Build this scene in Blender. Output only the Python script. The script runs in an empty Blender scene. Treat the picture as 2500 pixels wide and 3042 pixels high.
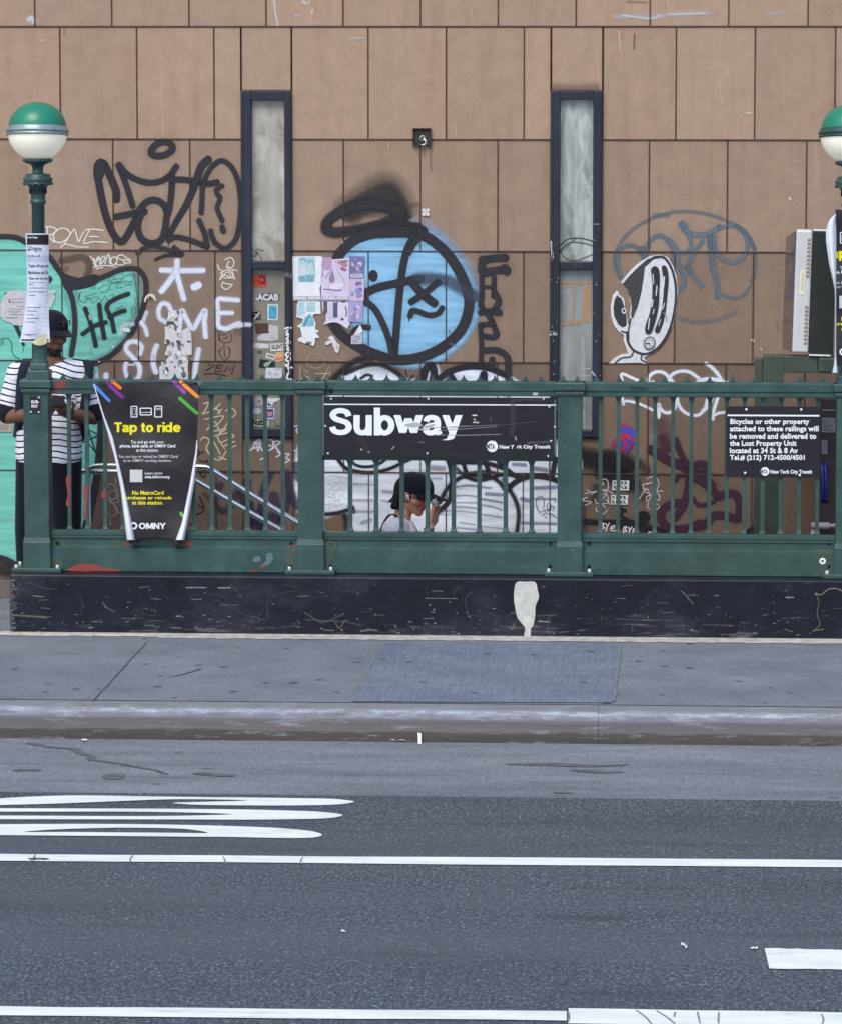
import bpy, bmesh, math, random
from mathutils import Vector, Matrix
from mathutils.geometry import tessellate_polygon

random.seed(7)
SC = bpy.context.scene
COL = SC.collection
R = math.radians

# ------------------------------------------------------------------ camera
F = 13100.0                      # focal length in pixels of the 2500 px wide photograph
PITCH = math.atan((1521 - 105) / F)
YAW = math.atan(830 / F * math.cos(PITCH))
FWD = Vector((-math.sin(YAW) * math.cos(PITCH), math.cos(YAW) * math.cos(PITCH), -math.sin(PITCH)))
RIGHT = Vector((math.cos(YAW), math.sin(YAW), 0))
UP = RIGHT.cross(FWD)
BASE_Y = -0.13                   # front face of the black concrete base
YW = 1.45                        # face of the building wall
CAM = Vector((0, BASE_Y, 0)) - 23.95 * (FWD - UP * (374 / F))


def ray(px, py):
    return FWD + RIGHT * ((px - 1250) / F) - UP * ((py - 1521) / F)


def W(px, py, Y=YW):
    d = ray(px, py)
    return CAM + d * ((Y - CAM.y) / d.y)


def G(px, py, Z=0.0):
    d = ray(px, py)
    return CAM + d * ((Z - CAM.z) / d.z)


def M2(px=1.0, Y=0.0):           # metres per photograph pixel at depth Y
    return px * (Y - CAM.y) / F


ZM = {  # origins and scales of the enlargements the measurements were read from
    1: (0, 240, 3.772), 2: (0, 640, 3.772), 3: (0, 1150, 2.815), 4: (240, 380, 3.338), 5: (240, 700, 3.338),
    6: (240, 1100, 2.411), 7: (700, 700, 4.133), 8: (900, 500, 2.630), 9: (900, 1080, 2.0667), 10: (900, 1340, 2.0667),
    11: (1700, 600, 2.893), 12: (1680, 1080, 2.117), 13: (2250, 280, 2.296), 14: (1150, 1360, 7.548), 15: (0, 1650, 1.3888),
    16: (1250, 1650, 1.3888), 17: (0, 2200, 1.3888), 18: (1250, 2200, 1.3888), 19: (0, 0, 1.3888), 20: (1250, 0, 1.3888),
    21: (700, 250, 1.92), 22: (1610, 250, 1.92), 23: (2200, 1060, 5.03), 24: (2200, 1400, 5.787), 25: (2380, 580, 3.775),
    26: (0, 880, 4.4), 27: (900, 1340, 4.133), 28: (1280, 1340, 3.945), 29: (1690, 1100, 4.061), 30: (1180, 350, 6.4), 0: (0, 0, 1.0)}


def P(z, x, y):
    a, b, s = ZM[z]
    return (a + x / s, b + y / s)


def lin(c):
    out = []
    for v in c[:3]:
        v /= 255.0
        out.append(v / 12.92 if v <= 0.04045 else ((v + 0.055) / 1.055) ** 2.4)
    return tuple(out)


# ------------------------------------------------------------------ objects
def tag(o, label=None, cat=None, group=None, kind=None):
    for k, v in (('label', label), ('category', cat), ('group', group), ('kind', kind)):
        if v:
            o[k] = v
    return o


def empty(name, loc=(0, 0, 0), label=None, cat=None, group=None):
    o = bpy.data.objects.new(name, None)
    COL.objects.link(o)
    o.location = loc
    o.empty_display_size = 0.1
    return tag(o, label, cat, group)


def link(name, me, mat=None, parent=None, smooth=False):
    o = bpy.data.objects.new(name, me)
    COL.objects.link(o)
    if mat is not None:
        for m in (mat if isinstance(mat, (list, tuple)) else [mat]):
            me.materials.append(m)
    if smooth:
        me.polygons.foreach_set('use_smooth', [True] * len(me.polygons))
    if parent is not None:
        o.parent = parent
        o.matrix_parent_inverse = parent.matrix_basis.inverted()
    return o


def copy_tree(o, delta, parent=None):
    c = o.copy()
    COL.objects.link(c)
    if parent is None:
        c.location = o.location + Vector(delta)
    else:
        c.parent = parent
        c.matrix_parent_inverse = o.matrix_parent_inverse.copy()
    for ch in list(o.children):
        copy_tree(ch, delta, c)
    return c


class MB:
    """collects shapes that are welded into one mesh"""

    def __init__(s):
        s.v, s.f, s.c, s.m, s.sm = [], [], [], [], []

    def add(s, vs, fs, col=None, mi=0, smooth=False):
        b = len(s.v)
        s.v += [tuple(p) for p in vs]
        s.f += [tuple(i + b for i in f) for f in fs]
        s.c += [tuple(col) if col is not None else (1, 1, 1, 1)] * len(vs)
        s.m += [mi] * len(fs)
        s.sm += [smooth] * len(fs)

    def box(s, x0, x1, y0, y1, z0, z1, bev=0.0, col=None, mi=0, mat=None):
        bm = bmesh.new()
        bmesh.ops.create_cube(bm, size=1)
        for v in bm.verts:
            v.co = Vector(((x0 + x1) / 2 + v.co.x * (x1 - x0), (y0 + y1) / 2 + v.co.y * (y1 - y0), (z0 + z1) / 2 + v.co.z * (z1 - z0)))
        if bev > 0:
            bmesh.ops.bevel(bm, geom=list(bm.edges), offset=bev, segments=2, affect='EDGES', profile=0.5)
        if mat is not None:
            bm.transform(mat)
        s.bm(bm, col, mi)

    def bm(s, bm, col=None, mi=0, smooth=False):
        bm.verts.index_update()
        s.add([v.co for v in bm.verts], [[v.index for v in f.verts] for f in bm.faces], col, mi, smooth)
        bm.free()

    def lathe(s, cx, cy, prof, n=32, mi=0, col=None, tilt=None, smooth=True):
        vs, fs = [], []
        for r, z in prof:
            for k in range(n):
                a = 2 * math.pi * k / n
                vs.append(Vector((r * math.cos(a), r * math.sin(a), z)))
        for i in range(len(prof) - 1):
            for k in range(n):
                k2 = (k + 1) % n
                fs.append((i * n + k, i * n + k2, (i + 1) * n + k2, (i + 1) * n + k))
        if tilt is not None:
            vs = [tilt @ p for p in vs]
        vs = [p + Vector((cx, cy, 0)) for p in vs]
        s.add(vs, fs, col, mi, smooth)

    def sweep_x(s, prof, x0, x1, mi=0, col=None):
        """profile of (y, z) points pulled along X, with end caps"""
        n = len(prof)
        vs = [(x0, y, z) for y, z in prof] + [(x1, y, z) for y, z in prof]
        fs = [(i, (i + 1) % n, n + (i + 1) % n, n + i) for i in range(n)]
        fs += [tuple(range(n))[::-1], tuple(range(n, 2 * n))]
        s.add(vs, fs, col, mi)

    def prism(s, poly, y0, y1, mi=0, col=None):
        """polygon of (x, z) points pulled along Y"""
        n = len(poly)
        tri = tessellate_polygon([[Vector((x, z, 0)) for x, z in poly]])
        vs = [(x, y0, z) for x, z in poly] + [(x, y1, z) for x, z in poly]
        fs = [(i, (i + 1) % n, n + (i + 1) % n, n + i) for i in range(n)]
        fs += [tuple(t) for t in tri] + [tuple(n + i for i in t[::-1]) for t in tri]
        s.add(vs, fs, col, mi)

    def tube(s, pts, r, n=10, mi=0, col=None, cap=True, smooth=True):
        pts = [Vector(p) for p in pts]
        rs = r if isinstance(r, (list, tuple)) else [r] * len(pts)
        vs, fs = [], []
        up = Vector((0.13, 0.2, 1)).normalized()
        for i, p in enumerate(pts):
            t = (pts[min(i + 1, len(pts) - 1)] - pts[max(i - 1, 0)]).normalized()
            a = t.cross(up)
            if a.length < 1e-3:
                a = t.cross(Vector((1, 0, 0)))
            a.normalize()
            b = t.cross(a)
            for k in range(n):
                w = 2 * math.pi * k / n
                vs.append(p + a * (rs[i] * math.cos(w)) + b * (rs[i] * math.sin(w)))
        for i in range(len(pts) - 1):
            for k in range(n):
                k2 = (k + 1) % n
                fs.append((i * n + k, i * n + k2, (i + 1) * n + k2, (i + 1) * n + k))
        if cap:
            fs.append(tuple(range(n))[::-1])
            fs.append(tuple(range((len(pts) - 1) * n, len(pts) * n)))
        s.add(vs, fs, col, mi, smooth)

    def build(s, name, mat=None, parent=None, smooth=None, colname='col'):
        me = bpy.data.meshes.new(name)
        me.from_pydata(s.v, [], s.f)
        me.polygons.foreach_set('material_index', s.m)
        me.polygons.foreach_set('use_smooth', s.sm if smooth is None else [smooth] * len(s.f))
        if any(c != (1, 1, 1, 1) for c in s.c):
            at = me.attributes.new(colname, 'FLOAT_COLOR', 'POINT')
            at.data.foreach_set('color', [x for c in s.c for x in (c if len(c) == 4 else c + (1.0,))])
        me.validate()
        bm = bmesh.new()
        bm.from_mesh(me)
        if all(len(f.verts) <= 4 for f in bm.faces) and not any(e.is_boundary for e in bm.edges):
            bmesh.ops.recalc_face_normals(bm, faces=bm.faces)
            bm.to_mesh(me)
        bm.free()
        return link(name, me, mat, parent)


# ------------------------------------------------------------------ 2-D outlines
def smooth_path(pts, step=3.0, closed=False):
    pts = [Vector((p[0], p[1])) for p in pts]
    n = len(pts)
    if n < 2:
        return pts
    if n == 2 and not closed:
        k = max(2, int((pts[1] - pts[0]).length / step))
        return [pts[0].lerp(pts[1], i / k) for i in range(k + 1)]
    out = []
    segs = n if closed else n - 1
    for i in range(segs):
        if closed:
            p0, p1, p2, p3 = pts[(i - 1) % n], pts[i], pts[(i + 1) % n], pts[(i + 2) % n]
        else:
            p1, p2 = pts[i], pts[i + 1]
            p0 = pts[i - 1] if i > 0 else p1 * 2 - p2
            p3 = pts[i + 2] if i + 2 < n else p2 * 2 - p1
        d1, d2, d3 = (max((b - a).length, 1e-4) ** 0.5 for a, b in ((p0, p1), (p1, p2), (p2, p3)))
        m1 = (p1 - p0) / d1 - (p2 - p0) / (d1 + d2) + (p2 - p1) / d2
        m2 = (p2 - p1) / d2 - (p3 - p1) / (d2 + d3) + (p3 - p2) / d3
        m1 *= d2
        m2 *= d2
        k = max(2, int((p2 - p1).length / step))
        for j in range(k):
            t = j / k
            out.append(p1 * (2 * t ** 3 - 3 * t * t + 1) + m1 * (t ** 3 - 2 * t * t + t) + p2 * (3 * t * t - 2 * t ** 3) + m2 * (t ** 3 - t * t))
    if not closed:
        out.append(pts[-1])
    return out


def ribbon(pts, w, soft=0.0, closed=False, caps=True, w_end=None, step=3.0, smooth=True):
    """2-D ribbon: rows of (point, alpha) across the stroke, and the progress 0..1 of every row"""
    c = smooth_path(pts, step, closed) if smooth else [Vector(p) for p in pts]
    n = len(c)
    h0 = w / 2
    h1 = h0 if w_end is None else w_end / 2
    rows = []
    acc = [0.0]
    for i in range(1, n):
        acc.append(acc[-1] + (c[i] - c[i - 1]).length)
    tot = max(acc[-1], 1e-6)

    def row(p, nrm, h, t):
        o, i = h + soft / 2, max(h - soft / 2, 0.0)
        if soft > 0:
            rows.append(([(p - nrm * o, 0.0), (p - nrm * i, 1.0), (p + nrm * i, 1.0), (p + nrm * o, 0.0)], t))
        else:
            rows.append(([(p - nrm * h, 1.0), (p + nrm * h, 1.0)], t))
    tans = []
    for i in range(n):
        a = c[(i - 1) % n] if (closed or i > 0) else c[i]
        b = c[(i + 1) % n] if (closed or i < n - 1) else c[i]
        t = b - a
        tans.append(t.normalized() if t.length > 1e-6 else Vector((1, 0)))
    nrm = [Vector((-t.y, t.x)) for t in tans]
    if caps and not closed:
        for k in range(5, 0, -1):
            u = k / 5 * 0.98
            row(c[0] - tans[0] * h0 * u, nrm[0], h0 * math.sqrt(1 - u * u), 0)
    for i in range(n):
        t = acc[i] / tot
        row(c[i], nrm[i], h0 + (h1 - h0) * t, t)
    if closed:
        row(c[0], nrm[0], h0, 1)
    if caps and not closed:
        for k in range(1, 6):
            u = k / 5 * 0.98
            row(c[-1] + tans[-1] * h1 * u, nrm[-1], h1 * math.sqrt(1 - u * u), 1)
    return rows


class Paint:
    """paint on an upright face: ribbons and filled outlines given in photograph pixels"""

    def __init__(s, Y=YW, level=0.0):
        s.halo = Y == YW
        s.mb = MB()
        s.Y = Y
        s.lv = 0.0010 + level

    def put(s, p, d):
        return W(p[0], p[1], s.Y - d)

    def stroke(s, z, pts, w, col, a=1.0, soft=None, closed=False, w_end=None, caps=True, smooth=True):
        sc = ZM[z][2]
        pp = [P(z, x, y) for x, y in pts]
        w = w / sc
        sf = (4.2 if soft is None else soft / sc)
        sf = min(sf, w * .8) if soft is None else sf
        if s.halo and w > 9 and a > .75 and len(pts) > 1 and w_end is None:
            s._lay(ribbon(pp, w * 1.25, w * 1.5, closed, caps, None, max(4, w * .3), smooth), col, .13)
        rows = ribbon(pp, w, sf, closed, caps, None if w_end is None else w_end / sc, max(2.5, w * 0.12), smooth)
        s._lay(rows, col, a)
        return s

    def _lay(s, rows, col, a):
        vs, fs = [], []
        m = len(rows[0][0])
        c = lin(col)
        cols = []
        for r, t in rows:
            for p, al in r:
                vs.append(s.put(p, s.lv + 0.00005 * t))
                cols.append(c + (al * a,))
        for i in range(len(rows) - 1):
            for k in range(m - 1):
                fs.append((i * m + k, i * m + k + 1, (i + 1) * m + k + 1, (i + 1) * m + k))
        b = len(s.mb.v)
        s.mb.add(vs, fs, (0, 0, 0, 0))
        s.mb.c[b:] = cols
        s.lv += 0.00006

    def fill(s, z, pts, col, a=1.0, soft=None, smooth=True):
        sc = ZM[z][2]
        pp = [P(z, x, y) for x, y in pts]
        ring = smooth_path(pp, 6, True) if smooth else [Vector(p) for p in pp]
        sf = 3.0 if soft is None else soft / sc
        n = len(ring)
        area = sum(ring[i].x * ring[(i + 1) % n].y - ring[(i + 1) % n].x * ring[i].y for i in range(n))
        sgn = 1 if area > 0 else -1
        c = lin(col)
        tri = tessellate_polygon([[Vector((p.x, p.y, 0)) for p in ring]])
        vs = [s.put(p, s.lv) for p in ring]
        cols = [c + (a,)] * n
        fs = [tuple(t) for t in tri]
        if sf > 0:
            for i in range(n):
                t = ring[(i + 1) % n] - ring[(i - 1) % n]
                t = t.normalized() if t.length > 1e-6 else Vector((1, 0))
                o = Vector((t.y, -t.x)) * sgn
                vs.append(s.put(ring[i] + o * sf, s.lv))
                cols.append(c + (0.0,))
            fs += [(i, (i + 1) % n, n + (i + 1) % n, n + i) for i in range(n)]
        b = len(s.mb.v)
        s.mb.add(vs, fs, (0, 0, 0, 0))
        s.mb.c[b:] = cols
        s.lv += 0.00006
        return s

    def dot(s, z, x, y, r, col, a=1.0, ry=None, soft=None):
        ry = ry or r
        return s.fill(z, [(x + r * math.cos(k * math.pi / 6), y + ry * math.sin(k * math.pi / 6)) for k in range(12)], col, a, soft)

    def done(s, name, mat, parent=None, label=None):
        o = s.mb.build(name, mat, parent)
        if label:
            o['label'] = label
        return o


# ------------------------------------------------------------------ lettering
_txt = {}


def text_geo(s, bold=0.014):
    k = (s, bold)
    if k not in _txt:
        c = bpy.data.curves.new('lettering', 'FONT')
        c.body = s
        c.offset = bold
        c.resolution_u = 3
        c.space_character = 1.03
        o = bpy.data.objects.new('lettering', c)
        COL.objects.link(o)
        dg = bpy.context.evaluated_depsgraph_get()
        me = bpy.data.meshes.new_from_object(o.evaluated_get(dg))
        vs = [(v.co.x, v.co.y) for v in me.vertices]
        fs = [tuple(p.vertices) for p in me.polygons]
        bpy.data.objects.remove(o)
        bpy.data.curves.remove(c)
        bpy.data.meshes.remove(me)
        _txt[k] = (vs, fs)
    return _txt[k]


def text_box(mb, s, z, x0, x1, y0, y1, put, col=(1, 1, 1, 1), bold=0.014, mi=0, slant=0.0):
    """flat letters whose ink fills the box x0..x1, y0 (top)..y1 (bottom) of an enlargement"""
    vs, fs = text_geo(s, bold)
    a0, a1 = min(v[0] for v in vs), max(v[0] for v in vs)
    b0, b1 = min(v[1] for v in vs), max(v[1] for v in vs)
    out = []
    for x, y in vs:
        u, t = (x - a0) / (a1 - a0), (y - b0) / (b1 - b0)
        px, py = P(z, x0 + u * (x1 - x0), y1 + t * (y0 - y1) + slant * u)
        out.append(put((px, py)))
    mb.add(out, fs, col, mi)


GL = {  # strokes of a bold grotesque: cap height 1, stroke about 0.2; 'c' marks a closed ring, 'l' a straight polyline
    'S': (.70, [('s', [(.585, .69), (.53, .83), (.35, .895), (.17, .84), (.115, .72), (.19, .60), (.36, .53), (.53, .45), (.59, .29), (.52, .16), (.34, .105), (.15, .17), (.095, .31)])]),
    'u': (.58, [('s', [(.1, .73), (.1, .52), (.1, .28), (.15, .14), (.27, .095), (.40, .16), (.46, .30)]), ('l', [(.46, .73), (.46, 0)])]),
    'b': (.60, [('l', [(.1, 1), (.1, 0)]), ('c', (.325, .365, .20, .275))]),
    'w': (.80, [('l', [(.07, .73), (.235, .09), (.40, .62), (.565, .09), (.73, .73)])]),
    'a': (.57, [('s', [(.10, .50), (.15, .615), (.27, .645), (.40, .60), (.44, .48), (.44, .18), (.50, .03)]), ('s', [(.44, .41), (.28, .365), (.13, .31), (.095, .19), (.15, .105), (.27, .095), (.40, .17), (.44, .30)])]),
    'y': (.56, [('l', [(.08, .73), (.29, .09)]), ('l', [(.48, .73), (.285, .06), (.22, -.12), (.07, -.17)])]),
    'T': (.62, [('l', [(0, .9), (.62, .9)]), ('l', [(.31, .9), (.31, 0)])]),
    'p': (.60, [('l', [(.1, .73), (.1, -.26)]), ('c', (.325, .365, .20, .275))]),
    't': (.37, [('s', [(.17, .92), (.17, .55), (.17, .20), (.22, .10), (.35, .09)]), ('l', [(.0, .645), (.35, .645)])]),
    'o': (.60, [('c', (.30, .365, .205, .275))]),
    'r': (.39, [('l', [(.1, .73), (.1, 0)]), ('s', [(.1, .40), (.16, .57), (.25, .63), (.37, .64)])]),
    'i': (.22, [('l', [(.1, .73), (.1, 0)]), ('l', [(.1, 1), (.1, .84)])]),
    'd': (.60, [('l', [(.46, 1), (.46, 0)]), ('c', (.235, .365, .20, .275))]),
    'e': (.59, [('l', [(.10, .375), (.54, .375)]), ('s', [(.52, .33), (.50, .52), (.40, .625), (.28, .645), (.14, .56), (.095, .365), (.14, .17), (.29, .095), (.43, .13), (.50, .22)])]),
    'O': (.86, [('c', (.43, .5, .33, .405))]),
    'M': (.90, [('l', [(.1, 0), (.1, 1)]), ('l', [(.80, 0), (.80, 1)]), ('l', [(.14, .98), (.45, .10), (.76, .98)])]),
    'N': (.76, [('l', [(.1, 0), (.1, 1)]), ('l', [(.64, 0), (.64, 1)]), ('l', [(.12, .96), (.62, .04)])]),
    'Y': (.70, [('l', [(.06, 1), (.34, .44), (.62, 1)]), ('l', [(.34, .46), (.34, 0)])]),
    ' ': (.28, []),
}


def word(mb, s, z, x0, x1, ytop, ybase, put, col=(1, 1, 1, 1), w=0.19, gap=0.045, mi=0):
    tot = sum(GL[c][0] for c in s) + gap * (len(s) - 1)
    sx = (x1 - x0) / tot
    sy = (ybase - ytop)
    cur = 0.0
    k = 0
    for ch in s:
        adv, strokes = GL[ch]
        for kind, d in strokes:
            if kind == 'c':
                cx, cy, rx, ry = d
                pts = [(cx + rx * math.cos(t * math.pi / 14), cy + ry * math.sin(t * math.pi / 14)) for t in range(28)]
                rows = ribbon(pts, w, 0, True, False, step=.03)
            elif kind == 's':
                rows = ribbon(d, w, 0, False, False, step=.03)
            else:
                rows = None
            if rows is None:
                polys = []
                for a, b in zip(d[:-1], d[1:]):
                    a, b = Vector(a), Vector(b)
                    t = (b - a).normalized()
                    nn = Vector((-t.y, t.x)) * w / 2
                    if abs(t.x) > .05 and abs(t.y) > .3:      # slanted bars end on the level lines
                        nn = Vector((w * .56, 0))
                    polys.append([a - nn, b - nn, b + nn, a + nn])
                for q in polys:
                    k += 1
                    mb.add([put(P(z, x0 + (cur + p.x) * sx, ybase - p.y * sy), k) for p in q], [(0, 1, 2, 3)], col, mi)
            else:
                k += 1
                vs = [put(P(z, x0 + (cur + p.x) * sx, ybase - p.y * sy), k) for r, t in rows for p, al in r]
                mb.add(vs, [(2 * i, 2 * i + 1, 2 * i + 3, 2 * i + 2) for i in range(len(rows) - 1)], col, mi)
        cur += adv + gap


# ------------------------------------------------------------------ materials
class NT:
    def __init__(s, name):
        s.m = bpy.data.materials.new(name)
        s.m.use_nodes = True
        s.t = s.m.node_tree
        s.b = s.t.nodes['Principled BSDF']
        s.out = s.t.nodes['Material Output']

    def n(s, typ, **kw):
        x = s.t.nodes.new(typ)
        for k, v in kw.items():
            if k.startswith('i_'):
                x.inputs[k[2:].replace('_', ' ')].default_value = v
            else:
                setattr(x, k, v)
        return x

    def l(s, a, b):
        s.t.links.new(a, b)

    def coord(s, scale=(1, 1, 1), kind='Object'):
        tc = s.n('ShaderNodeTexCoord')
        mp = s.n('ShaderNodeMapping')
        mp.inputs['Scale'].default_value = scale
        s.l(tc.outputs[kind], mp.inputs[0])
        return mp.outputs[0]

    def noise(s, scale, detail=3, rough=.55, vec=None, sc=(1, 1, 1)):
        x = s.n('ShaderNodeTexNoise')
        x.inputs['Scale'].default_value = scale
        x.inputs['Detail'].default_value = detail
        x.inputs['Roughness'].default_value = rough
        s.l(vec if vec is not None else s.coord(sc), x.inputs['Vector'])
        return x.outputs['Fac']

    def ramp(s, fac, stops, interp='LINEAR'):
        r = s.n('ShaderNodeValToRGB')
        r.color_ramp.interpolation = interp
        e = r.color_ramp.elements
        while len(e) < len(stops):
            e.new(0.5)
        for i, (p, c) in enumerate(stops):
            e[i].position = p
            e[i].color = tuple(c) + (1,) if len(c) == 3 else tuple(c)
        s.l(fac, r.inputs[0])
        return r.outputs[0]

    def rng(s, fac, a, b, c=0.0, d=1.0, clamp=True):
        x = s.n('ShaderNodeMapRange', clamp=clamp)
        for i, v in enumerate((a, b, c, d)):
            x.inputs[i + 1].default_value = v
        s.l(fac, x.inputs[0])
        return x.outputs[0]

    def math(s, op, a, b=0.0, clamp=False):
        x = s.n('ShaderNodeMath', operation=op, use_clamp=clamp)
        for i, v in enumerate((a, b)):
            if isinstance(v, (int, float)):
                x.inputs[i].default_value = v
            else:
                s.l(v, x.inputs[i])
        return x.outputs[0]

    def mix(s, fac, a, b, mode='MIX'):
        x = s.n('ShaderNodeMix', data_type='RGBA', blend_type=mode)
        for sock, v in ((x.inputs[0], fac), (x.inputs[6], a), (x.inputs[7], b)):
            if isinstance(v, (int, float)):
                sock.default_value = v
            elif isinstance(v, (tuple, list)):
                sock.default_value = tuple(v) + (1,) if len(v) == 3 else v
            else:
                s.l(v, sock)
        return x.outputs[2]

    def base(s, c):
        if isinstance(c, (tuple, list)):
            s.b.inputs['Base Color'].default_value = tuple(c) + (1,) if len(c) == 3 else c
        else:
            s.l(c, s.b.inputs['Base Color'])
        return s

    def set(s, **kw):
        for k, v in kw.items():
            k = k.replace('_', ' ')
            if isinstance(v, (int, float, tuple)):
                s.b.inputs[k].default_value = v
            else:
                s.l(v, s.b.inputs[k])
        return s

    def bump(s, h, strength=.3, dist=.002):
        x = s.n('ShaderNodeBump')
        x.inputs['Strength'].default_value = strength
        x.inputs['Distance'].default_value = dist
        s.l(h, x.inputs['Height'])
        s.l(x.outputs[0], s.b.inputs['Normal'])
        return s


def attr_col(t, name='col'):
    a = t.n('ShaderNodeAttribute', attribute_name=name)
    return a.outputs['Color'], a.outputs['Alpha']


def mat_simple(name, rgb, rough=.5, metal=0.0, var=.18, scale=30, bump=.1, spec=.5, coat=0.0):
    t = NT(name)
    c = lin(rgb)
    n1 = t.noise(scale, 4)
    lo = tuple(v * (1 - var) for v in c)
    hi = tuple(min(1, v * (1 + var)) for v in c)
    t.base(t.ramp(n1, [(.3, lo), (.7, hi)])).set(Roughness=rough, Metallic=metal, Specular_IOR_Level=spec, Coat_Weight=coat)
    if bump:
        t.bump(n1, bump, .001)
    return t.m
# ------------------------------------------------------------------ surface materials
def m_cladding():
    t = NT('brown_stone_cladding')
    col, al = attr_col(t)
    fine = t.noise(95, 3, .7)
    mid = t.noise(9, 5, .6)
    streak = t.noise(3.0, 4, .6, sc=(5, 1, .45))
    c = t.mix(1.0, col, t.ramp(fine, [(.3, (.90, .895, .89)), (.7, (1.09, 1.09, 1.09))]), 'MULTIPLY')
    c = t.mix(1.0, c, t.ramp(mid, [(.3, (.90, .895, .90)), (.72, (1.07, 1.06, 1.05))]), 'MULTIPLY')
    c = t.mix(t.rng(streak, .5, .78, 0, .45), c, t.mix(1.0, c, (.74, .70, .70), 'MULTIPLY'))
    big = t.noise(1.3, 4, .6, sc=(1, 1, .8))
    c = t.mix(t.rng(big, .5, .72, 0, .4), c, t.mix(1.0, c, (.86, .82, .80), 'MULTIPLY'))
    c = t.mix(t.rng(t.noise(30, 4, .65), .68, .76, 0, .35), c, lin((186, 168, 154)))
    c = t.mix(t.rng(t.noise(2.0, 5, .6, sc=(9, 1, .3)), .63, .72, 0, .3), c, lin((192, 172, 156)))
    t.base(c).set(Roughness=.72, Specular_IOR_Level=.35)
    t.bump(fine, .25, .0015)
    return t.m


def m_paint(name, streak_sc, streak_amt, edge=.8, rough=.5, fine_amt=.12):
    """paint carried by the 'col' attribute: rgb is its colour, alpha its cover"""
    t = NT(name)
    col, al = attr_col(t)
    st = t.noise(4.0, 5, .62, sc=streak_sc)
    fine = t.noise(220, 2, .6)
    k = t.math('ADD', t.rng(st, .25, .75, 1 - streak_amt, 1 + streak_amt * .5), t.rng(fine, .3, .7, -fine_amt / 2, fine_amt / 2))
    x = t.n('ShaderNodeVectorMath', operation='SCALE')
    t.l(col, x.inputs[0])
    t.l(k, x.inputs['Scale'])
    t.base(x.outputs[0]).set(Roughness=rough, Specular_IOR_Level=.3)
    sp = t.math('MULTIPLY', t.math('SUBTRACT', fine, .5), edge)
    e = t.math('MULTIPLY', t.math('MULTIPLY', al, t.math('SUBTRACT', 1.0, al)), 4.0)
    t.set(Alpha=t.math('ADD', al, t.math('MULTIPLY', sp, e), True))
    return t.m


def m_print(name='printed_paper', rough=.6, var=.25, scale=34):
    t = NT(name)
    col, al = attr_col(t)
    n = t.noise(scale, 6, .7)
    g = t.noise(14, 3)
    x = t.n('ShaderNodeVectorMath', operation='SCALE')
    t.l(col, x.inputs[0])
    t.l(t.rng(n, .25, .75, 1 - var, 1 + var * .4), x.inputs['Scale'])
    t.base(x.outputs[0]).set(Roughness=rough, Specular_IOR_Level=.3)
    t.bump(g, .35, .003)
    return t.m


def m_green():
    """old subway green: many coats, faded patches, a few chips down to red primer"""
    t = NT('weathered_green_paint')
    n1 = t.noise(5, 6, .65)
    n2 = t.noise(60, 3)
    c = t.ramp(n1, [(.25, lin((37, 62, 60))), (.5, lin((48, 77, 75))), (.78, lin((62, 94, 91)))])
    c = t.mix(t.rng(t.noise(1.1, 3), .52, .68, 0, .55), c, lin((52, 72, 62)))
    c = t.mix(t.rng(n2, .62, .8, 0, .4), c, lin((36, 56, 54)))
    c = t.mix(t.rng(t.noise(34, 4, .6, sc=(1, 1, 1)), .72, .76, 0, .5), c, lin((110, 140, 136)))
    rs_ = t.noise(3.0, 5, .7, sc=(14, 3, .9))
    c = t.mix(t.rng(rs_, .66, .76, 0, .45), c, lin((84, 70, 56)))
    c = t.mix(t.rng(t.noise(18, 5, .7), .66, .72, 0, .55), c, lin((92, 122, 118)))
    c = t.mix(t.rng(t.noise(26, 4, .6), .735, .755, 0, .9), c, lin((120, 64, 56)))
    t.base(c).set(Roughness=t.rng(n1, .2, .8, .3, .5), Specular_IOR_Level=.5)
    t.bump(t.noise(22, 5, .6), .5, .004)
    return t.m


def m_black_base():
    t = NT('scuffed_black_concrete')
    n = t.noise(6, 5)
    c = t.ramp(n, [(.3, lin((13, 15, 26))), (.7, lin((26, 29, 45)))])
    scr = t.noise(2.0, 6, .75, sc=(2.4, 1, 22))
    big = t.noise(2.4, 5, .65, sc=(1, 1, 1.8))
    c = t.mix(t.rng(big, .5, .72, 0, .55), c, lin((62, 63, 74)))
    z = t.n('ShaderNodeSeparateXYZ')
    tc = t.n('ShaderNodeTexCoord')
    t.l(tc.outputs['Object'], z.inputs[0])
    band = t.rng(z.outputs['Z'], .05, .22, .075, -.02)
    f = t.rng(t.math('ADD', scr, t.math('ADD', band, t.rng(big, .3, .7, -.05, .06))), .645, .75, 0, .7)
    c = t.mix(f, c, lin((106, 104, 104)))
    speck = t.noise(46, 3, .6)
    c = t.mix(t.rng(speck, .66, .76, 0, .5), c, lin((140, 140, 146)))
    v = t.n('ShaderNodeTexVoronoi', feature='DISTANCE_TO_EDGE')
    v.inputs['Scale'].default_value = 3.1
    wob = t.noise(5, 3)
    mp = t.n('ShaderNodeVectorMath', operation='ADD')
    t.l(t.coord((1, 1, .8)), mp.inputs[0])
    t.l(wob, mp.inputs[1])
    t.l(mp.outputs[0], v.inputs['Vector'])
    c = t.mix(t.math('MULTIPLY', t.rng(v.outputs['Distance'], .0, .012, .55, 0), t.rng(big, .45, .62)), c, lin((92, 90, 94)))
    t.base(c).set(Roughness=.42, Specular_IOR_Level=.45)
    t.bump(t.noise(30, 6), .35, .003)
    t.set(Specular_IOR_Level=.3)
    return t.m


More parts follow.
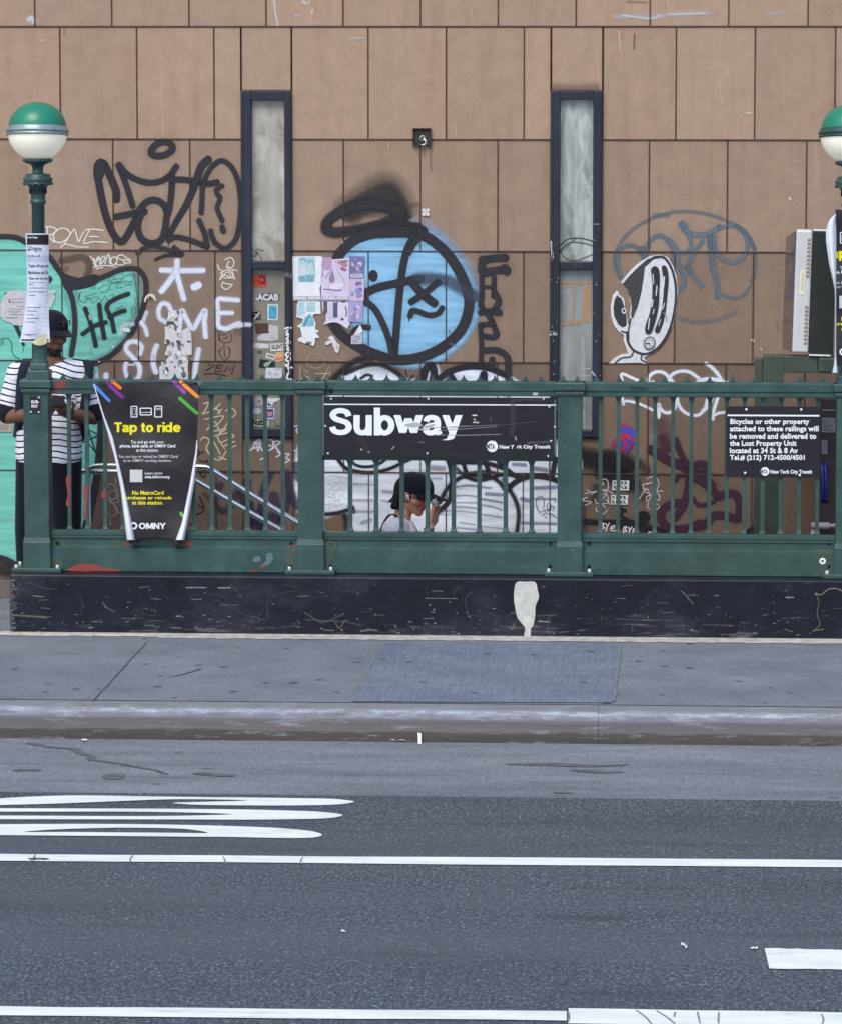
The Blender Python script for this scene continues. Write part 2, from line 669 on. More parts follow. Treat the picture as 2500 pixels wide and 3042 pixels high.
def m_sidewalk(name, a, b, broom=False, gum=True):
    t = NT(name)
    n = t.noise(2.2, 6, .6, sc=(1, 1, 1))
    f = t.noise(75, 3, .75, sc=(1, .16, 1))
    c = t.ramp(n, [(.3, lin(a)), (.7, lin(b))])
    c = t.mix(1.0, c, t.ramp(f, [(.32, (.80, .80, .80)), (.68, (1.17, 1.17, 1.17))]), 'MULTIPLY')
    if gum:
        v = t.n('ShaderNodeTexVoronoi')
        v.inputs['Scale'].default_value = 7.5
        t.l(t.coord((1, .8, 0)), v.inputs['Vector'])
        w = t.n('ShaderNodeSeparateColor')
        t.l(v.outputs['Color'], w.inputs[0])
        r = t.rng(w.outputs[0], .2, 1, 0.0, .20)
        d = t.math('SUBTRACT', r, v.outputs['Distance'])
        c = t.mix(t.rng(d, 0, .02, 0, .75), c, lin((52, 54, 62)))
        l = t.noise(3, 4, .6, sc=(.6, 2.2, 1))
        c = t.mix(t.rng(l, .6, .74, 0, .35), c, lin((72, 76, 84)))
    if broom:
        b1 = t.noise(3.0, 3, .6, sc=(24, .9, 1))
        c = t.mix(t.rng(b1, .42, .62, 0, .55), c, lin((94, 102, 120)))
        b2 = t.noise(2.0, 3, .5, sc=(.9, 7, 1))
        c = t.mix(t.rng(b2, .5, .75, 0, .3), c, lin((78, 86, 104)))
    t.base(c).set(Roughness=.8, Specular_IOR_Level=.25)
    t.bump(f, .25, .002)
    return t.m


def m_asphalt():
    t = NT('asphalt')
    f = t.noise(74, 4, .78, sc=(1, .45, 1))
    g = t.noise(24, 3, .7, sc=(1, .4, 1))
    n = t.noise(1.0, 5, .6, sc=(.35, 1.2, 1))
    c = t.ramp(f, [(.33, (.022, .026, .036)), (.48, (.068, .079, .100)), (.59, (.135, .155, .184)), (.71, (.36, .39, .42))])
    c = t.mix(t.rng(g, .35, .65, 0, .3), c, (.069, .0785, .098))
    c = t.mix(t.rng(n, .46, .68, 0, .5), c, (.056, .064, .082))
    w = t.noise(2.2, 4, .55, sc=(.5, 2.5, 1))
    c = t.mix(t.rng(w, .58, .70, 0, .6), c, (.045, .050, .062))
    tr = t.noise(1.0, 2, .5, sc=(.02, .9, 1))
    c = t.mix(t.rng(tr, .48, .62, 0, .45), c, (.102, .116, .139))
    st = t.noise(58, 1, .5)
    c = t.mix(t.rng(st, .71, .75, 0, .75), c, (.34, .36, .40))
    c = t.mix(t.rng(t.noise(36, 2, .5), .70, .76, 0, .6), c, (.026, .03, .04))
    t.base(c).set(Roughness=.85, Specular_IOR_Level=.2)
    t.bump(f, .5, .006)
    return t.m


def m_gutter():
    t = NT('gutter_concrete')
    f = t.noise(70, 3, .75, sc=(1, .16, 1))
    n = t.noise(2.0, 6, .68, sc=(.5, 2.0, 1))
    c = t.ramp(n, [(.3, lin((103, 107, 116))), (.7, lin((132, 136, 145)))])
    c = t.mix(1.0, c, t.ramp(f, [(.32, (.78, .78, .78)), (.68, (1.17, 1.17, 1.17))]), 'MULTIPLY')
    s = t.noise(2.6, 4, .55, sc=(.42, 3.2, 1))
    c = t.mix(t.rng(s, .64, .74, 0, .5), c, lin((76, 77, 86)))
    v = t.n('ShaderNodeTexVoronoi')
    v.inputs['Scale'].default_value = 6.5
    t.l(t.coord((.8, 1, 0)), v.inputs['Vector'])
    sp = t.n('ShaderNodeSeparateColor')
    t.l(v.outputs['Color'], sp.inputs[0])
    c = t.mix(t.rng(t.math('SUBTRACT', t.rng(sp.outputs[0], .35, 1, 0, .18), v.outputs['Distance']), 0, .03, 0, .6), c, lin((70, 71, 80)))
    r = t.noise(1.6, 3, .5, sc=(.22, 2.6, 1))
    c = t.mix(t.rng(r, .66, .75, 0, .2), c, lin((140, 96, 100)))
    t.base(c).set(Roughness=.8, Specular_IOR_Level=.25)
    t.bump(f, .3, .003)
    return t.m


def m_curb():
    t = NT('kerb_concrete')
    z = t.n('ShaderNodeSeparateXYZ')
    tc = t.n('ShaderNodeTexCoord')
    t.l(tc.outputs['Object'], z.inputs[0])
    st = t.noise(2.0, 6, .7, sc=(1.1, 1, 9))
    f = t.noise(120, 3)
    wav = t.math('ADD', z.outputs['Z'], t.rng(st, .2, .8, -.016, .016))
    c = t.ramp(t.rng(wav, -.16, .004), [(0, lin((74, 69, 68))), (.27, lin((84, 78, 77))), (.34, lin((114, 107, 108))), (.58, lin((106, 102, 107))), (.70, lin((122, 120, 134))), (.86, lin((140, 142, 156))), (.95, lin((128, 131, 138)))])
    c = t.mix(t.rng(st, .52, .72, 0, .6), c, lin((98, 92, 88)))
    w = t.noise(2.2, 6, .75, sc=(2.4, 3, 16))
    c = t.mix(t.rng(w, .55, .66, 0, .5), c, lin((172, 172, 180)))
    ch = t.noise(3.0, 6, .8, sc=(2.2, 3, 14))
    nose = t.math('MULTIPLY', t.rng(z.outputs['Z'], -.05, -.024, 0, 1), t.rng(z.outputs['Z'], -.012, -.003, 1, 0))
    c = t.mix(t.math('MULTIPLY', nose, t.rng(ch, .50, .58, 0, .6)), c, lin((180, 186, 202)))
    c = t.mix(t.math('MULTIPLY', nose, t.rng(ch, .45, .38, 0, .8)), c, lin((104, 102, 110)))
    c = t.mix(t.rng(t.noise(1.2, 4, .6, sc=(1, 1, 2)), .6, .72, 0, .45), c, lin((84, 80, 78)))
    c = t.mix(1.0, c, t.ramp(f, [(.3, (.84, .84, .84)), (.7, (1.1, 1.1, 1.1))]), 'MULTIPLY')
    t.base(c).set(Roughness=.7, Specular_IOR_Level=.3)
    t.bump(st, .5, .008)
    return t.m


def m_road_paint():
    t = NT('white_road_paint')
    n = t.noise(5, 5, .65, sc=(.5, 2, 1))
    f = t.noise(90, 3, .7)
    c = t.ramp(n, [(.3, (.68, .70, .68)), (.65, (.83, .845, .82))])
    w = t.noise(3.2, 6, .75, sc=(1, 4, 1))
    c = t.mix(t.rng(w, .57, .66, 0, .55), c, (.40, .42, .44))
    c = t.mix(t.rng(f, .7, .78, 0, .6), c, (.3, .31, .34))
    t.base(c).set(Roughness=.7)
    t.bump(f, .3, .002)
    return t.m


def m_pane(name, lo, mid, hi, sc, d=1.2):
    t = NT(name)
    n = t.noise(3.2, 6, .62, sc=sc)
    n2 = t.n('ShaderNodeTexNoise')
    n2.inputs['Scale'].default_value = 5
    n2.inputs['Detail'].default_value = 5
    n2.inputs['Distortion'].default_value = d
    t.l(t.coord((sc[0] * .8, 1, sc[2] * 1.4)), n2.inputs['Vector'])
    c = t.ramp(n, [(.3, lin(lo)), (.5, lin(mid)), (.72, lin(hi))])
    c = t.mix(t.rng(n2.outputs['Fac'], .45, .7, 0, .6), c, lin(hi))
    c = t.mix(t.rng(t.noise(90, 2), .66, .75, 0, .35), c, lin(lo))
    t.base(c).set(Roughness=.3, Coat_Weight=1.0, Coat_Roughness=.03, Specular_IOR_Level=.5)
    return t.m


def m_frame():
    t = NT('navy_painted_frame')
    n = t.noise(4, 5, .65, sc=(1, 1, .5))
    c = t.ramp(n, [(.3, lin((24, 27, 42))), (.6, lin((38, 43, 60))), (.8, lin((56, 62, 80)))])
    c = t.mix(t.rng(t.noise(50, 3), .7, .76, 0, .6), c, lin((110, 112, 124)))
    t.base(c).set(Roughness=.38)
    return t.m


def m_globe():
    t = NT('milky_glass')
    t.base(lin((236, 233, 220))).set(Roughness=.22, Subsurface_Weight=.25, Coat_Weight=.35, Coat_Roughness=.15)
    t.b.inputs['Emission Color'].default_value = (1.0, .93, .76, 1)
    t.b.inputs['Emission Strength'].default_value = .20
    t.b.inputs['Subsurface Radius'].default_value = (.03, .03, .028)
    return t.m


def m_sign():
    t = NT('black_sign_enamel')
    n = t.noise(3, 5)
    c = t.ramp(n, [(.3, lin((27, 26, 33))), (.7, lin((38, 36, 44)))])
    s = t.noise(2.0, 5, .75, sc=(1.4, 1, 30))
    c = t.mix(t.rng(s, .72, .78, 0, .35), c, lin((150, 150, 155)))
    g = t.noise(22, 4, .6)
    c = t.mix(t.rng(g, .74, .79, 0, .6), c, lin((140, 128, 118)))
    t.base(c).set(Roughness=.42, Specular_IOR_Level=.35)
    return t.m


def m_fabric(name, rgb, var=.2, scale=120):
    t = NT(name)
    c = lin(rgb)
    n = t.noise(scale, 3)
    w = t.noise(12, 4)
    t.base(t.mix(t.rng(w, .35, .7, 0, .35), t.ramp(n, [(.3, tuple(v * (1 - var) for v in c)), (.7, tuple(min(1, v * (1 + var)) for v in c))]), tuple(v * .75 for v in c)))
    t.set(Roughness=.9, Specular_IOR_Level=.15)
    t.b.inputs['Sheen Weight'].default_value = .1
    t.bump(w, .5, .006)
    return t.m


def m_stripes():
    t = NT('striped_jersey')
    a = t.n('ShaderNodeAttribute', attribute_name='stripe')
    wob = t.noise(9, 3)
    v = t.math('ADD', a.outputs['Fac'], t.rng(wob, .3, .7, -.004, .004))
    fr = t.math('FRACT', t.math('DIVIDE', v, .0345))
    m = t.math('LESS_THAN', fr, .24)
    t.base(t.mix(m, lin((226, 226, 240)), lin((24, 24, 34)))).set(Roughness=.9, Specular_IOR_Level=.15)
    t.bump(t.noise(14, 4), .6, .008)
    return t.m


def m_skin(name):
    t = NT(name)
    col, al = attr_col(t)
    n = t.noise(40, 4)
    t.base(t.mix(1.0, col, t.ramp(n, [(.3, (.9, .9, .9)), (.7, (1.08, 1.06, 1.05))]), 'MULTIPLY'))
    t.set(Roughness=.5, Subsurface_Weight=.12, Specular_IOR_Level=.4)
    t.b.inputs['Subsurface Radius'].default_value = (.02, .008, .005)
    return t.m


MAT = dict(
    clad=m_cladding(), joint=mat_simple('dark_joint_sealant', (70, 50, 47), .8, var=.35, scale=14),
    spray=m_paint('spray_paint', (1, 1, 1.6), .16), roller=m_paint('brushed_paint', (.9, 1, 7), .32, .5, fine_amt=.08),
    silver=m_paint('chrome_spray_paint', (.7, 1, 4.5), .42, .6), marker=m_paint('marker_ink', (2, 1, 2), .1, .5),
    smoke=m_paint('soft_spray_mist', (1, 1, 1), .15, .35),
    paper=m_print(), photo=m_print('poster_print', .55, .22, 60), ink=m_print('sign_lettering', .5, .10, 20),
    green=m_green(), black=m_black_base(),
    walk=m_sidewalk('sidewalk_concrete', (105, 110, 121), (127, 132, 142)),
    patch=m_sidewalk('broomed_concrete', (104, 114, 132), (126, 135, 150), True, True),
    asphalt=m_asphalt(), gutter=m_gutter(), curb=m_curb(), line=m_road_paint(),
    pane_a=m_pane('whitewashed_glass_warm', (120, 113, 103), (164, 157, 147), (212, 209, 204), (1.6, 1, 1.0)),
    pane_b=m_pane('grimy_glass_beige', (118, 113, 102), (136, 131, 120), (152, 148, 138), (1.5, 1, .8)),
    pane_c=m_pane('whitewashed_glass_cool', (118, 122, 120), (160, 166, 165), (214, 220, 220), (3.0, 1, .45), 2.0),
    pane_d=m_pane('grimy_glass_grey', (116, 118, 118), (142, 145, 146), (168, 172, 174), (2.0, 1, .5)),
    frame=m_frame(), globe=m_globe(),
    dome=mat_simple('green_glass', (30, 124, 98), .38, var=.10, scale=6, coat=.1, bump=0),
    ring=mat_simple('galvanised_ring', (150, 168, 170), .38, .5, .2, 24),
    ring_green=mat_simple('green_ring', (44, 74, 70), .4, var=.2),
    sign=m_sign(), white=mat_simple('white_enamel', (232, 234, 238), .5, var=.05, scale=40, bump=0),
    yellow=mat_simple('yellow_print', (240, 226, 40), .5, var=.06, bump=0),
    bolt=mat_simple('zinc_bolt', (205, 205, 205), .35, .6, .1),
    dark=mat_simple('near_black', (20, 20, 26), .6, var=.3), hole=mat_simple('bolt_hole', (8, 8, 10), .9, bump=0),
    chrome=mat_simple('polished_steel', (226, 228, 232), .24, 1.0, .05, 20, 0),
    wallin=mat_simple('stairwell_tile', (92, 92, 92), .7),
    steps=mat_simple('stair_concrete', (112, 112, 112), .8),
    olive=mat_simple('olive_metal', (66, 76, 66), .45, var=.2, scale=9), olive_dark=mat_simple('dark_olive_metal', (34, 42, 38), .4, var=.2, scale=9),
    lightgrey=mat_simple('light_grey_panel', (206, 206, 210), .35, var=.05, scale=6, bump=0), vent=mat_simple('vent_slots', (150, 128, 116), .6),
    label=mat_simple('cream_label', (232, 228, 200), .5, var=.06),
    maroon=mat_simple('dark_maroon_steel', (58, 44, 50), .38, var=.25, scale=6), blue=mat_simple('blue_plastic_hose', (38, 58, 140), .3, var=.15),
    pipe=mat_simple('grey_pipe', (168, 160, 164), .5), plaster=mat_simple('bare_plaster', (196, 194, 190), .85, var=.16, scale=24, bump=.5),
    ground=mat_simple('far_ground', (92, 94, 98), .9),
    rust=mat_simple('rusty_recess', (52, 44, 44), .7, var=.4, scale=40),
)
# ------------------------------------------------------------------ ground
ROAD = -0.16


def sheet(name, polys, mat, kind='structure', z=0.0, label=None):
    mb = MB()
    for q in polys:
        mb.add([(x, y, z) for x, y in q], [tuple(range(len(q)))])
    o = mb.build(name, mat)
    if kind:
        o['kind'] = kind
    if label:
        o['label'] = label
    return o


def rect(x0, x1, y0, y1):
    return [(x0, y0), (x1, y0), (x1, y1), (x0, y1)]


EDGE = -2.50                      # where the pavement meets the kerb
KERB = -2.69
GUT = -4.22
PIT0, PIT1 = -1.75, 4.4           # stairwell along X
sheet('sidewalk', [rect(-200, 200, EDGE, BASE_Y + .04), rect(-200, PIT0, BASE_Y + .04, YW + .05), rect(PIT1, 200, BASE_Y + .04, YW + .05)], MAT['walk'])
sheet('gutter', [rect(-200, 200, GUT, KERB + .01)], MAT['gutter'], z=ROAD)
sheet('road', [rect(-200, 200, -160, GUT)], MAT['asphalt'], z=ROAD)
sheet('ground', [rect(-300, 300, -300, -160), rect(-300, 300, 9.5, 300)], MAT['ground'], z=ROAD)
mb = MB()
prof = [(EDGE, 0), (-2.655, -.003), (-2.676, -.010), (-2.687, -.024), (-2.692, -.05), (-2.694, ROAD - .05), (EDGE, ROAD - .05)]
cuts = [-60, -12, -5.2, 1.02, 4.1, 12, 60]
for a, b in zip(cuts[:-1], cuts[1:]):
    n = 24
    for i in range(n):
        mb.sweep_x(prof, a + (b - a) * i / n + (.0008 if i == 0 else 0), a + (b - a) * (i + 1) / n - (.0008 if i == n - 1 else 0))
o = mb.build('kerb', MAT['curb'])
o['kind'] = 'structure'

# joints and the newer slab in the pavement
mb = MB()


def ground_strip(mb, a, b, w, z=.002, wob=0.0, n=14):
    a, b = Vector(a), Vector(b)
    t = (b - a).normalized()
    nn = Vector((-t.y, t.x))
    vs = []
    for i in range(n + 1):
        p = a.lerp(b, i / n) + nn * random.uniform(-wob, wob)
        k = random.uniform(.75, 1.25) if wob else 1
        vs += [(*(p - nn * w / 2 * k), z), (*(p + nn * w / 2 * k), z)]
    mb.add(vs, [(2 * i, 2 * i + 1, 2 * i + 3, 2 * i + 2) for i in range(n)])


def gxy(z, x, y, h=0.0):
    p = G(*P(z, x, y), h)
    return (p.x, p.y)


ground_strip(mb, gxy(15, 604, 362), gxy(15, 384, 602), .008, wob=.002)
ground_strip(mb, (-60, EDGE + .006), (60, EDGE + .006), .014, wob=.002, n=240)
for x in (-4.2, -5.4, 3.3, 4.5):
    ground_strip(mb, (x, BASE_Y - .03), (x, EDGE), .012, wob=.002)
mb.build('sidewalk_joint', mat_simple('pavement_joint', (66, 68, 74), .9, var=.3))['kind'] = 'structure'
pa, pb, pc, pd = gxy(15, 1577, 364), gxy(15, 1452, 606), gxy(16, 792, 611), gxy(16, 824, 368)
sheet('sidewalk_patch', [[pb, pc, pd, pa]], MAT['patch'], z=.004)
mb = MB()
ground_strip(mb, gxy(15, 1560, 385), gxy(15, 1452, 602), .014, .005, .004, 26)
ground_strip(mb, gxy(16, 822, 372), gxy(16, 796, 605), .012, .005, .003, 26)
mb.build('sidewalk_edge', mat_simple('crumbled_mortar', (116, 118, 122), .9, var=.4, scale=60))['kind'] = 'structure'
# pale mortar fillet along the foot of the black base
mb = MB()
n = 160
for i in range(n):
    a, b = -2.3 + 8.3 * i / n, -2.3 + 8.3 * (i + 1) / n
    mb.sweep_x([(BASE_Y + .02, .001), (BASE_Y - .06 - .05 * (0 if a < -1.45 else 1) + random.uniform(-.012, .012), .003), (BASE_Y - .035, .012), (BASE_Y + .02, .016)], a, b)
mb.build('mortar_fillet', mat_simple('pale_mortar', (172, 170, 164), .85, var=.25, scale=18))['kind'] = 'structure'

mb = MB()
vs_ = [gxy(15, x, y) for x, y in ((690, 505), (740, 494), (790, 480), (828, 466), (826, 474), (780, 487), (735, 498))]
mb.add([(x, y, .0025) for x, y in vs_], [tuple(range(7))])
mb.build('sidewalk_stain', mat_simple('rubber_smear', (78, 80, 90), .9))['kind'] = 'structure'

# road markings -------------------------------------------------------------
mb = MB()


def gpoly(mb, z, pts, h=ROAD + .004, hole=None):
    loops = [smooth_path([P(z, x, y) for x, y in pts], 14, True)]
    if hole:
        loops.append(smooth_path([P(z, x, y) for x, y in hole], 14, True))
    tri = tessellate_polygon([[Vector((p.x, p.y, 0)) for p in lp] for lp in loops])
    vs = [G(p.x, p.y, h) for lp in loops for p in lp]
    mb.add(vs, [tuple(t) for t in tri])


gpoly(mb, 17, [(-500, 290), (-300, 264), (0, 239), (150, 231), (300, 227), (700, 232), (1200, 238), (1400, 243), (1463, 253), (1420, 262), (1250, 268), (1000, 268), (800, 265), (712, 258), (850, 253), (1020, 248), (900, 244), (700, 243), (500, 250), (300, 258), (150, 263), (0, 267), (-300, 284)])
gpoly(mb, 17, [(-900, 279), (0, 280), (700, 282), (1100, 287), (1350, 297), (1415, 308), (1380, 318), (1150, 326), (700, 326), (0, 325), (-900, 324), (-900, 309), (0, 310), (500, 312), (800, 310), (958, 304), (800, 298), (500, 294), (0, 294), (-900, 293)])
gpoly(mb, 17, [(-500, 354), (0, 346), (500, 345), (900, 352), (1200, 365), (1310, 380), (1330, 390), (1305, 399), (900, 398), (400, 394), (0, 391), (-500, 390)],
      hole=[(98, 377), (200, 369), (400, 362), (600, 361), (780, 367), (858, 381), (700, 381), (300, 378)])
o = mb.build('bus_lane_lettering', MAT['line'])
tag(o, 'stretched white BUS letters painted on the near side of the gutter', 'road marking', kind='structure')


def lane(name, label, segs):
    mb = MB()
    for (a0, a1), (b0, b1), cr in segs:
        p = [Vector(a0), Vector(a1)]
        q = [Vector(b0), Vector(b1)]
        nseg = 60
        vs = []
        for i in range(nseg + 1):
            t = i / nseg
            j = .007
            l, r = p[0].lerp(q[0], t), p[1].lerp(q[1], t)
            vs += [(l.x, l.y + random.uniform(-j, j), ROAD + .004), (r.x, r.y + random.uniform(-j, j), ROAD + .004)]
        mb.add(vs, [(2 * i, 2 * i + 1, 2 * i + 3, 2 * i + 2) for i in range(nseg)])
    o = mb.build(name, MAT['line'])
    return tag(o, label, 'road marking', kind='structure')


def far(z, x0, y0, x1, y1, xt):
    """the point at X = xt on the ground line through two measured points"""
    a, b = Vector(gxy(z, x0, y0, ROAD)), Vector(gxy(z, x1, y1, ROAD))
    return tuple(a + (b - a) * ((xt - a.x) / (b.x - a.x)))


A0, A1 = gxy(17, 0, 472, ROAD), gxy(17, 0, 500, ROAD)
B0, B1 = gxy(18, 1736, 497, ROAD), gxy(18, 1736, 527, ROAD)


def ext(a, b, x):
    a, b = Vector(a), Vector(b)
    return tuple(a + (b - a) * ((x - a.x) / (b.x - a.x)))


lane('lane_line', 'thin white lane line along the near edge of the bus lane', [((ext(A0, B0, -14), ext(A1, B1, -14)), (ext(A0, B0, 14), ext(A1, B1, 14)), 0)])
C0, C1 = gxy(17, 0, 1102, ROAD), gxy(17, 0, 1140, ROAD)
D0, D1 = gxy(18, 600, 1122, ROAD), gxy(18, 600, 1160, ROAD)
E0, E1 = gxy(18, 608, 1110, ROAD), gxy(18, 606, 1172, ROAD)
F0, F1 = gxy(18, 1736, 1128, ROAD), gxy(18, 1736, 1192, ROAD)
lane('lane_line', 'white lane line nearest the camera, widening towards its right end', [((ext(C0, D0, -14), ext(C1, D1, -14)), (D0, D1), 0), ((E0, E1), (ext(E0, F0, 14), ext(E1, F1, 14)), 0)])
H0, H1 = gxy(18, 1417, 862, ROAD), gxy(18, 1436, 945, ROAD)
I0, I1 = gxy(18, 1736, 868, ROAD), gxy(18, 1736, 950, ROAD)
lane('lane_dash', 'short thick white dash with a worn slanted end in the middle lane', [((H0, H1), (ext(H0, I0, H0[0] + 1.8), ext(H1, I1, H1[0] + 1.8)), 0)])
# crack sealant and thermoplastic cracks
mb = MB()


def gpath(mb, z, pts, w, h, w1=None):
    c = smooth_path([P(z, x, y) for x, y in pts], 8)
    wp = [G(p.x, p.y, h) for p in c]
    vs = []
    for i, p in enumerate(wp):
        t = (wp[min(i + 1, len(wp) - 1)] - wp[max(i - 1, 0)]).normalized()
        nn = Vector((-t.y, t.x, 0)) * (w + ((w1 or w) - w) * i / len(wp)) / 2 * random.uniform(.8, 1.2)
        vs += [p - nn, p + nn]
    mb.add(vs, [(2 * i, 2 * i + 1, 2 * i + 3, 2 * i + 2) for i in range(len(wp) - 1)])


gpath(mb, 17, [(120, 8), (180, 22), (250, 30), (310, 36), (335, 52), (380, 66), (372, 76), (420, 84), (500, 96), (570, 110), (640, 122), (690, 140)], .05, ROAD + .003, .02)
for z, pts in ((17, [(50, 122), (80, 117), (110, 120), (140, 116), (172, 121), (150, 126), (100, 125), (70, 127)]), (17, [(415, 150), (440, 140), (515, 139), (510, 154), (450, 160)]), (17, [(790, 136), (830, 131), (880, 133), (930, 138), (978, 145), (930, 148), (880, 146), (830, 142)]),
               (18, [(540, 214), (600, 212), (628, 216), (580, 219)]), (18, [(340, 98), (560, 92), (700, 100), (860, 98), (740, 108), (520, 104)]), (18, [(610, 122), (700, 122), (840, 130), (720, 134)])):
    gpoly(mb, z, pts, ROAD + .003)
mb.build('gutter_stain', mat_simple('tar_stain', (94, 95, 103), .75, var=.35, scale=16))['kind'] = 'structure'
mb = MB()
for z, x0, y0, x1, y1 in ((17, 145, 472, 132, 500), (17, 548, 474, 540, 502), (17, 920, 478, 930, 508), (17, 1250, 480, 1244, 510), (18, 886, 1112, 950, 1168), (18, 970, 1114, 1046, 1168), (18, 1050, 1120, 1046, 1140), (18, 1140, 1120, 1150, 1165), (18, 1228, 1122, 1226, 1166), (18, 1650, 1128, 1655, 1168), (18, 608, 1122, 606, 1160)):
    xm, ym = (x0 + x1) / 2 + random.uniform(-8, 8), (y0 + y1) / 2
    gpath(mb, z, [(x0, y0), (xm, ym), (x1, y1)], .006, ROAD + .0065)
gpath(mb, 17, [(120, 489), (160, 487), (200, 489)], .05, ROAD + .0065, .02)
gpath(mb, 17, [(120, 489), (160, 487), (200, 489)], .03, ROAD + .0065, .02)
mb.build('marking_crack', mat_simple('crack_asphalt', (128, 130, 136), .9))['kind'] = 'structure'
# litter in the gutter
for i, (z, x, y, w, h, lab) in enumerate(((15, 347, 769, 32, 10, 'crumpled scrap of white paper against the kerb at the far left of the gutter'), (15, 1650, 770, 100, 6, 'long flat strip of white paper in the gutter below the middle of the railing'),
                                          (16, 2, 757, 10, 28, 'small upright white card leaning on the kerb face'), (16, 785, 771, 36, 5, 'thin white wrapper in the gutter right of the pavement patch'),
                                          (18, 1084, 856, 32, 7, 'bent white scrap of paper on the asphalt left of the thick dash'), (18, 1374, 864, 36, 5, 'straight white straw on the asphalt touching the thick dash'), (17, 1416, 794, 24, 4, 'tiny white fleck of paper alone on the middle of the asphalt'))):
    mb = MB()
    c = G(*P(z, x, y), ROAD)
    wd = M2(w / 1.3888, c.y) * .8
    if i == 2:
        c.y = KERB - .025
        mb.add([(c.x - .006, c.y - .02, ROAD), (c.x + .008, c.y - .02, ROAD), (c.x + .006, c.y + .01, ROAD + .045), (c.x - .010, c.y + .012, ROAD + .05)], [(0, 1, 2, 3)])
    else:
        n = 6
        vs = []
        dy = .014 if h > 6 else .009
        for k in range(n + 1):
            xl_ = c.x + wd * (k / n - .5)
            zh = ROAD + .006 + (.006 if i in (0, 1, 4) else .002) * abs(math.sin(k * 1.1 + i))
            off = .03 * math.sin(k * .9) if i == 4 else random.uniform(-.006, .006)
            vs += [(xl_, c.y - dy + off, zh), (xl_, c.y + dy + off, zh + random.uniform(0, .004))]
        mb.add(vs, [(2 * k, 2 * k + 1, 2 * k + 3, 2 * k + 2) for k in range(n)])
    tag(mb.build('paper_scrap', MAT['white']), lab, 'litter')

# ------------------------------------------------------------------ stairwell
BX0 = W(29, 1800, BASE_Y).x       # left end of the black base
BX1 = 4.6
BTOP = W(1250, 1716, BASE_Y).z
mb = MB()
mb.box(BX0, BX1, BASE_Y, BASE_Y + .34, -.10, BTOP, .008)
base = mb.build('concrete_base', MAT['black'])
tag(base, 'scuffed black painted concrete base under the green railing', 'base')
pt = Paint(BASE_Y, .0006)
pt.fill(16, [(395, 112), (430, 110), (470, 112), (478, 140), (484, 170), (470, 210), (468, 250), (460, 290), (452, 300), (446, 345), (432, 345), (426, 330), (430, 300), (400, 260), (388, 210), (384, 160)], (198, 196, 192), soft=1.5)
pt.done('plaster_patch', MAT['plaster'], base, 'bare pale plaster patch on the black base')
pt = Paint(BASE_Y, .0004)
for z, pts, w, c, a in ((16, [(1628, 155), (1640, 190), (1634, 240), (1645, 285), (1620, 310)], 4, (140, 138, 112), .8), (16, [(1625, 158), (1650, 162), (1680, 140), (1720, 138), (1740, 150)], 4, (190, 185, 140), .9), (16, [(1615, 312), (1660, 305)], 4, (170, 165, 120), .8),
                        (15, [(768, 133), (850, 133)], 5, (190, 185, 175), .9), (15, [(900, 134), (950, 133)], 6, (190, 185, 175), .9), (15, [(1255, 235), (1330, 275), (1420, 240)], 4, (140, 135, 128), .8), (15, [(1260, 265), (1350, 270), (1430, 275), (1490, 290)], 5, (122, 118, 114), .7),
                        (15, [(1380, 270), (1400, 300), (1420, 270)], 8, (118, 112, 106), .7), (15, [(1490, 312), (1530, 308), (1555, 310)], 10, (160, 150, 132), .7), (15, [(885, 182), (960, 220), (1030, 250), (1090, 265)], 4, (110, 108, 112), .7), (15, [(1120, 140), (1105, 190), (1105, 260)], 5, (100, 98, 104), .6),
                        (15, [(50, 246), (110, 250), (190, 256)], 9, (150, 146, 136), .7), (15, [(110, 110), (180, 135), (240, 140)], 3, (120, 118, 124), .7), (15, [(425, 195), (440, 215), (470, 232)], 6, (140, 134, 120), .7), (15, [(1160, 155), (1200, 148), (1240, 155), (1270, 172)], 4, (96, 94, 100), .7),
                        (16, [(15, 177), (150, 178)], 3, (170, 168, 160), .8), (16, [(1080, 152), (1122, 200)], 5, (150, 146, 130), .8), (16, [(215, 145), (185, 180), (190, 230), (205, 260)], 3, (120, 115, 100), .7), (16, [(950, 160), (932, 190), (935, 220)], 4, (90, 88, 95), .7),
                        (16, [(870, 290), (872, 315)], 8, (100, 98, 104), .6), (16, [(1505, 174), (1535, 174)], 6, (190, 190, 190), .8), (15, [(160, 184), (200, 184)], 3, (140, 140, 146), .7), (15, [(320, 150), (340, 200), (335, 240)], 3, (86, 84, 94), .7),
                        (16, [(470, 250), (560, 246)], 4, (130, 128, 120), .7), (16, [(800, 262), (900, 266), (1040, 268)], 4, (120, 118, 116), .7), (16, [(1160, 285), (1290, 292)], 5, (120, 118, 120), .6), (16, [(1500, 305), (1530, 315)], 5, (150, 148, 142), .7)):
    pt.stroke(z, pts, w * .8, c, a * .55, soft=3)
rr = random.Random(3)
for k in range(230):
    px, py = rr.uniform(35, 2490), 1725 + 165 * rr.random() ** .6
    g = rr.randint(120, 200)
    pt.stroke(0, [(px, py), (px + rr.choice([2, 3, 4, 6, 10, 30]), py + rr.uniform(-3, 3))], rr.uniform(1.2, 3.2), (g, g, g - 6), rr.uniform(.15, .5), soft=1)
for k in range(26):
    py = 1725 + k * 6.4
    pt.stroke(0, [(31 + rr.uniform(0, 3), py), (34 + rr.uniform(0, 16), py + rr.uniform(-2, 6))], rr.uniform(2, 5), (150, 148, 146), rr.uniform(.2, .6), soft=2)
pt.done('scuff_stain', MAT['spray'], base)

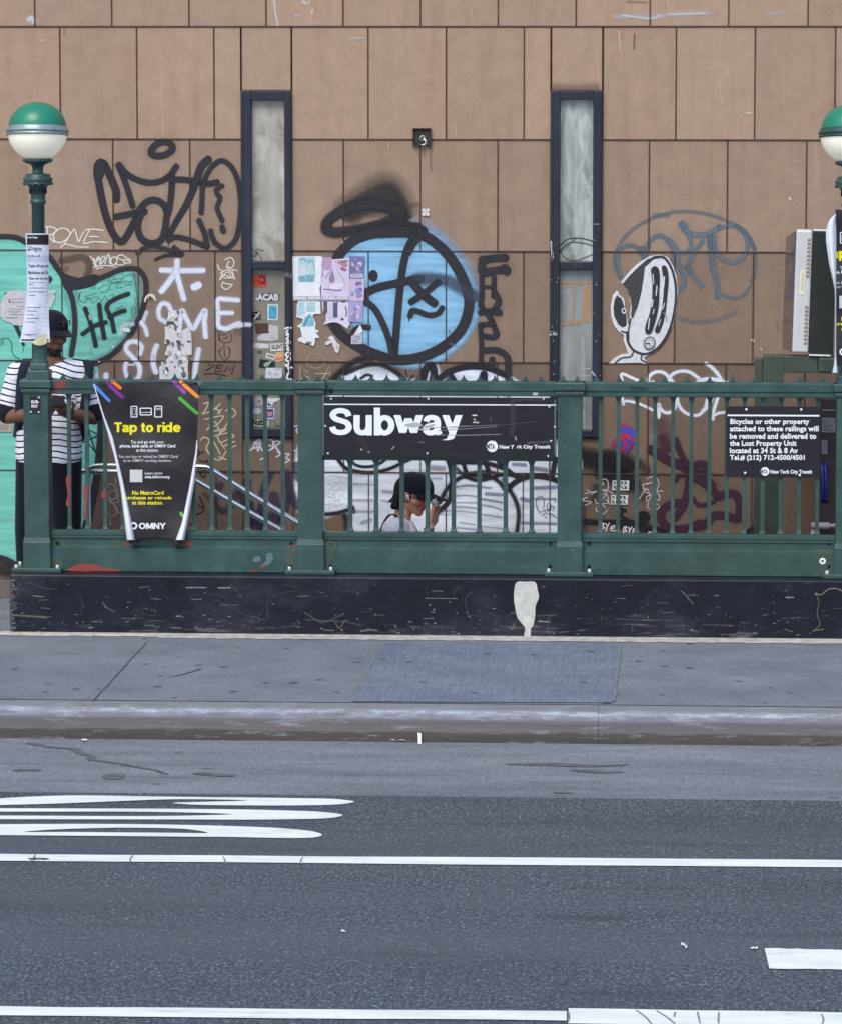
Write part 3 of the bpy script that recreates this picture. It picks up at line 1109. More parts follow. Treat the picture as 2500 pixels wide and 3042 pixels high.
WH = W(1243, 1392, .7).z - 1.60     # level of the tread the woman stands on
XW = W(1205, 1560, .7).x
TREAD, RISE = .285, .176
mb = MB()
nst = 16
k0 = round(-WH / RISE)
x0 = XW - .17 - (k0 - 1) * TREAD
PIT_START = x0
DZ = -WH / k0
for k in range(1, nst + 1):
    xa = x0 + (k - 1) * TREAD
    mb.box(xa, xa + TREAD + (.0 if k < nst else 2.0), BASE_Y + .345, YW - .005, -k * DZ - .5, -k * DZ, .004)
mb.build('stairs', MAT['steps'])['kind'] = 'structure'
mb = MB()
mb.box(PIT0, x0, BASE_Y + .345, YW - .005, -.5, -.001)
mb.build('stair_landing', MAT['walk'])['kind'] = 'structure'
mb = MB()
mb.box(PIT0 - .2, BX1, BASE_Y + .045, BASE_Y + .34, -3.4, -.105)
mb.box(x0 - .2, BX1, YW + .001, YW + .2, -3.4, -.06)
mb.box(BX1 - .15, BX1, BASE_Y + .345, YW - .005, -3.4, BTOP - .01)
mb.build('stairwell_lining', MAT['wallin'])['kind'] = 'structure'

# ------------------------------------------------------------------ building wall
def wx(px, py=900):
    return W(px, py).x


WIN = [(719, 868, 268, 1297), (1633, 1786, 268, 1298)]
wall = empty('building_wall', (0, YW, 0), 'brown stone clad building wall covered in graffiti behind the subway stairs', 'wall')
RY = [-930, -594, -258, 78, 414, 746, 1076, 1404, 1733, 1900]
rz = [W(1250, y).z for y in RY]
even = [111, 338, 566, 793.5, 1020.5, 1248, 1477, 1707, 1925, 2157, 2391]
odd = [184, 411, 639, 719, 868, 1094, 1324, 1554, 1634, 1787, 2003, 2236, 2473]
mb, jb = MB(), MB()
rp = random.Random(11)
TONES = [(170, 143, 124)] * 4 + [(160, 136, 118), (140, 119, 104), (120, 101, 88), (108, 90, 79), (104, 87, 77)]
spots = []
for r in range(len(RY) - 1):
    zt, zb = rz[r], rz[r + 1]
    if zb < -.03:
        zb = -.05
    js = [wx(p) for p in (even if r % 2 == 0 else odd)]
    d = wx(1248) - wx(1020.5)
    while js[0] > -9:
        js.insert(0, js[0] - d)
    while js[-1] < 9:
        js.append(js[-1] + d)
    wins = [(wx(a), wx(b), W(a, c).z, W(a, e).z) for a, b, c, e in WIN]
    # under and over the windows the joints follow the frames
    for xa, xb in zip(js[:-1], js[1:]):
        pieces = [(xa, xb, zb, zt)]
        for wa, wb, wt, wl in wins:
            nxt = []
            for a, b, lo, hi in pieces:
                if b <= wa + .004 or a >= wb - .004 or hi <= wl or lo >= wt:
                    nxt.append((a, b, lo, hi))
                    continue
                if a < wa - .004:
                    nxt.append((a, wa, lo, hi))
                if b > wb + .004:
                    nxt.append((wb, b, lo, hi))
                m0, m1 = max(a, wa), min(b, wb)
                if hi > wt + .002:
                    nxt.append((m0, m1, max(lo, wt), hi))
                if lo < wl - .002:
                    nxt.append((m0, m1, lo, min(hi, wl)))
            pieces = nxt
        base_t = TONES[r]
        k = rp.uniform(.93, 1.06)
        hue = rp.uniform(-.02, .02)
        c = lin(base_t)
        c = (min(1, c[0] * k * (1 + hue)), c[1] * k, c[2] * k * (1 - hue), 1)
        for a, b, lo, hi in pieces:
            g = .0015
            ins = .0035
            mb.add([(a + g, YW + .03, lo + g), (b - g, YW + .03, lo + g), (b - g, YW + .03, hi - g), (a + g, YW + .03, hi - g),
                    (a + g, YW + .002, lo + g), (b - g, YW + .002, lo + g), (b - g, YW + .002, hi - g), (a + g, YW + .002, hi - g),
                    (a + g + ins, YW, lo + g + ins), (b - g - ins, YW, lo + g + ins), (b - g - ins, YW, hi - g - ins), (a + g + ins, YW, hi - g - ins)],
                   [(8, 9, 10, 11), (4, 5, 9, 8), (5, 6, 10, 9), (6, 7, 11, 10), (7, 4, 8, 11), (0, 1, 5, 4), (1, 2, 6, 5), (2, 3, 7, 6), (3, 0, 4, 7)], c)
        hw = .0030
        for x in (xa,):
            seg = [(zb + .005, zt - .005)]
            for wa, wb, wt, wl in wins:
                s2 = []
                for lo, hi in seg:
                    if wa - .02 < x < wb + .02:
                        if hi > wt:
                            s2.append((max(lo, wt), hi))
                        if lo < wl:
                            s2.append((lo, min(hi, wl)))
                    else:
                        s2.append((lo, hi))
                seg = s2
            for lo, hi in seg:
                if hi - lo > .01:
                    jb.box(x - hw, x + hw, YW - .0052, YW + .004, lo, hi)
    segs = [(-9, 9)]
    for wa, wb, wt, wl in wins:
        if wl < zb < wt:
            segs = [q for a, b in segs for q in ([(a, wa), (wb, b)] if a < wa < b else [(a, b)])]
    if zb > -.04:
        for a, b in segs:
            n = max(1, int((b - a) / .4))
            for i in range(n):
                jb.box(a + (b - a) * i / n, a + (b - a) * (i + 1) / n, YW - .0054, YW + .004, zb - .0032, zb + .0032)
for wa, wb, wt, wl in wins:           # extra joints: edges of the panels above and below the windows
    for x in (wa, wb):
        jb.box(x - .004, x + .004, YW - .0052, YW + .004, wt + .001, rz[3] - .005)
        jb.box(x - .004, x + .004, YW - .0052, YW + .004, rz[7] + .005, wl)
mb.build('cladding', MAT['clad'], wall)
jb.build('panel_joint', MAT['joint'], wall)
mb = MB()
mb.box(-9, PIT0 - .02, YW - .02, YW - .0065, 0, .105, .004)
mb.build('plinth', mat_simple('grimy_plinth', (112, 102, 96), .8, var=.3, scale=9), wall)
mb = MB()
mb.box(-9, 9, YW + .031, YW + 8, W(1250, 1300).z * 0 - .05, -.04 + .01)
for a, b in zip([-9] + [q for w_ in wins for q in (w_[1],)], [wins[0][0], wins[1][0], 9]):
    mb.box(a, b, YW + .031, YW + 8, -.04, 5.28)
for wa, wb, wt, wl in wins:
    mb.box(wa, wb, YW + .031, YW + 8, wt, 5.28)
    mb.box(wa, wb, YW + .031, YW + 8, -.04, wl)
    mb.box(wa, wb, YW + .25, YW + 8, wl, wt)
mb.build('backing', MAT['joint'], wall)


def window(i):
    a, b, t, l = WIN[i]
    wd = empty('window', (wx((a + b) / 2), YW, W(a, l).z))
    wd.parent = wall
    wd.matrix_parent_inverse = wall.matrix_basis.inverted()
    bpy.context.view_layer.update()
    x0, x1, z0, z1 = wx(a), wx(b), W(a, l).z, W(a, t).z
    if i == 0:
        pl, pr = wx(749), wx(847)
        ys = (296, 774, 799, 1271)
    else:
        pl, pr = wx(1661), wx(1759)
        ys = (294, 776, 800, 1276)
    zs = [W(a, y).z for y in ys]
    f = MB()
    fr = YW - .028
    bk = YW + .10
    f.box(x0, pl, fr, bk, z0, z1, .004)
    f.box(pr, x1, fr, bk, z0, z1, .004)
    f.box(pl - .001, pr + .001, fr + .002, bk, zs[0], z1 - .001, .003)
    f.box(pl - .001, pr + .001, fr + .004, bk, zs[2], zs[1], .004)
    f.box(pl - .001, pr + .001, fr + .002, bk, z0 + .001, zs[3], .004)
    # shallow pressed lip round the outside and a screw or two
    f.box(x0 + .010, x0 + .016, fr - .003, fr + .002, z0 + .02, z1 - .02, .001)
    f.box(x1 - .016, x1 - .010, fr - .003, fr + .002, z0 + .02, z1 - .02, .001)
    f.build('window_frame', MAT['frame'], wd)
    for q, (u, v, m) in enumerate(((zs[0], zs[1], 'pane_a' if i == 0 else 'pane_c'), (zs[2], zs[3], 'pane_b' if i == 0 else 'pane_d'))):
        p = MB()
        p.box(pl + .001, pr - .001, YW + .022, YW + .030, v + .001, u - .001)
        p.build('window_pane', MAT[m], wd)
    return wd


windows = [window(0), window(1)]

# wall box with a cut cable
t = empty('junction_box', W(1253, 433), 'open square dark junction box with a cut white cable high on the wall', 'junction box')
bx0, bx1, bt, bl = wx(P(30, 296, 0)[0]), wx(P(30, 640, 0)[0]), W(*P(30, 400, 190)).z, W(*P(30, 400, 525)).z
mb = MB()
th = .006
mb.box(bx0, bx0 + th, YW - .022, YW - .001, bl, bt, .001)
mb.box(bx1 - th, bx1, YW - .022, YW - .001, bl, bt, .001)
mb.box(bx0 + th, bx1 - th, YW - .022, YW - .001, bt - th, bt, .001)
mb.box(bx0 + th, bx1 - th, YW - .022, YW - .001, bl, bl + th, .001)
mb.box(bx0 + th, bx1 - th, YW - .007, YW - .0055, bl + th, bt - th)
mb.build('box_shell', MAT['rust'], t)
mb = MB()
c = W(*P(30, 480, 385))
mb.lathe(0, 0, [(.011, 0), (.018, 0), (.018, .006), (.011, .006)], 24, tilt=Matrix.Translation((c.x, YW - .008, c.z)) @ Matrix.Rotation(R(90), 4, 'X'))
mb.build('cable_gland', MAT['ring'], t)
mb = MB()
for off in (0, .006):
    pts = [W(*P(30, x + off * 800, y), YW - d) for x, y, d in ((488, 385, .010), (505, 400, .024), (530, 430, .030), (540, 465, .028), (515, 500, .026), (460, 512, .024))]
    mb.tube(pts if off == 0 else pts[:-1], .0042, 8)
mb.build('cable', MAT['white'], t)

# ------------------------------------------------------------------ railing
rail = empty('subway_railing', (0, 0, BTOP), 'dark green cast iron subway railing of three bays on the black base', 'railing', None)
PB = .13


def zz(py, px=1250):
    return W(px, py, 0).z


def xx(px, py=1400):
    return W(px, py, 0).x


Z_TR1, Z_TR0 = zz(1134), zz(1177)
Z_BR1, Z_BR0 = zz(1584), zz(1607)
Z_PN1, Z_PN0 = zz(1608), zz(1706)
POSTS = [(72, 146), (885, 959), (1655, 1727), (2483, 2558)]


def post(a, b, plate=True):
    mb = MB()
    x0, x1 = xx(a), xx(b)
    cy = .055
    hw = (x1 - x0) / 2
    cx = (x0 + x1) / 2

    def sq(r, z0, z1, bev=.004):
        mb.box(cx - r, cx + r, cy - r, cy + r, z0, z1, bev)
    sq(hw, zz(1606), zz(1166))
    sq(hw + .008, BTOP + .012, zz(1616), .006)
    # chamfered top of the plinth
    z0, z1 = zz(1616) - .002, zz(1604)
    r0, r1 = hw + .007, hw + .001
    mb.add([(cx + sx * r0, cy + sy * r0, z0) for sx, sy in ((-1, -1), (1, -1), (1, 1), (-1, 1))] + [(cx + sx * r1, cy + sy * r1, z1) for sx, sy in ((-1, -1), (1, -1), (1, 1), (-1, 1))],
           [(0, 1, 5, 4), (1, 2, 6, 5), (2, 3, 7, 6), (3, 0, 4, 7), (0, 3, 2, 1), (4, 5, 6, 7)])
    sq(hw + .019, zz(1158), zz(1134), .006)
    sq(hw + .012, zz(1172), zz(1160), .004)
    mb.box(cx - hw - .068, cx + hw + .068, cy - .105, cy + .1, BTOP + .0005, BTOP + .024, .004)
    for s in (-1, 1):
        for d in (-1, 1):
            mb.lathe(cx + s * (hw + .045), cy + d * .07 - .01, [(0, BTOP + .042), (.009, BTOP + .042), (.011, BTOP + .036), (.011, BTOP + .024)], 8, mi=1)
    # two pointed studs on the cap
    for s in (-1, 1):
        spike(mb, cx + s * .038, cy, Z_TR1 - .001, .9)
    return mb.build('post', [MAT['green'], MAT['bolt']], rail)


def spike(mb, x, y, z, k=1.0):
    prof = [(.040, 0), (.024, .004), (.013, .012), (.0065, .022), (.0015, .036)]
    poly = [(x - w_ * k, z + h * k) for w_, h in prof] + [(x + w_ * k, z + h * k) for w_, h in prof[::-1]]
    mb.prism(poly, y - .006, y + .006)


for a, b in POSTS:
    post(a, b)
bays = [(146, 885, [P(6, x, 0)[0] for x in (-92, 35, 165, 290, 418, 545, 672, 800, 930, 1060, 1185, 1315, 1440)]),
        (959, 1655, [P(10, x, 0)[0] for x in (285, 445, 602, 760, 920, 1078, 1240, 1400)]),
        (1727, 2483, [P(12, x, 0)[0] for x in (215, 328, 445, 558, 672, 788, 903, 1012, 1122, 1238, 1352, 1468, 1584)])]
spikes = [[P(5, x, 0)[0] for x in (250, 472, 696, 920, 1140, 1365, 1582)] + [226, 176, 830, 872],
          [P(9, x, 0)[0] for x in (225, 318, 414, 509, 602, 700, 792, 887, 982, 1080, 1174, 1270, 1362, 1458)],
          [P(12, x, 0)[0] for x in (190, 335, 475, 620, 765, 905, 1048, 1190, 1332, 1477, 1618)]]
spikes[0] = [176, 226, 275] + [P(5, x, 0)[0] for x in (250, 472, 696, 920, 1140, 1365, 1582)] + [780, 845]
spikes[0] = sorted(set(round(s) for s in [183, 250] + [P(5, x, 0)[0] for x in (250, 472, 696, 920, 1140, 1365, 1582)][1:] + [776, 838]))


def chips(mb, quads):
    for poly, c in quads:
        pass


for bi, (a, b, bx) in enumerate(bays):
    x0, x1 = xx(a) + .001, xx(b) - .001
    mb = MB()
    yf = .012
    h = Z_TR1 - Z_TR0
    prof = [(yf, Z_TR0 + h * .40), (yf, Z_TR1 - .006), (yf + .006, Z_TR1), (yf + .084, Z_TR1), (yf + .09, Z_TR1 - .006), (yf + .09, Z_TR0 + h * .40),
            (yf + .082, Z_TR0 + h * .37), (yf + .082, Z_TR0 + h * .33), (yf + .087, Z_TR0 + h * .31), (yf + .087, Z_TR0 + .003), (yf + .08, Z_TR0), (yf + .01, Z_TR0), (yf + .003, Z_TR0 + .003), (yf + .003, Z_TR0 + h * .31), (yf + .009, Z_TR0 + h * .33), (yf + .009, Z_TR0 + h * .37)]
    n = 20
    mb.sweep_x(prof, x0, x1)
    for s in spikes[bi]:
        spike(mb, xx(s, 1130), .055, Z_TR1 - .002)
    mb.build('top_rail', MAT['green'], rail)
    mb = MB()
    z0, z1 = Z_BR0, Z_BR1
    hh = z1 - z0
    prof = [(.022, z0 + hh * .42), (.022, z1 - .005), (.028, z1), (.082, z1), (.088, z1 - .005), (.088, z0 + hh * .42), (.082, z0 + hh * .40), (.084, z0 + hh * .38), (.084, z0), (.026, z0), (.026, z0 + hh * .38), (.030, z0 + hh * .40)]
    mb.sweep_x(prof, x0, x1)
    mb.build('bottom_rail', MAT['green'], rail)
    mb = MB()
    za, zb_, zc = zz(1628), zz(1637), Z_PN0
    prof = [(.034, za), (.034, Z_PN1 - .001), (.076, Z_PN1 - .001), (.076, zc + .05), (.19, zc + .05), (.19, zc), (.012, zc), (.010, zc + .004), (.010, zb_)]  # unseen back ledge added at the foot to keep the gap below dark
    mb.sweep_x(prof, x0 + .004, x1 - .004)
    for px, py in ((a + 22, 1616), (b - 22, 1616), (a + 22, 1683), (b - 22, 1683)):
        p = W(px, py, 0)
        hz = .034 if py < 1630 else .010
        mb.lathe(0, 0, [(0, .006), (.006, .006), (.009, .003), (.010, 0)], 10, tilt=Matrix.Translation((p.x, hz, p.z)) @ Matrix.Rotation(R(90), 4, 'X'), mi=1)
    for px in (a + 20, b - 24):       # the bolt the panel stands on
        p = W(px, 1700, 0)
        mb.lathe(p.x, .004, [(0, p.z + .010), (.007, p.z + .010), (.008, p.z - .005), (.008, BTOP + .024)], 8, mi=2)
    mb.build('kick_panel', [MAT['green'], MAT['hole'], MAT['bolt']], rail)
    top = Z_TR0 if bi != 1 else zz(1370)
    if bi == 1:
        mb = MB()
        mb.box(x0, x1, .035, .075, zz(1370), zz(1358), .003)
        mb.build('middle_rail', MAT['green'], rail)
    for px in bx:
        mb = MB()
        x = xx(px)
        hw = .0105 if bi != 1 else .0120
        zt, zl = top - .001, Z_BR1 + .001
        secs = [(zl, hw + .011), (zl + .006, hw + .005), (zl + .018, hw + .001), (zl + .03, hw), (zt - .03, hw), (zt - .018, hw + .001), (zt - .006, hw + .005), (zt, hw + .011)]
        vs = []
        for z_, w_ in secs:
            d = min(w_, hw + .004)
            vs += [(x - w_, .055 - d, z_), (x + w_, .055 - d, z_), (x + w_, .055 + d, z_), (x - w_, .055 + d, z_)]
        fs = [(4 * i + k, 4 * i + (k + 1) % 4, 4 * i + 4 + (k + 1) % 4, 4 * i + 4 + k) for i in range(len(secs) - 1) for k in range(4)] + [(3, 2, 1, 0), (28, 29, 30, 31)]
        mb.add(vs, fs)
        mb.build('baluster', MAT['green'], rail)
# red primer showing through, and other marks on the railing
RED, PALE, OL = (150, 72, 68), (128, 152, 156), (96, 108, 92)


def mark(Y, items, nm='paint_stain', lev=.0007):
    pt = Paint(Y, lev)
    for z, pts, c, a in items:
        pt.fill(z, pts, c, a, 4)
    return pt.done(nm, MAT['spray'], rail)


mark(.010, [(3, [(560, 1530), (610, 1500), (660, 1480), (760, 1482), (820, 1492), (860, 1510), (960, 1525), (1010, 1534), (800, 1536)], RED, .95),
            (6, [(0, 1400), (60, 1398), (110, 1412), (200, 1432), (240, 1437), (100, 1437), (0, 1434)], RED, .9), (6, [(1290, 1385), (1310, 1395), (1300, 1425), (1288, 1415)], RED, .8),
            (6, [(1240, 1345), (1280, 1335), (1285, 1365), (1240, 1370)], PALE, .5), (6, [(1330, 1320), (1365, 1310), (1375, 1350), (1345, 1390), (1300, 1400), (1330, 1360)], PALE, .5),
            (6, [(1480, 1300), (1548, 1285), (1552, 1440), (1490, 1440)], OL, .55), (3, [(430, 1440), (510, 1440), (515, 1530), (430, 1528)], OL, .6), (12, [(1560, 1180), (1690, 1190), (1690, 1340), (1600, 1340), (1570, 1280)], OL, .35), (6, [(1200, 1440), (1230, 1436), (1260, 1441), (1220, 1444)], RED, .7),
            (10, [(140, 560), (200, 560), (190, 640), (150, 700)], OL, .4)])
mark(.034, [(6, [(1300, 1262), (1380, 1266), (1480, 1262), (1548, 1250), (1550, 1276), (1470, 1296), (1360, 1290), (1330, 1300), (1300, 1285)], RED, .9), (6, [(720, 1235), (790, 1230), (800, 1255), (760, 1275), (720, 1268)], RED, .85), (6, [(820, 1268), (858, 1270), (850, 1296), (826, 1292)], RED, .8),
            (6, [(310, 1238), (350, 1238), (345, 1262), (312, 1260)], RED, .7), (6, [(640, 1240), (660, 1245), (650, 1280), (638, 1270)], RED, .7), (6, [(225, 1250), (245, 1250), (240, 1270), (226, 1268)], RED, .6), (6, [(1080, 1275), (1180, 1270), (1240, 1285), (1150, 1290)], PALE, .55), (6, [(960, 1278), (1010, 1268), (1040, 1275), (1000, 1288)], RED, .35)])
mark(.012, [(2, [(600, 1890), (650, 1860), (720, 1855), (748, 1885), (720, 1920), (640, 1935)], RED, .75), (2, [(570, 1975), (650, 1965), (690, 1990), (600, 2000)], RED, .5), (9, [(1410, 180), (1440, 182), (1436, 192), (1412, 192)], (190, 200, 200), .7), (6, [(860, 78), (835, 84), (840, 110), (862, 100)], PALE, .5), (12, [(395, 150), (450, 145), (520, 158), (450, 168)], (44, 62, 64), .5)])
mark(.0445, [(6, [(26, 820), (44, 822), (42, 960), (36, 1060), (24, 1070), (28, 980), (22, 900)], RED, .9), (6, [(152, 870), (176, 868), (176, 908), (154, 912)], RED, .9), (3, [(556, 750), (580, 742), (578, 860), (576, 990), (554, 990), (566, 900)], RED, .85)])

pt = Paint(.055 - (xx(146) - xx(72)) / 2 - .0192, .0006)
pt.dot(22, 152, 1735, 6, (110, 90, 90), .8)
pt.done('paint_stain', MAT['spray'], rail)
# holes and the white washer
mb = MB()


def disc(mb, z, x, y, r, Y, mi=0, th=.003):
    p = W(*P(z, x, y), Y)
    rr_ = M2(r / ZM[z][2], Y)
    mb.lathe(0, 0, [(0, th), (rr_ * .8, th), (rr_, th * .4), (rr_, 0)], 16, tilt=Matrix.Translation((p.x, Y, p.z)) @ Matrix.Rotation(R(90), 4, 'X'), mi=mi)


disc(mb, 9, 172, 166, 14, .012, 0, .001)
disc(mb, 24, 1505, 1695, 30, .010, 0, .001)
disc(mb, 3, 470, 1465, 17, .010, 0, .001)
mb.build('bolt_hole', MAT['hole'], rail)
mb = MB()
p = W(*P(24, 1405, 1548), .010)
mb.lathe(0, 0, [(.0065, .0), (.0065, .005), (.016, .005), (.0185, .002), (.0185, 0)], 20, tilt=Matrix.Translation((p.x, .010, p.z)) @ Matrix.Rotation(R(90), 4, 'X'))
mb.build('washer', MAT['white'], rail)


# ------------------------------------------------------------------ globe lamps on the end posts
def lamp():
    cx, cy = xx(109.5, 700), .055
    t = empty('globe_lamp', (cx, cy, zz(1126)), 'green and white globe lamp with a pale metal ring on the left end post', 'lamp')

    def h(py):
        return W(109, py, cy).z

    def r(px):
        return M2(px, cy)
    mb = MB()
    hw = r(33)
    mb.box(cx - hw, cx + hw, cy - hw, cy + hw, h(1134), h(1098), .006)
    mb.box(cx - r(26), cx + r(26), cy - r(26), cy + r(26), h(1100), h(1077), .008)
    a8 = [(r(26), h(1079)), (r(25), h(1070)), (r(23.5), h(1066)), (r(22.5), h(1022)), (r(19.5), h(1014))]
    mb.lathe(cx, cy, a8, 8, smooth=False)
    prof = [(19.5, 1016), (19.5, 606), (24, 602), (24.5, 597), (22, 594), (21.5, 588), (22.5, 575), (25, 562), (29, 552), (36, 547), (45, 545), (45, 543), (41, 541), (43.5, 537), (44, 530), (42, 527), (38, 525), (38, 518), (35, 516), (17, 514), (16, 505), (16.5, 497), (20, 490), (27, 486), (36, 483), (43, 480), (44.5, 477), (45, 472), (40, 471), (34, 468.5)]
    mb.lathe(cx, cy, [(r(a), h(b)) for a, b in prof], 40)
    for k in range(14):              # little leaf tips and flutes of the capital
        a = 2 * math.pi * k / 14
        c_, s_ = math.cos(a), math.sin(a)
        mb.box(-r(1.6), r(1.6), -r(2), r(2), h(574), h(556), .001, mi=1, mat=Matrix.Translation((cx + c_ * r(24.6), cy + s_ * r(24.6), 0)) @ Matrix.Rotation(a + math.pi / 2, 4, 'Z'))
        mb.box(-r(5), r(5), -r(2), r(2.5), h(549), h(541), .002, mat=Matrix.Translation((cx + c_ * r(43), cy + s_ * r(43), 0)) @ Matrix.Rotation(a + math.pi / 2, 4, 'Z'))
    mb.build('lamp_post', [MAT['green'], MAT['hole']], t)
    z0 = h(388)
    tilt = Matrix.Translation((0, 0, z0)) @ Matrix.Rotation(R(-5.5), 4, 'X') @ Matrix.Translation((0, 0, -z0))
    mb = MB()
    prof = [(r(86.5) * math.cos(k * math.pi / 36), h(378) + (h(302) - h(378)) * math.sin(k * math.pi / 36)) for k in range(19)]
    mb.lathe(cx, cy, prof, 48, tilt=tilt)
    mb.build('lamp_dome', MAT['dome'], t)
    mb = MB()
    mb.lathe(cx, cy, [(r(85), h(374)), (r(89), h(375)), (r(89.5), h(381)), (r(92), h(384)), (r(94), h(386)), (r(94), h(392)), (r(91), h(393)), (r(91), h(396)), (r(93), h(397)), (r(92), h(402)), (r(86), h(403))], 56, tilt=tilt)
    mb.build('lamp_ring', MAT['ring'], t)
    mb = MB()
    prof = []
    for k in range(20):
        a = k / 19 * R(78)
        prof.append((r(88) * math.cos(a), h(395) + (h(474) - h(395)) * math.sin(a) / math.sin(R(78)) * 1.0))
    mb.lathe(cx, cy, prof, 48)
    mb.build('lamp_globe', MAT['globe'], t)
    return t


lamp_l = lamp()
LAMP_DX = xx(2523, 700) - xx(109.5, 700)
lamp_r = copy_tree(lamp_l, (LAMP_DX, 0, zz(388, 2500) - zz(388, 100) - .012))
lamp_r['label'] = 'globe lamp with a dark green ring, cut off by the right edge'
for ch in lamp_r.children:
    if ch.name.startswith('lamp_ring'):
        ch.data = ch.data.copy()
        ch.data.materials[0] = MAT['ring_green']
for o in (lamp_l, lamp_r):
    o['group'] = 'globe lamps of the subway entrance'
# ------------------------------------------------------------------ signs on the railing
def plate(mb, z, x0, x1, y0, y1, Y, th=.004, rad=.012, mi=0):
    a, b = W(*P(z, x0, y0), Y), W(*P(z, x1, y1), Y)
    pts = []
    for cx, cz, s in ((a.x + rad, b.z + rad, 180), (b.x - rad, b.z + rad, 270), (b.x - rad, a.z - rad, 0), (a.x + rad, a.z - rad, 90)):
        for k in range(5):
            w = R(s + 90 * k / 4)
            pts.append((cx + rad * math.cos(w), cz + rad * math.sin(w)))
    mb.prism(pts, Y, Y + th, mi)


def putter(Y, d=.0008):
    return lambda p, k=0: W(p[0], p[1], Y - d - .00004 * (k % 20))


def bar(mb, z, x0, x1, y0, y1, Y, d=.0006, col=(1, 1, 1, 1), dy=0):
    mb.add([W(*P(z, x0, y1), Y - d), W(*P(z, x1, y1 + dy), Y - d), W(*P(z, x1, y0 + dy), Y - d), W(*P(z, x0, y0), Y - d)], [(0, 1, 2, 3)], col)


def mdisc(mb, z, x, y, r, Y, d=.0006, col=(1, 1, 1, 1)):
    p = [W(*P(z, x + r * math.cos(k * math.pi / 14), y + r * math.sin(k * math.pi / 14)), Y - d) for k in range(28)]
    mb.add(p, [tuple(range(28))], col)


DK = lin((44, 42, 50)) + (1,)
WH_ = lin((236, 238, 242)) + (1,)
YS = -.006
s = empty('subway_sign', W(1320, 1360, YS), 'wide black sign reading Subway in the middle bay of the railing', 'sign')
mb = MB()
plate(mb, 9, 128, 1553, 203, 580, YS, .006, .008)
mb.build('sign_plate', MAT['sign'], s)
mb = MB()
put = putter(YS)
word(mb, 'Subway', 9, 160, 972, 270, 441, put, WH_, w=.185, gap=.025)
bar(mb, 9, 128, 1552, 246, 253, YS, col=WH_, dy=5)
mdisc(mb, 9, 1159, 508, 35, YS, col=WH_)
text_box(mb, 'MTA', 9, 1127, 1176, 492, 526, putter(YS, .0012), DK, .03)
text_box(mb, 'New Y', 9, 1204, 1294, 499, 523, put, WH_, .03)
text_box(mb, 'rk City Transit', 9, 1311, 1516, 499, 528, put, WH_, .03)
for pts in ([(620, 372), (700, 360), (735, 378), (690, 392), (630, 386)], [(735, 384), (800, 370), (812, 378), (760, 398)], [(690, 404), (735, 398), (770, 402), (735, 410)]):
    mb.add([W(*P(9, x, y), YS - .0022) for x, y in pts], [tuple(range(len(pts)))], lin((176, 176, 182)) + (1,))
mb.build('lettering', MAT['ink'], s)
pt = Paint(YS, .0003)
for pts, w, c, a in (([(640, 378), (800, 392), (960, 385), (1080, 382), (1190, 376)], 4, (170, 170, 178), .7), ([(830, 412), (1000, 400), (1190, 386)], 4, (150, 150, 158), .7), ([(800, 438), (960, 440), (1210, 434)], 4, (170, 170, 178), .7), ([(900, 395), (1100, 380), (1280, 372), (1440, 352)], 3, (100, 98, 106), .6),
                     ([(1040, 318), (1064, 317)], 8, (225, 225, 225), .9), ([(1048, 340), (1054, 346)], 8, (215, 210, 200), .8), ([(1044, 360), (1075, 362)], 9, (210, 200, 185), .8), ([(350, 470), (380, 500), (390, 530)], 30, (78, 66, 60), .4), ([(355, 525), (362, 530)], 9, (180, 170, 160), .8), ([(400, 545), (410, 540)], 6, (170, 165, 160), .7),
                     ([(545, 525), (560, 510)], 6, (190, 190, 190), .7), ([(712, 482), (745, 484)], 10, (108, 104, 104), .6), ([(1285, 235), (1290, 330), (1280, 430)], 30, (86, 84, 92), .35), ([(1290, 225), (1480, 222)], 14, (86, 84, 92), .4), ([(1545, 225), (1545, 400), (1545, 560)], 6, (150, 150, 158), .6), ([(1300, 450), (1306, 468)], 7, (200, 190, 170), .7), ([(1150, 320), (1148, 345), (1160, 350)], 5, (120, 118, 120), .6), ([(1380, 486), (1515, 480)], 16, (96, 94, 102), .5)):
    pt.stroke(9, pts, w, c, a, soft=4)
pt.done('scuff_stain', MAT['spray'], s)
for x, y in ((173, 218), (768, 217), (1475, 218), (154, 552), (762, 552), (1503, 569), (138, 384), (1544, 390), (1510, 266), (1521, 475)):
    mb = MB()
    disc(mb, 9, x, y, 7, YS, 0, .003)
    mb.build('sign_bolt', MAT['bolt'], s)

YB = .028
s = empty('notice_sign', W(2300, 1420, YB), 'smaller black sign about bicycles and other property bolted to the right bay', 'sign')
mb = MB()
plate(mb, 12, 1009, 1593, 268, 719, YB, .004, .018)
mb.build('sign_plate', MAT['sign'], s)
mb = MB()
put = putter(YB)
bar(mb, 12, 1016, 1594, 320, 330, YB, col=WH_, dy=3)
for tx, x0, x1, y0, y1 in (('Bicycles or other property', 1033, 1531, 347, 390), ('attached to these railings will', 1031, 1589, 392, 436), ('be removed and delivered to', 1031, 1574, 438, 474), ('the Lost Property Unit', 1031, 1450, 484, 528), ('located at 34 St & 8 Av', 1031, 1459, 529, 564), ('Tel.# (212) 712-4500/4501', 1031, 1502, 574, 616)):
    text_box(mb, tx, 12, x0, x1, y0, y1, put, WH_, .034)
mdisc(mb, 12, 1252, 678, 27, YB, col=WH_)
text_box(mb, 'MTA', 12, 1228, 1268, 666, 692, putter(YB, .0012), DK, .03)
text_box(mb, 'New York City Transit', 12, 1286, 1548, 668, 699, put, WH_, .034)
mb.build('lettering', MAT['ink'], s)
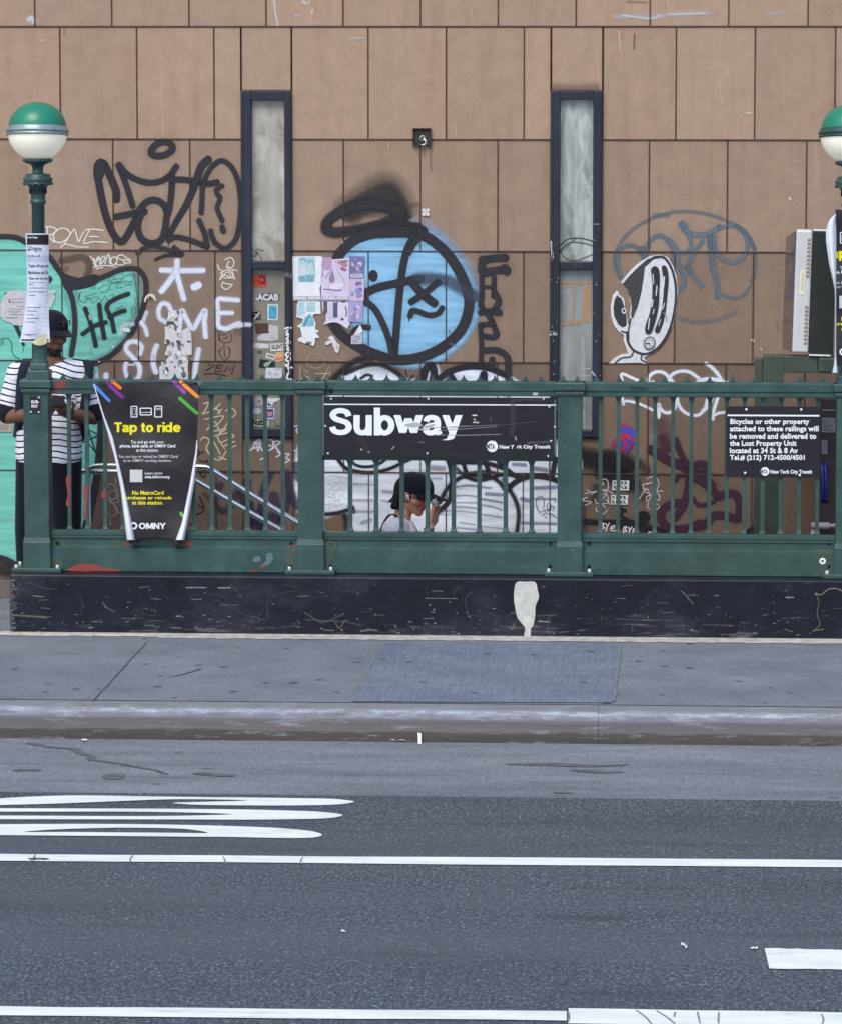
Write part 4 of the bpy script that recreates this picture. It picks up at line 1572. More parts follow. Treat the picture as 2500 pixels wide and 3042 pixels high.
for x, y in ((1135, 288), (1480, 289), (1127, 688), (1470, 702)):
    mb = MB()
    disc(mb, 12, x, y, 8, YB, 0, .004)
    mb.build('sign_bolt', MAT['white'], s)

YP = .055 - (xx(146) - xx(72)) / 2 - .004
s = empty('small_subway_plate', W(106, 1226, YP), 'small black SUB-WAY plate screwed to the left end post', 'sign')
mb = MB()
plate(mb, 26, 389, 526, 1310, 1532, YP, .004, .004)
mb.build('sign_plate', MAT['dark'], s)
mb = MB()
text_box(mb, 'SUB-', 26, 406, 510, 1358, 1400, putter(YP), WH_, .035)
text_box(mb, 'WAY', 26, 404, 496, 1416, 1458, putter(YP), WH_, .035)
mb.build('lettering', MAT['ink'], s)
for x, y in ((508, 1323), (404, 1512), (506, 1514)):
    mb = MB()
    disc(mb, 26, x, y, 12, YP, 0, .003)
    mb.build('sign_bolt', MAT['white'], s)


# ------------------------------------------------------------------ banners about tapping to ride
def lerp_line(line, y):
    for (x0, y0), (x1, y1) in zip(line[:-1], line[1:]):
        if y <= y1:
            return x0 + (x1 - x0) * max(0, (y - y0)) / (y1 - y0)
    return line[-1][0]


BLACKP = lin((40, 37, 41)) + (1,)
YBN = -.020


def sag(p):
    """gentle folds of the vinyl"""
    return .007 * math.sin(p[0] * .021 + p[1] * .012) + .005 * math.sin(p[1] * .031 - p[0] * .008) + .004 * math.sin(p[0] * .07 + 1)


def banner(dx, dy, left, right, label, name_loc, yoff=0.0):
    t = empty('transit_banner', name_loc, label, 'banner')

    def put(d):
        return lambda p, k=0: W(p[0] + dx, p[1] + dy, YBN + yoff - d - .00005 * (k % 20) - sag(p))
    mb = MB()
    nx, ny = 24, 40
    vs = []
    for j in range(ny + 1):
        for i in range(nx + 1):
            u = i / nx
            y0 = 92 + 6 * math.sin(u * 9)
            yb = 1215 - 18 * math.sin(u * math.pi)
            y = y0 + (yb - y0) * j / ny
            xl, xr = lerp_line(left, y) - 3, lerp_line(right, y) + 3
            vs.append(put(0)(P(6, xl + (xr - xl) * u, y)))
    mb.add(vs, [(j * (nx + 1) + i, j * (nx + 1) + i + 1, (j + 1) * (nx + 1) + i + 1, (j + 1) * (nx + 1) + i) for j in range(ny) for i in range(nx)], None, 0, True)
    mb.build('banner_sheet', MAT['banner'], t)

    def clip(mb, y_mid_only=True):
        v2, f2, c2 = [], [], []
        return mb
    return t, put


def vinyl():
    t = NT('black_vinyl')
    n = t.noise(9, 4)
    t.base(t.ramp(n, [(.3, lin((36, 33, 37))), (.7, lin((50, 46, 51)))])).set(Roughness=.33, Specular_IOR_Level=.5)
    t.bump(t.noise(7, 3, .5), .6, .012)
    return t.m


MAT['banner'] = vinyl()
MAT['vinyl_back'] = mat_simple('white_vinyl_back', (228, 230, 240), .45, var=.04, scale=10, bump=.2)
LI = [(95, 92), (170, 330), (230, 480), (262, 620), (305, 800), (362, 1080), (386, 1215)]
LO = [(88, 92), (132, 250), (192, 450), (238, 610), (285, 850), (330, 1215)]
RI = [(838, 92), (838, 300), (830, 480), (822, 580), (772, 860), (722, 1100), (680, 1215)]
RO = [(839, 92), (840, 300), (834, 480), (836, 560), (816, 800), (781, 1000), (741, 1215)]
YEL = lin((240, 226, 40)) + (1,)
GREY_ = lin((205, 205, 212)) + (1,)
ban, put = banner(0, 0, LI, RI, 'black Tap to ride banner with white rolled edges tied over the left bay', W(430, 1600, YBN))


def curl(t, put, outer, inner, side, y0, y1, name='rolled_edge'):
    mb = MB()
    n, m = 40, 8
    vs = []
    for j in range(n + 1):
        y = y0 + (y1 - y0) * j / n
        a, b = lerp_line(outer, y), lerp_line(inner, y)
        w = abs(b - a)
        for k in range(m + 1):
            u = k / m
            r = M2(w / 2.411 / 2, 0)
            vs.append(put(.002 + r * 1.3 * math.sin(math.pi * u) ** .7)(P(6, a + (b - a) * u, y)))
    fs = [(j * (m + 1) + k, j * (m + 1) + k + 1, (j + 1) * (m + 1) + k + 1, (j + 1) * (m + 1) + k) for j in range(n) for k in range(m)]
    mb.add(vs, fs, None, 0, True)
    return mb.build(name, MAT['vinyl_back'], t)


curl(ban, put, LO, LI, 0, 96, 1215)
curl(ban, put, RO, RI, 1, 500, 1215)


def banner_print(t, put, cut=None):
    mb = MB()
    p1 = put(.0015)
    word(mb, 'Tap to ride', 6, 240, 713, 372, 443, p1, YEL, w=.20, gap=.03)
    for tx, x0, x1, y0, y1, b, c in (('Tap and go with your', 358, 596, 502, 530, .008, WH_), ('phone, bank card, or OMNY Card', 280, 676, 530, 559, .026, WH_), ('at this station.', 397, 556, 561, 583, .008, WH_), ('You can buy or reload an OMNY Card', 268, 694, 606, 634, .008, GREY_), ('at an OMNY vending machine.', 306, 650, 636, 662, .008, GREY_),
                                     ('Learn more:', 460, 588, 727, 746, .008, WH_), ('mta.info/omny', 460, 640, 752, 780, .026, WH_), ('No MetroCard', 368, 594, 862, 892, .03, YEL), ('purchases or reloads', 306, 650, 900, 932, .03, YEL), ('at this station.', 368, 591, 935, 962, .03, YEL)):
        text_box(mb, tx, 6, x0, x1, y0, y1, p1, c, b)
    word(mb, 'OMNY', 6, 416, 607, 1093, 1137, p1, WH_, w=.20, gap=.05)

    def ring(pts, w, c, closed=True, sm=False):
        base_ = [Vector(P(6, *q)) for q in pts]
        if not sm and closed:
            base_ = [base_[i].lerp(base_[(i + 1) % len(base_)], u) for i in range(len(base_)) for u in (.03, .35, .65, .97)]
        rows = ribbon(base_, w / 2.411, 0, closed, not closed, step=2, smooth=sm)
        vs = [p1(p) for r, tt in rows for p, al in r]
        mb.add(vs, [(2 * i, 2 * i + 1, 2 * i + 3, 2 * i + 2) for i in range(len(rows) - 1)], c)
    for x0, y0, x1, y1 in ((360, 258, 402, 334), (425, 271, 505, 319), (530, 256, 580, 334)):
        ring([(x0, y0), (x1, y0), (x1, y1), (x0, y1)], 7, WH_)
    ring([(371, 275), (391, 275), (391, 318), (371, 318)], 3, WH_)
    ring([(430, 302), (500, 300)], 4, WH_, False)
    ring([(540, 272), (572, 272)], 4, WH_, False)
    ring([(536, 282), (576, 282)], 3, WH_, False)
    ring([(379 + 20 * math.cos(k * math.pi / 10), 1114 + 20 * math.sin(k * math.pi / 10)) for k in range(20)], 12, WH_, True, True)
    q = [(352, 712), (441, 712), (441, 801), (352, 801)]
    mb.add([put(.001)(P(6, *v)) for v in q], [(0, 1, 2, 3)], lin((206, 206, 210)) + (1,))
    for pts, w, c in (([(98, 108), (203, 218)], 22, (84, 140, 232)), ([(180, 84), (298, 192)], 24, (142, 52, 150)), ([(228, 82), (282, 125)], 24, (240, 116, 60)), ([(664, 82), (743, 158)], 24, (150, 70, 170)), ([(716, 84), (780, 140), (832, 186)], 26, (244, 142, 50)), ([(710, 200), (770, 254), (830, 306)], 24, (82, 170, 70)), ([(716, 1022), (728, 1042)], 20, (96, 190, 80))):
        b_ = [Vector(P(6, *v)) for v in pts]
        rows = ribbon(b_, w / 2.411, 0, False, True, step=4)
        vs = [put(.0012)(p) for r, tt in rows for p, al in r]
        mb.add(vs, [(2 * i, 2 * i + 1, 2 * i + 3, 2 * i + 2) for i in range(len(rows) - 1)], lin(c) + (1,))
    if cut is not None:
        bm = bmesh.new()
        lay = bm.verts.layers.float_color.new('col')
        vv = [bm.verts.new(v) for v in mb.v]
        for v, c in zip(vv, mb.c):
            v[lay] = c
        for f in mb.f:
            try:
                bm.faces.new([vv[i] for i in f])
            except ValueError:
                pass
        bmesh.ops.bisect_plane(bm, geom=list(bm.verts) + list(bm.edges) + list(bm.faces), plane_co=(cut, 0, 0), plane_no=(1, 0, 0), clear_inner=True)
        me = bpy.data.meshes.new('banner_print')
        bm.to_mesh(me)
        bm.free()
        return link('banner_print', me, MAT['ink'], t)
    return mb.build('banner_print', MAT['ink'], t)


banner_print(ban, put)
mb = MB()                           # dark tape that holds the lower corners
for x, y in ((372, 1222), (690, 1232)):
    p = W(*P(6, x, y), YBN - .004)
    mb.box(p.x - .022, p.x + .020, YBN - .010, .02, p.z - .012, p.z + .008, .003, mat=None)
mb.build('tape', MAT['dark'], ban)
mb = MB()
for pts in ([(130, 92), (160, 80), (200, 92), (230, 78)], [(150, 110), (190, 95), (215, 110)], [(560, 92), (600, 86), (650, 92), (700, 100), (760, 84), (800, 100), (830, 86)], [(780, 108), (810, 92), (840, 100)]):
    c = smooth_path([P(6, *q) for q in pts], 3)
    mb.tube([W(p.x, p.y, -.030 - .008 * math.sin(i * .5)) for i, p in enumerate(c)], .0022, 6)
mb.build('tie_string', MAT['dark'], ban)

# the second banner hangs on the right lamp post and runs out of the frame
DX2, DY2 = 2106, -517
LI2 = [((2482 - DX2 - 240) * 2.411, 92), ((2482 - DX2 - 240) * 2.411, 1215)]
ban2, put2 = banner(DX2, DY2, LI2, RI, 'black Tap to ride banner hanging on the right lamp post, cut off by the frame', W(2500, 1100, YBN), -.01)
banner_print(ban2, put2, W(2483, 800, YBN).x)
mb = MB()
n, m = 40, 8
vs = []
CO = [(385, 205), (340, 235), (300, 300), (274, 400), (274, 520), (296, 680), (312, 790), (338, 900), (362, 1010), (372, 1060), (376, 1250), (376, 1600), (372, 1800), (362, 1900), (344, 1990)]
CI = [(390, 205), (390, 700), (390, 1200), (390, 1700), (392, 1800), (412, 1990)]


def lx(line, y):
    for (x0, y0), (x1, y1) in zip(line[:-1], line[1:]):
        if y <= y1:
            return x0 + (x1 - x0) * max(0, y - y0) / max(y1 - y0, 1e-6)
    return line[-1][0]


for j in range(n + 1):
    y = 206 + (1990 - 206) * j / n
    a, b = lx(CO, y), lx(CI, y)
    for k in range(m + 1):
        u = k / m
        vs.append(W(*P(25, a + (b - a) * u, y), YBN - .012 - .03 * math.sin(math.pi * u)))
mb.add(vs, [(j * (m + 1) + k, j * (m + 1) + k + 1, (j + 1) * (m + 1) + k + 1, (j + 1) * (m + 1) + k) for j in range(n) for k in range(m)], None, 0, True)
mb.build('rolled_edge', MAT['vinyl_back'], ban2)
for o in (ban, ban2):
    o['group'] = 'tap to ride banners'

# ------------------------------------------------------------------ service notice taped round the left lamp post
YN = .055 - M2(24, .055) - .006
t = empty('service_notice', W(105, 1015, YN), 'long white night service notice wrapped round the left lamp post', 'notice')
NL = [(285, 197), (292, 350), (299, 520), (302, 800), (294, 950), (282, 1050), (262, 1200), (240, 1330), (218, 1410)]
NR = [(551, 205), (549, 350), (545, 600), (545, 900), (547, 1150), (555, 1330), (560, 1422)]


def notice_put(d):
    def f(p, k=0):
        y = (p[1] - 640) * 3.772
        a, b = lx(NL, y) / 3.772, lx(NR, y) / 3.772
        u = (p[0] - a) / (b - a) * 2 - 1
        flat = max(0.0, min(1.0, (y - 900) / 500))
        bend = .030 * u * u * (1 - .75 * flat) + .012 * flat * math.sin(u * 3)
        return W(p[0], p[1], YN + bend - d - .00004 * (k % 10))
    return f


mb = MB()
n, m = 40, 12
f = notice_put(0)
vs = []
for j in range(n + 1):
    for k in range(m + 1):
        y = 199 + (1418 - 199) * j / n
        a, b = lx(NL, y), lx(NR, y)
        vs.append(f(P(2, a + (b - a) * k / m, y)))
PW = lin((212, 216, 236)) + (1,)
mb.add(vs, [(j * (m + 1) + k, j * (m + 1) + k + 1, (j + 1) * (m + 1) + k + 1, (j + 1) * (m + 1) + k) for j in range(n) for k in range(m)], PW, 0, True)
mb.build('notice_sheet', MAT['paper'], t)
mb = MB()
f = notice_put(.0012)


def nquad(x0, x1, y0, y1, c, k=10, dx=0, fn=None):
    vs = []
    for i in range(k + 1):
        x = x0 + (x1 - x0) * i / k
        vs += [(fn or f)(P(2, x, y0)), (fn or f)(P(2, x + dx, y1))]
    mb.add(vs, [(2 * i, 2 * i + 1, 2 * i + 3, 2 * i + 2) for i in range(k)], lin(c) + (1,))


nquad(301, 545, 215, 326, (38, 36, 40))
nquad(306, 545, 450, 520, (186, 190, 214), fn=notice_put(.0007))
text_box(mb, 'Service Change', 2, 307, 419, 234, 258, notice_put(.002), WH_, .03)
INK = lin((52, 56, 84)) + (1,)
nquad(309, 340, 345, 392, (40, 40, 54))
mb.add([notice_put(.002)(P(2, 322 + 12 * math.cos(a), 362 + 14 * math.sin(a))) for a in [k * .5 for k in range(12)]], [tuple(range(12))], PW)
text_box(mb, 'Nights', 2, 350, 466, 348, 408, f, lin((36, 38, 52)) + (1,), .012)
text_box(mb, '10:30 PM to 5 AM', 2, 312, 446, 441, 463, f, INK, .01)
text_box(mb, 'Trains will not run', 2, 316, 541, 542, 580, f, INK, .02)
text_box(mb, 'Manhattan and Br', 2, 318, 541, 618, 656, f, INK, .02)
text_box(mb, 'Please take the trains', 2, 326, 541, 690, 716, f, INK, .02)
nquad(322, 530, 745, 749, (120, 124, 160))
for x0, x1, y in ((325, 369, 771), (326, 490, 811), (326, 496, 853), (328, 396, 893), (306, 458, 1028), (302, 410, 1070), (298, 384, 1111), (297, 440, 1152), (292, 392, 1192), (262, 400, 1330), (285, 356, 1341)):
    k = 4 if y < 1300 else 3
    xs = x0
    while xs < x1:
        wl = random.uniform(14, 34)
        nquad(xs, min(xs + wl, x1), y - k, y + k, (92, 98, 138), 2)
        xs += wl + 4
for y in range(771, 1300, 42):
    nquad(516, 530, y - 3, y + 3, (120, 126, 164), 2)
nquad(240, 415, 1386, 1402, (30, 30, 38))
nquad(520, 549, 1390, 1402, (30, 30, 38))
mb.build('notice_print', MAT['ink'], t)
mb = MB()
pts = [(350, 1415), (400, 1390), (450, 1350), (520, 1325), (528, 1420), (500, 1445), (440, 1458), (390, 1448)]
mb.add([W(*P(2, x, y), YN - .004 - .006 * math.sin(i)) for i, (x, y) in enumerate(pts)], [tuple(range(8))], lin((222, 212, 176)) + (1,))
mb.build('torn_tape', MAT['paper'], t)

# ------------------------------------------------------------------ steel handrails by the stairs
YH = 1.22
t = empty('handrail', W(260, 1500, YH), 'pair of shiny steel handrails running along the landing and down the stairs', 'handrail')


def hp(z, pts, Y=YH):
    c = smooth_path([P(z, x, y) for x, y in pts], 10)
    return [W(p.x, p.y, Y) for p in c]


end = [(3600, 2310)]
mb = MB()
mb.tube(hp(6, [(52, 712), (66, 704), (90, 693), (130, 686), (180, 684), (400, 687), (700, 690), (880, 693), (910, 698), (940, 714), (1000, 752), (1565, 1104)]) + [W(*P(6, 2600, 1748), YH)], .0172, 14)
mb.build('upper_rail', MAT['chrome'], t)
mb = MB()
mb.tube(hp(6, [(-320, 720), (0, 724), (240, 726), (520, 729), (700, 735), (760, 752), (830, 794), (1490, 1180)]) + [W(*P(6, 2500, 1780), YH)], .0172, 14)
mb.build('lower_rail', MAT['chrome'], t)
for px in (57,):
    mb = MB()
    a = W(*P(6, px, 745), YH)
    mb.tube([a, (a.x, a.y, 0)], .012, 12)
    mb.lathe(a.x, a.y, [(.012, .012), (.035, .01), (.036, 0)], 16)
    mb.build('rail_leg', MAT['chrome'], t)

# ------------------------------------------------------------------ station sign box on its bracket, right
YK = .62
t = empty('station_lightbox', W(2300, 1600, YK), 'grey and black station sign box seen edge-on on a green bracket at the right', 'sign box')
mb = MB()
q = lambda z, x, y, Y: W(*P(z, x, y), Y)
xa, xb = q(24, 415, 600, YK).x, q(24, 660, 600, YK).x
ztop = q(13, 100, 1782, YK).z
mb.box(q(13, 35, 1900, YK).x, q(23, 640, 300, YK).x, YK, YK + .13, 0, ztop, .004)
mb.box(q(23, 640, 200, YK).x - .001, q(13, 410, 1800, YK).x, YK + .002, YK + .128, q(23, 800, 238, YK).z, ztop - .002, .004)
mb.box(q(13, 411, 1800, YK).x, q(13, 560, 1800, YK).x, YK - .010, YK + .12, q(23, 1200, 245, YK).z, ztop - .006, .012)
mb.box(q(23, 208, 100, YK).x, q(13, 35, 1900, YK).x - .001, YK + .01, YK + .12, 0, q(23, 250, 30, YK).z, .004)
mb.build('bracket', MAT['olive'], t)
lean = Matrix.Rotation(R(-1.5), 4, 'Y')
zb = q(13, 300, 1762, YK).z
zt = q(13, 300, 921, YK).z
xl, xr = q(13, 232, 1760, YK).x, q(13, 344, 1760, YK).x
T0 = Matrix.Translation((xl, 0, zb))
T = T0 @ Matrix.Rotation(R(1.55), 4, 'Y') @ T0.inverted()
mb = MB()
mb.box(xl, xr, YK - .02, YK + .10, zb + .001, zt, .012, mat=T)
mb.build('front_panel', MAT['lightgrey'], t)
mb = MB()
mb.box(xr + .0015, xr + .0015 + M2(165 / 2.296, YK), YK - .012, YK + .11, zb - .003, zt - .006, .004, mat=T)
mb.build('black_case', MAT['olive_dark'], t)
mb = MB()
mb.box(xr + .004, xr + M2(150 / 2.296, YK), YK - .018, YK + .10, zb - .013, zb - .0045, .001, mat=T)
mb.box(xr + .004, xr + M2(100 / 2.296, YK), YK - .014, YK + .10, zt - .0045, zt + .001, .001, mat=T)
mb.build('edge_strip', MAT['white'], t)
mb = MB()
dw = M2(62 / 2.296, YK)
vs = [T @ Vector(v) for v in ((xl - .001, YK - .012, zb + .004), (xl - .001, YK - .012, zt - .006), (xl - dw, YK + .20, zt - .006 - dw * .95), (xl - dw, YK + .20, zb + .004))]
vs += [v + Vector((0, .09, 0)) for v in vs]
mb.add(vs, [(0, 1, 2, 3), (7, 6, 5, 4), (0, 4, 5, 1), (1, 5, 6, 2), (2, 6, 7, 3), (3, 7, 4, 0)])
mb.build('side_face', mat_simple('dark_glossy_side', (92, 80, 76), .2, coat=1.0, var=.1, bump=0), t)
mb = MB()
wv = xr - xl
for k in range(10):
    for zc in (zt - .055 - k * .0222, zb + .055 + k * .0222):
        mb.box(xl + wv * .70, xl + wv * .90, YK - .0215, YK - .0195, zc - .007, zc + .007, mat=T)
mb.build('vent_slot', MAT['vent'], t)
mb = MB()
zm = (zt + zb) / 2 + .05
mb.box(xl + wv * .34, xl + wv * .62, YK - .0225, YK - .0195, zm - .068, zm + .068, .001, mat=T)
mb.build('maker_label', MAT['label'], t)
mb = MB()
for k in range(9):
    mb.box(xl + wv * .44, xl + wv * .53, YK - .0235, YK - .0224, zm + .045 - k * .011, zm + .051 - k * .011, mat=T)
mb.build('label_print', mat_simple('pale_print', (186, 170, 150), .5), t)

# dark steel cabinet with hoses against the wall, behind the right bay
t = empty('steel_cabinet', W(2520, 1700, 1.30), 'dark maroon steel cabinet against the wall behind the right end post', 'cabinet')
YC = 1.22
mb = MB()
cx0, cx1 = q(24, 1352, 500, YC).x, q(24, 1352, 500, YC).x + .62
zt_ = W(2450, 1186, YC).z
mb.box(cx0, cx1, YC, YW - .007, 0, zt_, .006)
mb.box(cx0 + .008, cx1 - .008, YC - .003, YC + .01, W(2450, 1219, YC).z, W(2450, 1217, YC).z)
mb.build('cabinet_body', MAT['maroon'], t)
mb = MB()
mb.box(cx0 + .01, cx0 + .11, YC - .004, YC - .001, W(2450, 1219.5, YC).z, W(2450, 1216.5, YC).z)
mb.build('cabinet_strip', MAT['ring'], t)
for x in (1395, 1455):
    mb = MB()
    a, b = q(24, x, -60, YC - .025), q(24, x + 4, 470, YC - .025)
    mb.tube([(a.x, YC - .004, a.z + .02), a, (a.x + .003, a.y - .01, (a.z + b.z) / 2), b, (b.x, YC - .004, b.z - .02)], .0085, 10)
    mb.build('hose', MAT['blue'], t)
for x0, x1, y0, y1, lab in ((1208, 1410, 908, 1130, 'upper wider grey paper tag on the dark cabinet'), (1203, 1290, 1242, 1452, 'lower narrow grey paper tag above the blue hoses')):
    mb = MB()
    a, b = q(23, x0, y0, YC - .005), q(23, x1, y1, YC - .005)
    mb.add([(a.x, a.y, b.z), (b.x, a.y - .004, b.z), (b.x, a.y - .002, a.z), (a.x, a.y, a.z)], [(0, 1, 2, 3)], lin((140, 138, 146)) + (1,))
    for k in range(5):
        z_ = a.z + (b.z - a.z) * (.18 + .15 * k)
        w_ = (b.x - a.x) * random.uniform(.3, .8)
        mb.add([(a.x + .003, a.y - .006, z_ - .004), (a.x + .003 + w_, a.y - .006, z_ - .004), (a.x + .003 + w_, a.y - .006, z_), (a.x + .003, a.y - .006, z_)], [(0, 1, 2, 3)], lin((104, 102, 112)) + (1,))
    tag(mb.build('paper_tag', MAT['paper']), lab, 'tag')
t = empty('grey_pipe', W(2410, 1600, 1.15), 'grey plastic pipe elbow and valve in front of the dark cabinet', 'pipe')
YV = 1.16
mb = MB()
a, b, c, d = q(24, 1205, 940, YV), q(24, 1530, 940, YV), q(24, 1590, 940, YV), q(24, 1900, 940, YV)
mb.tube([a, b], .0205, 16)
mb.tube([b, c], .012, 14)
mb.tube([c, d], .0165, 14)
mb.build('pipe_run', MAT['pipe'], t)
mb = MB()
e = q(24, 1236, 940, YV)
mb.lathe(e.x, e.y, [(.0, e.z + .012), (.011, e.z + .01), (.011, e.z - .042), (.0125, e.z - .043), (.0125, e.z - .055), (.009, e.z - .056), (.009, e.z - .075), (.012, e.z - .076), (.012, 0)], 16)
mb.build('pipe_drop', MAT['pipe'], t)
# ------------------------------------------------------------------ graffiti: paint on the wall, each piece a part of it
BK = (48, 46, 54)
TEAL = (124, 206, 192)
WT = (226, 228, 238)


def G_(level=0.0):
    return Paint(YW, level)


# big teal character at the left
g = G_()
g.fill(2, [(-160, 250), (0, 262), (110, 266), (220, 300), (330, 350), (460, 430), (560, 500), (650, 600), (735, 760), (800, 930), (832, 1130), (838, 1330), (810, 1500), (780, 1640)] +
       [((x) * 3.772, (y - 640) * 3.772) for x, y in ((236, 1080), (284, 1086), (291, 1180), (291, 1290), (282, 1410), (262, 1530), (236, 1610), (180, 1650), (60, 1670), (20, 1656), (-40, 1640))], TEAL, .96, 14, True)
g.done('graffiti', MAT['roller'], wall, 'mint green painted body of the big character at the left')
g = G_(.0004)
g.fill(2, [(760, 850), (900, 800), (1050, 770), (1200, 700), (1330, 640), (1450, 610), (1540, 630), (1600, 720), (1620, 850), (1580, 1060), (1490, 1260), (1370, 1440), (1220, 1570), (1060, 1640), (850, 1640), (840, 1300), (820, 1040)], (140, 158, 150), .8, 20)
g.fill(2, [(770, 850), (900, 830), (1040, 800), (1180, 740), (1330, 660), (1440, 650), (1480, 760), (1500, 900), (1480, 1040), (1400, 1240), (1300, 1400), (1180, 1500), (1050, 1560), (850, 1630), (845, 1300), (822, 1040)], TEAL, .95, 90)
for pts in ([(900, 1560), (1100, 1500), (1300, 1380)], [(850, 1450), (1000, 1440), (1150, 1360)], [(1340, 1220), (1480, 1180), (1580, 1150)]):
    g.stroke(2, pts, 60, (150, 200, 200), .35, soft=50)
g.done('graffiti', MAT['roller'], wall, 'mint green wing with HF written on it')
g = G_(.0012)
g.stroke(2, [(680, 505), (780, 488), (880, 465), (960, 485), (1000, 560), (985, 640), (965, 690)], 62, (96, 82, 72), .85, soft=30)
g.stroke(2, [(700, 610), (750, 590)], 46, (110, 100, 92), .6, soft=40)
g.stroke(2, [(-120, 228), (0, 236), (110, 238), (210, 258), (310, 312), (430, 380), (555, 470), (640, 590), (700, 680), (745, 780), (800, 900), (832, 1080), (838, 1290), (820, 1420), (798, 1560)], 58, BK)
g.fill(2, [(682, 640), (770, 672), (880, 700), (980, 682), (1070, 664), (1115, 690), (1080, 760), (950, 810), (850, 828), (745, 832), (715, 790)], BK)
g.stroke(2, [(1080, 720), (1200, 670), (1320, 618), (1440, 594), (1550, 610), (1620, 700), (1637, 830), (1615, 980), (1570, 1120), (1480, 1300), (1360, 1460), (1220, 1580), (1060, 1660), (990, 1700)], 56, BK)
g.stroke(0, [(-40, 1690), (10, 1694), (40, 1700), (110, 1704)], 26, (52, 44, 42), .9, soft=16)
g.stroke(0, [(268, 1096), (290, 1160), (300, 1240), (297, 1320), (286, 1420), (268, 1510), (244, 1600), (222, 1650), (150, 1692), (60, 1686), (16, 1664), (-30, 1652)], 21, BK)
g.stroke(3, [(735, 345), (800, 550)], 10, BK)
g.stroke(3, [(735, 350), (805, 390)], 8, BK)
g.stroke(3, [(690, 460), (805, 412)], 9, BK)
g.stroke(3, [(735, 470), (810, 552)], 9, BK)
g.stroke(2, [(170, 1215), (210, 1310), (250, 1400), (262, 1450)], 46, BK, w_end=30)
g.stroke(2, [(258, 1480), (260, 1528)], 6, BK)
g.stroke(2, [(545, 690), (570, 710), (545, 740)], 34, BK)
g.stroke(2, [(40, 1392), (10, 1440), (-20, 1430), (10, 1386), (90, 1380), (130, 1430), (130, 1500), (150, 1560), (220, 1612)], 9, (66, 100, 96), .9)
g.done('graffiti', MAT['spray'], wall, 'thick black outlines of the mint green character')
g = G_(.0024)
for pts in ([(952, 1042), (1008, 1190), (1045, 1330), (1072, 1462)], [(1112, 1000), (1130, 1160), (1168, 1375)], [(925, 1328), (1050, 1240), (1185, 1195)], [(1436, 876), (1310, 925), (1210, 990), (1196, 1040), (1246, 1150), (1278, 1300)], [(1225, 1140), (1310, 1092), (1395, 1065)]):
    g.stroke(2, pts, 48, (42, 42, 48))
g.stroke(2, [(1000, 1120), (1012, 1165)], 18, (206, 200, 196), .8)
g.done('graffiti', MAT['spray'], wall, 'black HF letters on the mint green wing')
g = G_(.0030)
rg = random.Random(5)
for pts in ([(1210, 740), (1240, 690), (1290, 690), (1230, 750), (1380, 745)], [(1280, 715), (1370, 700)], [(1340, 740), (1420, 670), (1500, 660), (1470, 740), (1390, 730)], [(1100, 830), (1160, 780), (1230, 785), (1190, 850), (1120, 855)], [(1230, 770), (1330, 740), (1300, 810), (1370, 800)], [(940, 910), (1080, 870)], [(960, 935), (1100, 905)], [(900, 850), (890, 940), (950, 975), (980, 915), (1050, 985)], [(1510, 670), (1530, 870), (1545, 1060)], [(1460, 1060), (1500, 1010), (1520, 1090), (1470, 1100), (1490, 1040)], [(1070, 950), (1110, 920), (1130, 970), (1090, 980)], [(1140, 960), (1180, 900), (1200, 950)], [(1220, 900), (1270, 880), (1250, 950)], [(1500, 920), (1520, 980), (1540, 1000)], [(1020, 830), (1040, 780)], [(1060, 820), (1062, 780)], [(840, 850), (850, 900)], [(860, 845), (880, 910)], [(1300, 1040), (1380, 1010)], [(1200, 830), (1260, 822)], [(890, 870), (870, 970), (910, 1010)], [(1400, 780), (1480, 770)]):
    g.stroke(2, pts, 6, (70, 92, 88), .85, soft=4)
g.done('graffiti', MAT['marker'], wall, 'thin dark doodles on the mint green wing')

# white scratchy names near the lamp
g = G_(.0006)
for pts in ([(502, 126), (600, 132), (632, 160), (600, 200), (545, 228), (570, 262), (612, 300)], [(532, 132), (524, 262)], [(640, 165), (690, 142), (745, 150), (786, 200), (742, 268), (672, 302), (612, 282), (602, 212), (652, 152)], [(722, 312), (778, 230), (832, 152), (862, 240), (882, 292), (910, 230), (937, 182)], [(952, 160), (1050, 152), (1156, 165)], [(1000, 236), (1050, 232), (1102, 238)], [(1002, 162), (940, 308), (1050, 292), (1200, 302)], [(682, 358), (720, 320), (780, 328), (862, 350), (990, 352)]):
    g.stroke(2, pts, 13, (230, 224, 218), 1, soft=3, smooth=len(pts) > 2)
g.done('graffiti', MAT['marker'], wall, 'thin white RONE tag beside the lamp post')
g = G_(.0006)
for pts in ([(1010, 455), (1050, 510), (1070, 575)], [(1050, 480), (1085, 575)], [(1098, 462), (1050, 540)], [(1085, 520), (1110, 462), (1122, 545)], [(1122, 545), (1140, 470), (1172, 455), (1165, 500), (1135, 540)], [(1172, 540), (1215, 432), (1236, 545), (1246, 470)], [(1262, 470), (1290, 462), (1312, 500), (1290, 548), (1252, 545), (1242, 500), (1262, 470)], [(1392, 452), (1350, 440), (1312, 470), (1372, 500), (1400, 535), (1340, 556), (1290, 535)], [(1390, 490), (1465, 512)], [(1400, 532), (1465, 528)], [(1400, 460), (1460, 495)], [(1046, 582), (1120, 562), (1220, 562), (1300, 576)], [(1078, 602), (1110, 588), (1152, 580)]):
    g.stroke(2, pts, 13, (226, 222, 220), .97, soft=4)
g.done('graffiti', MAT['marker'], wall, 'small white underlined tag above the mint green wing')

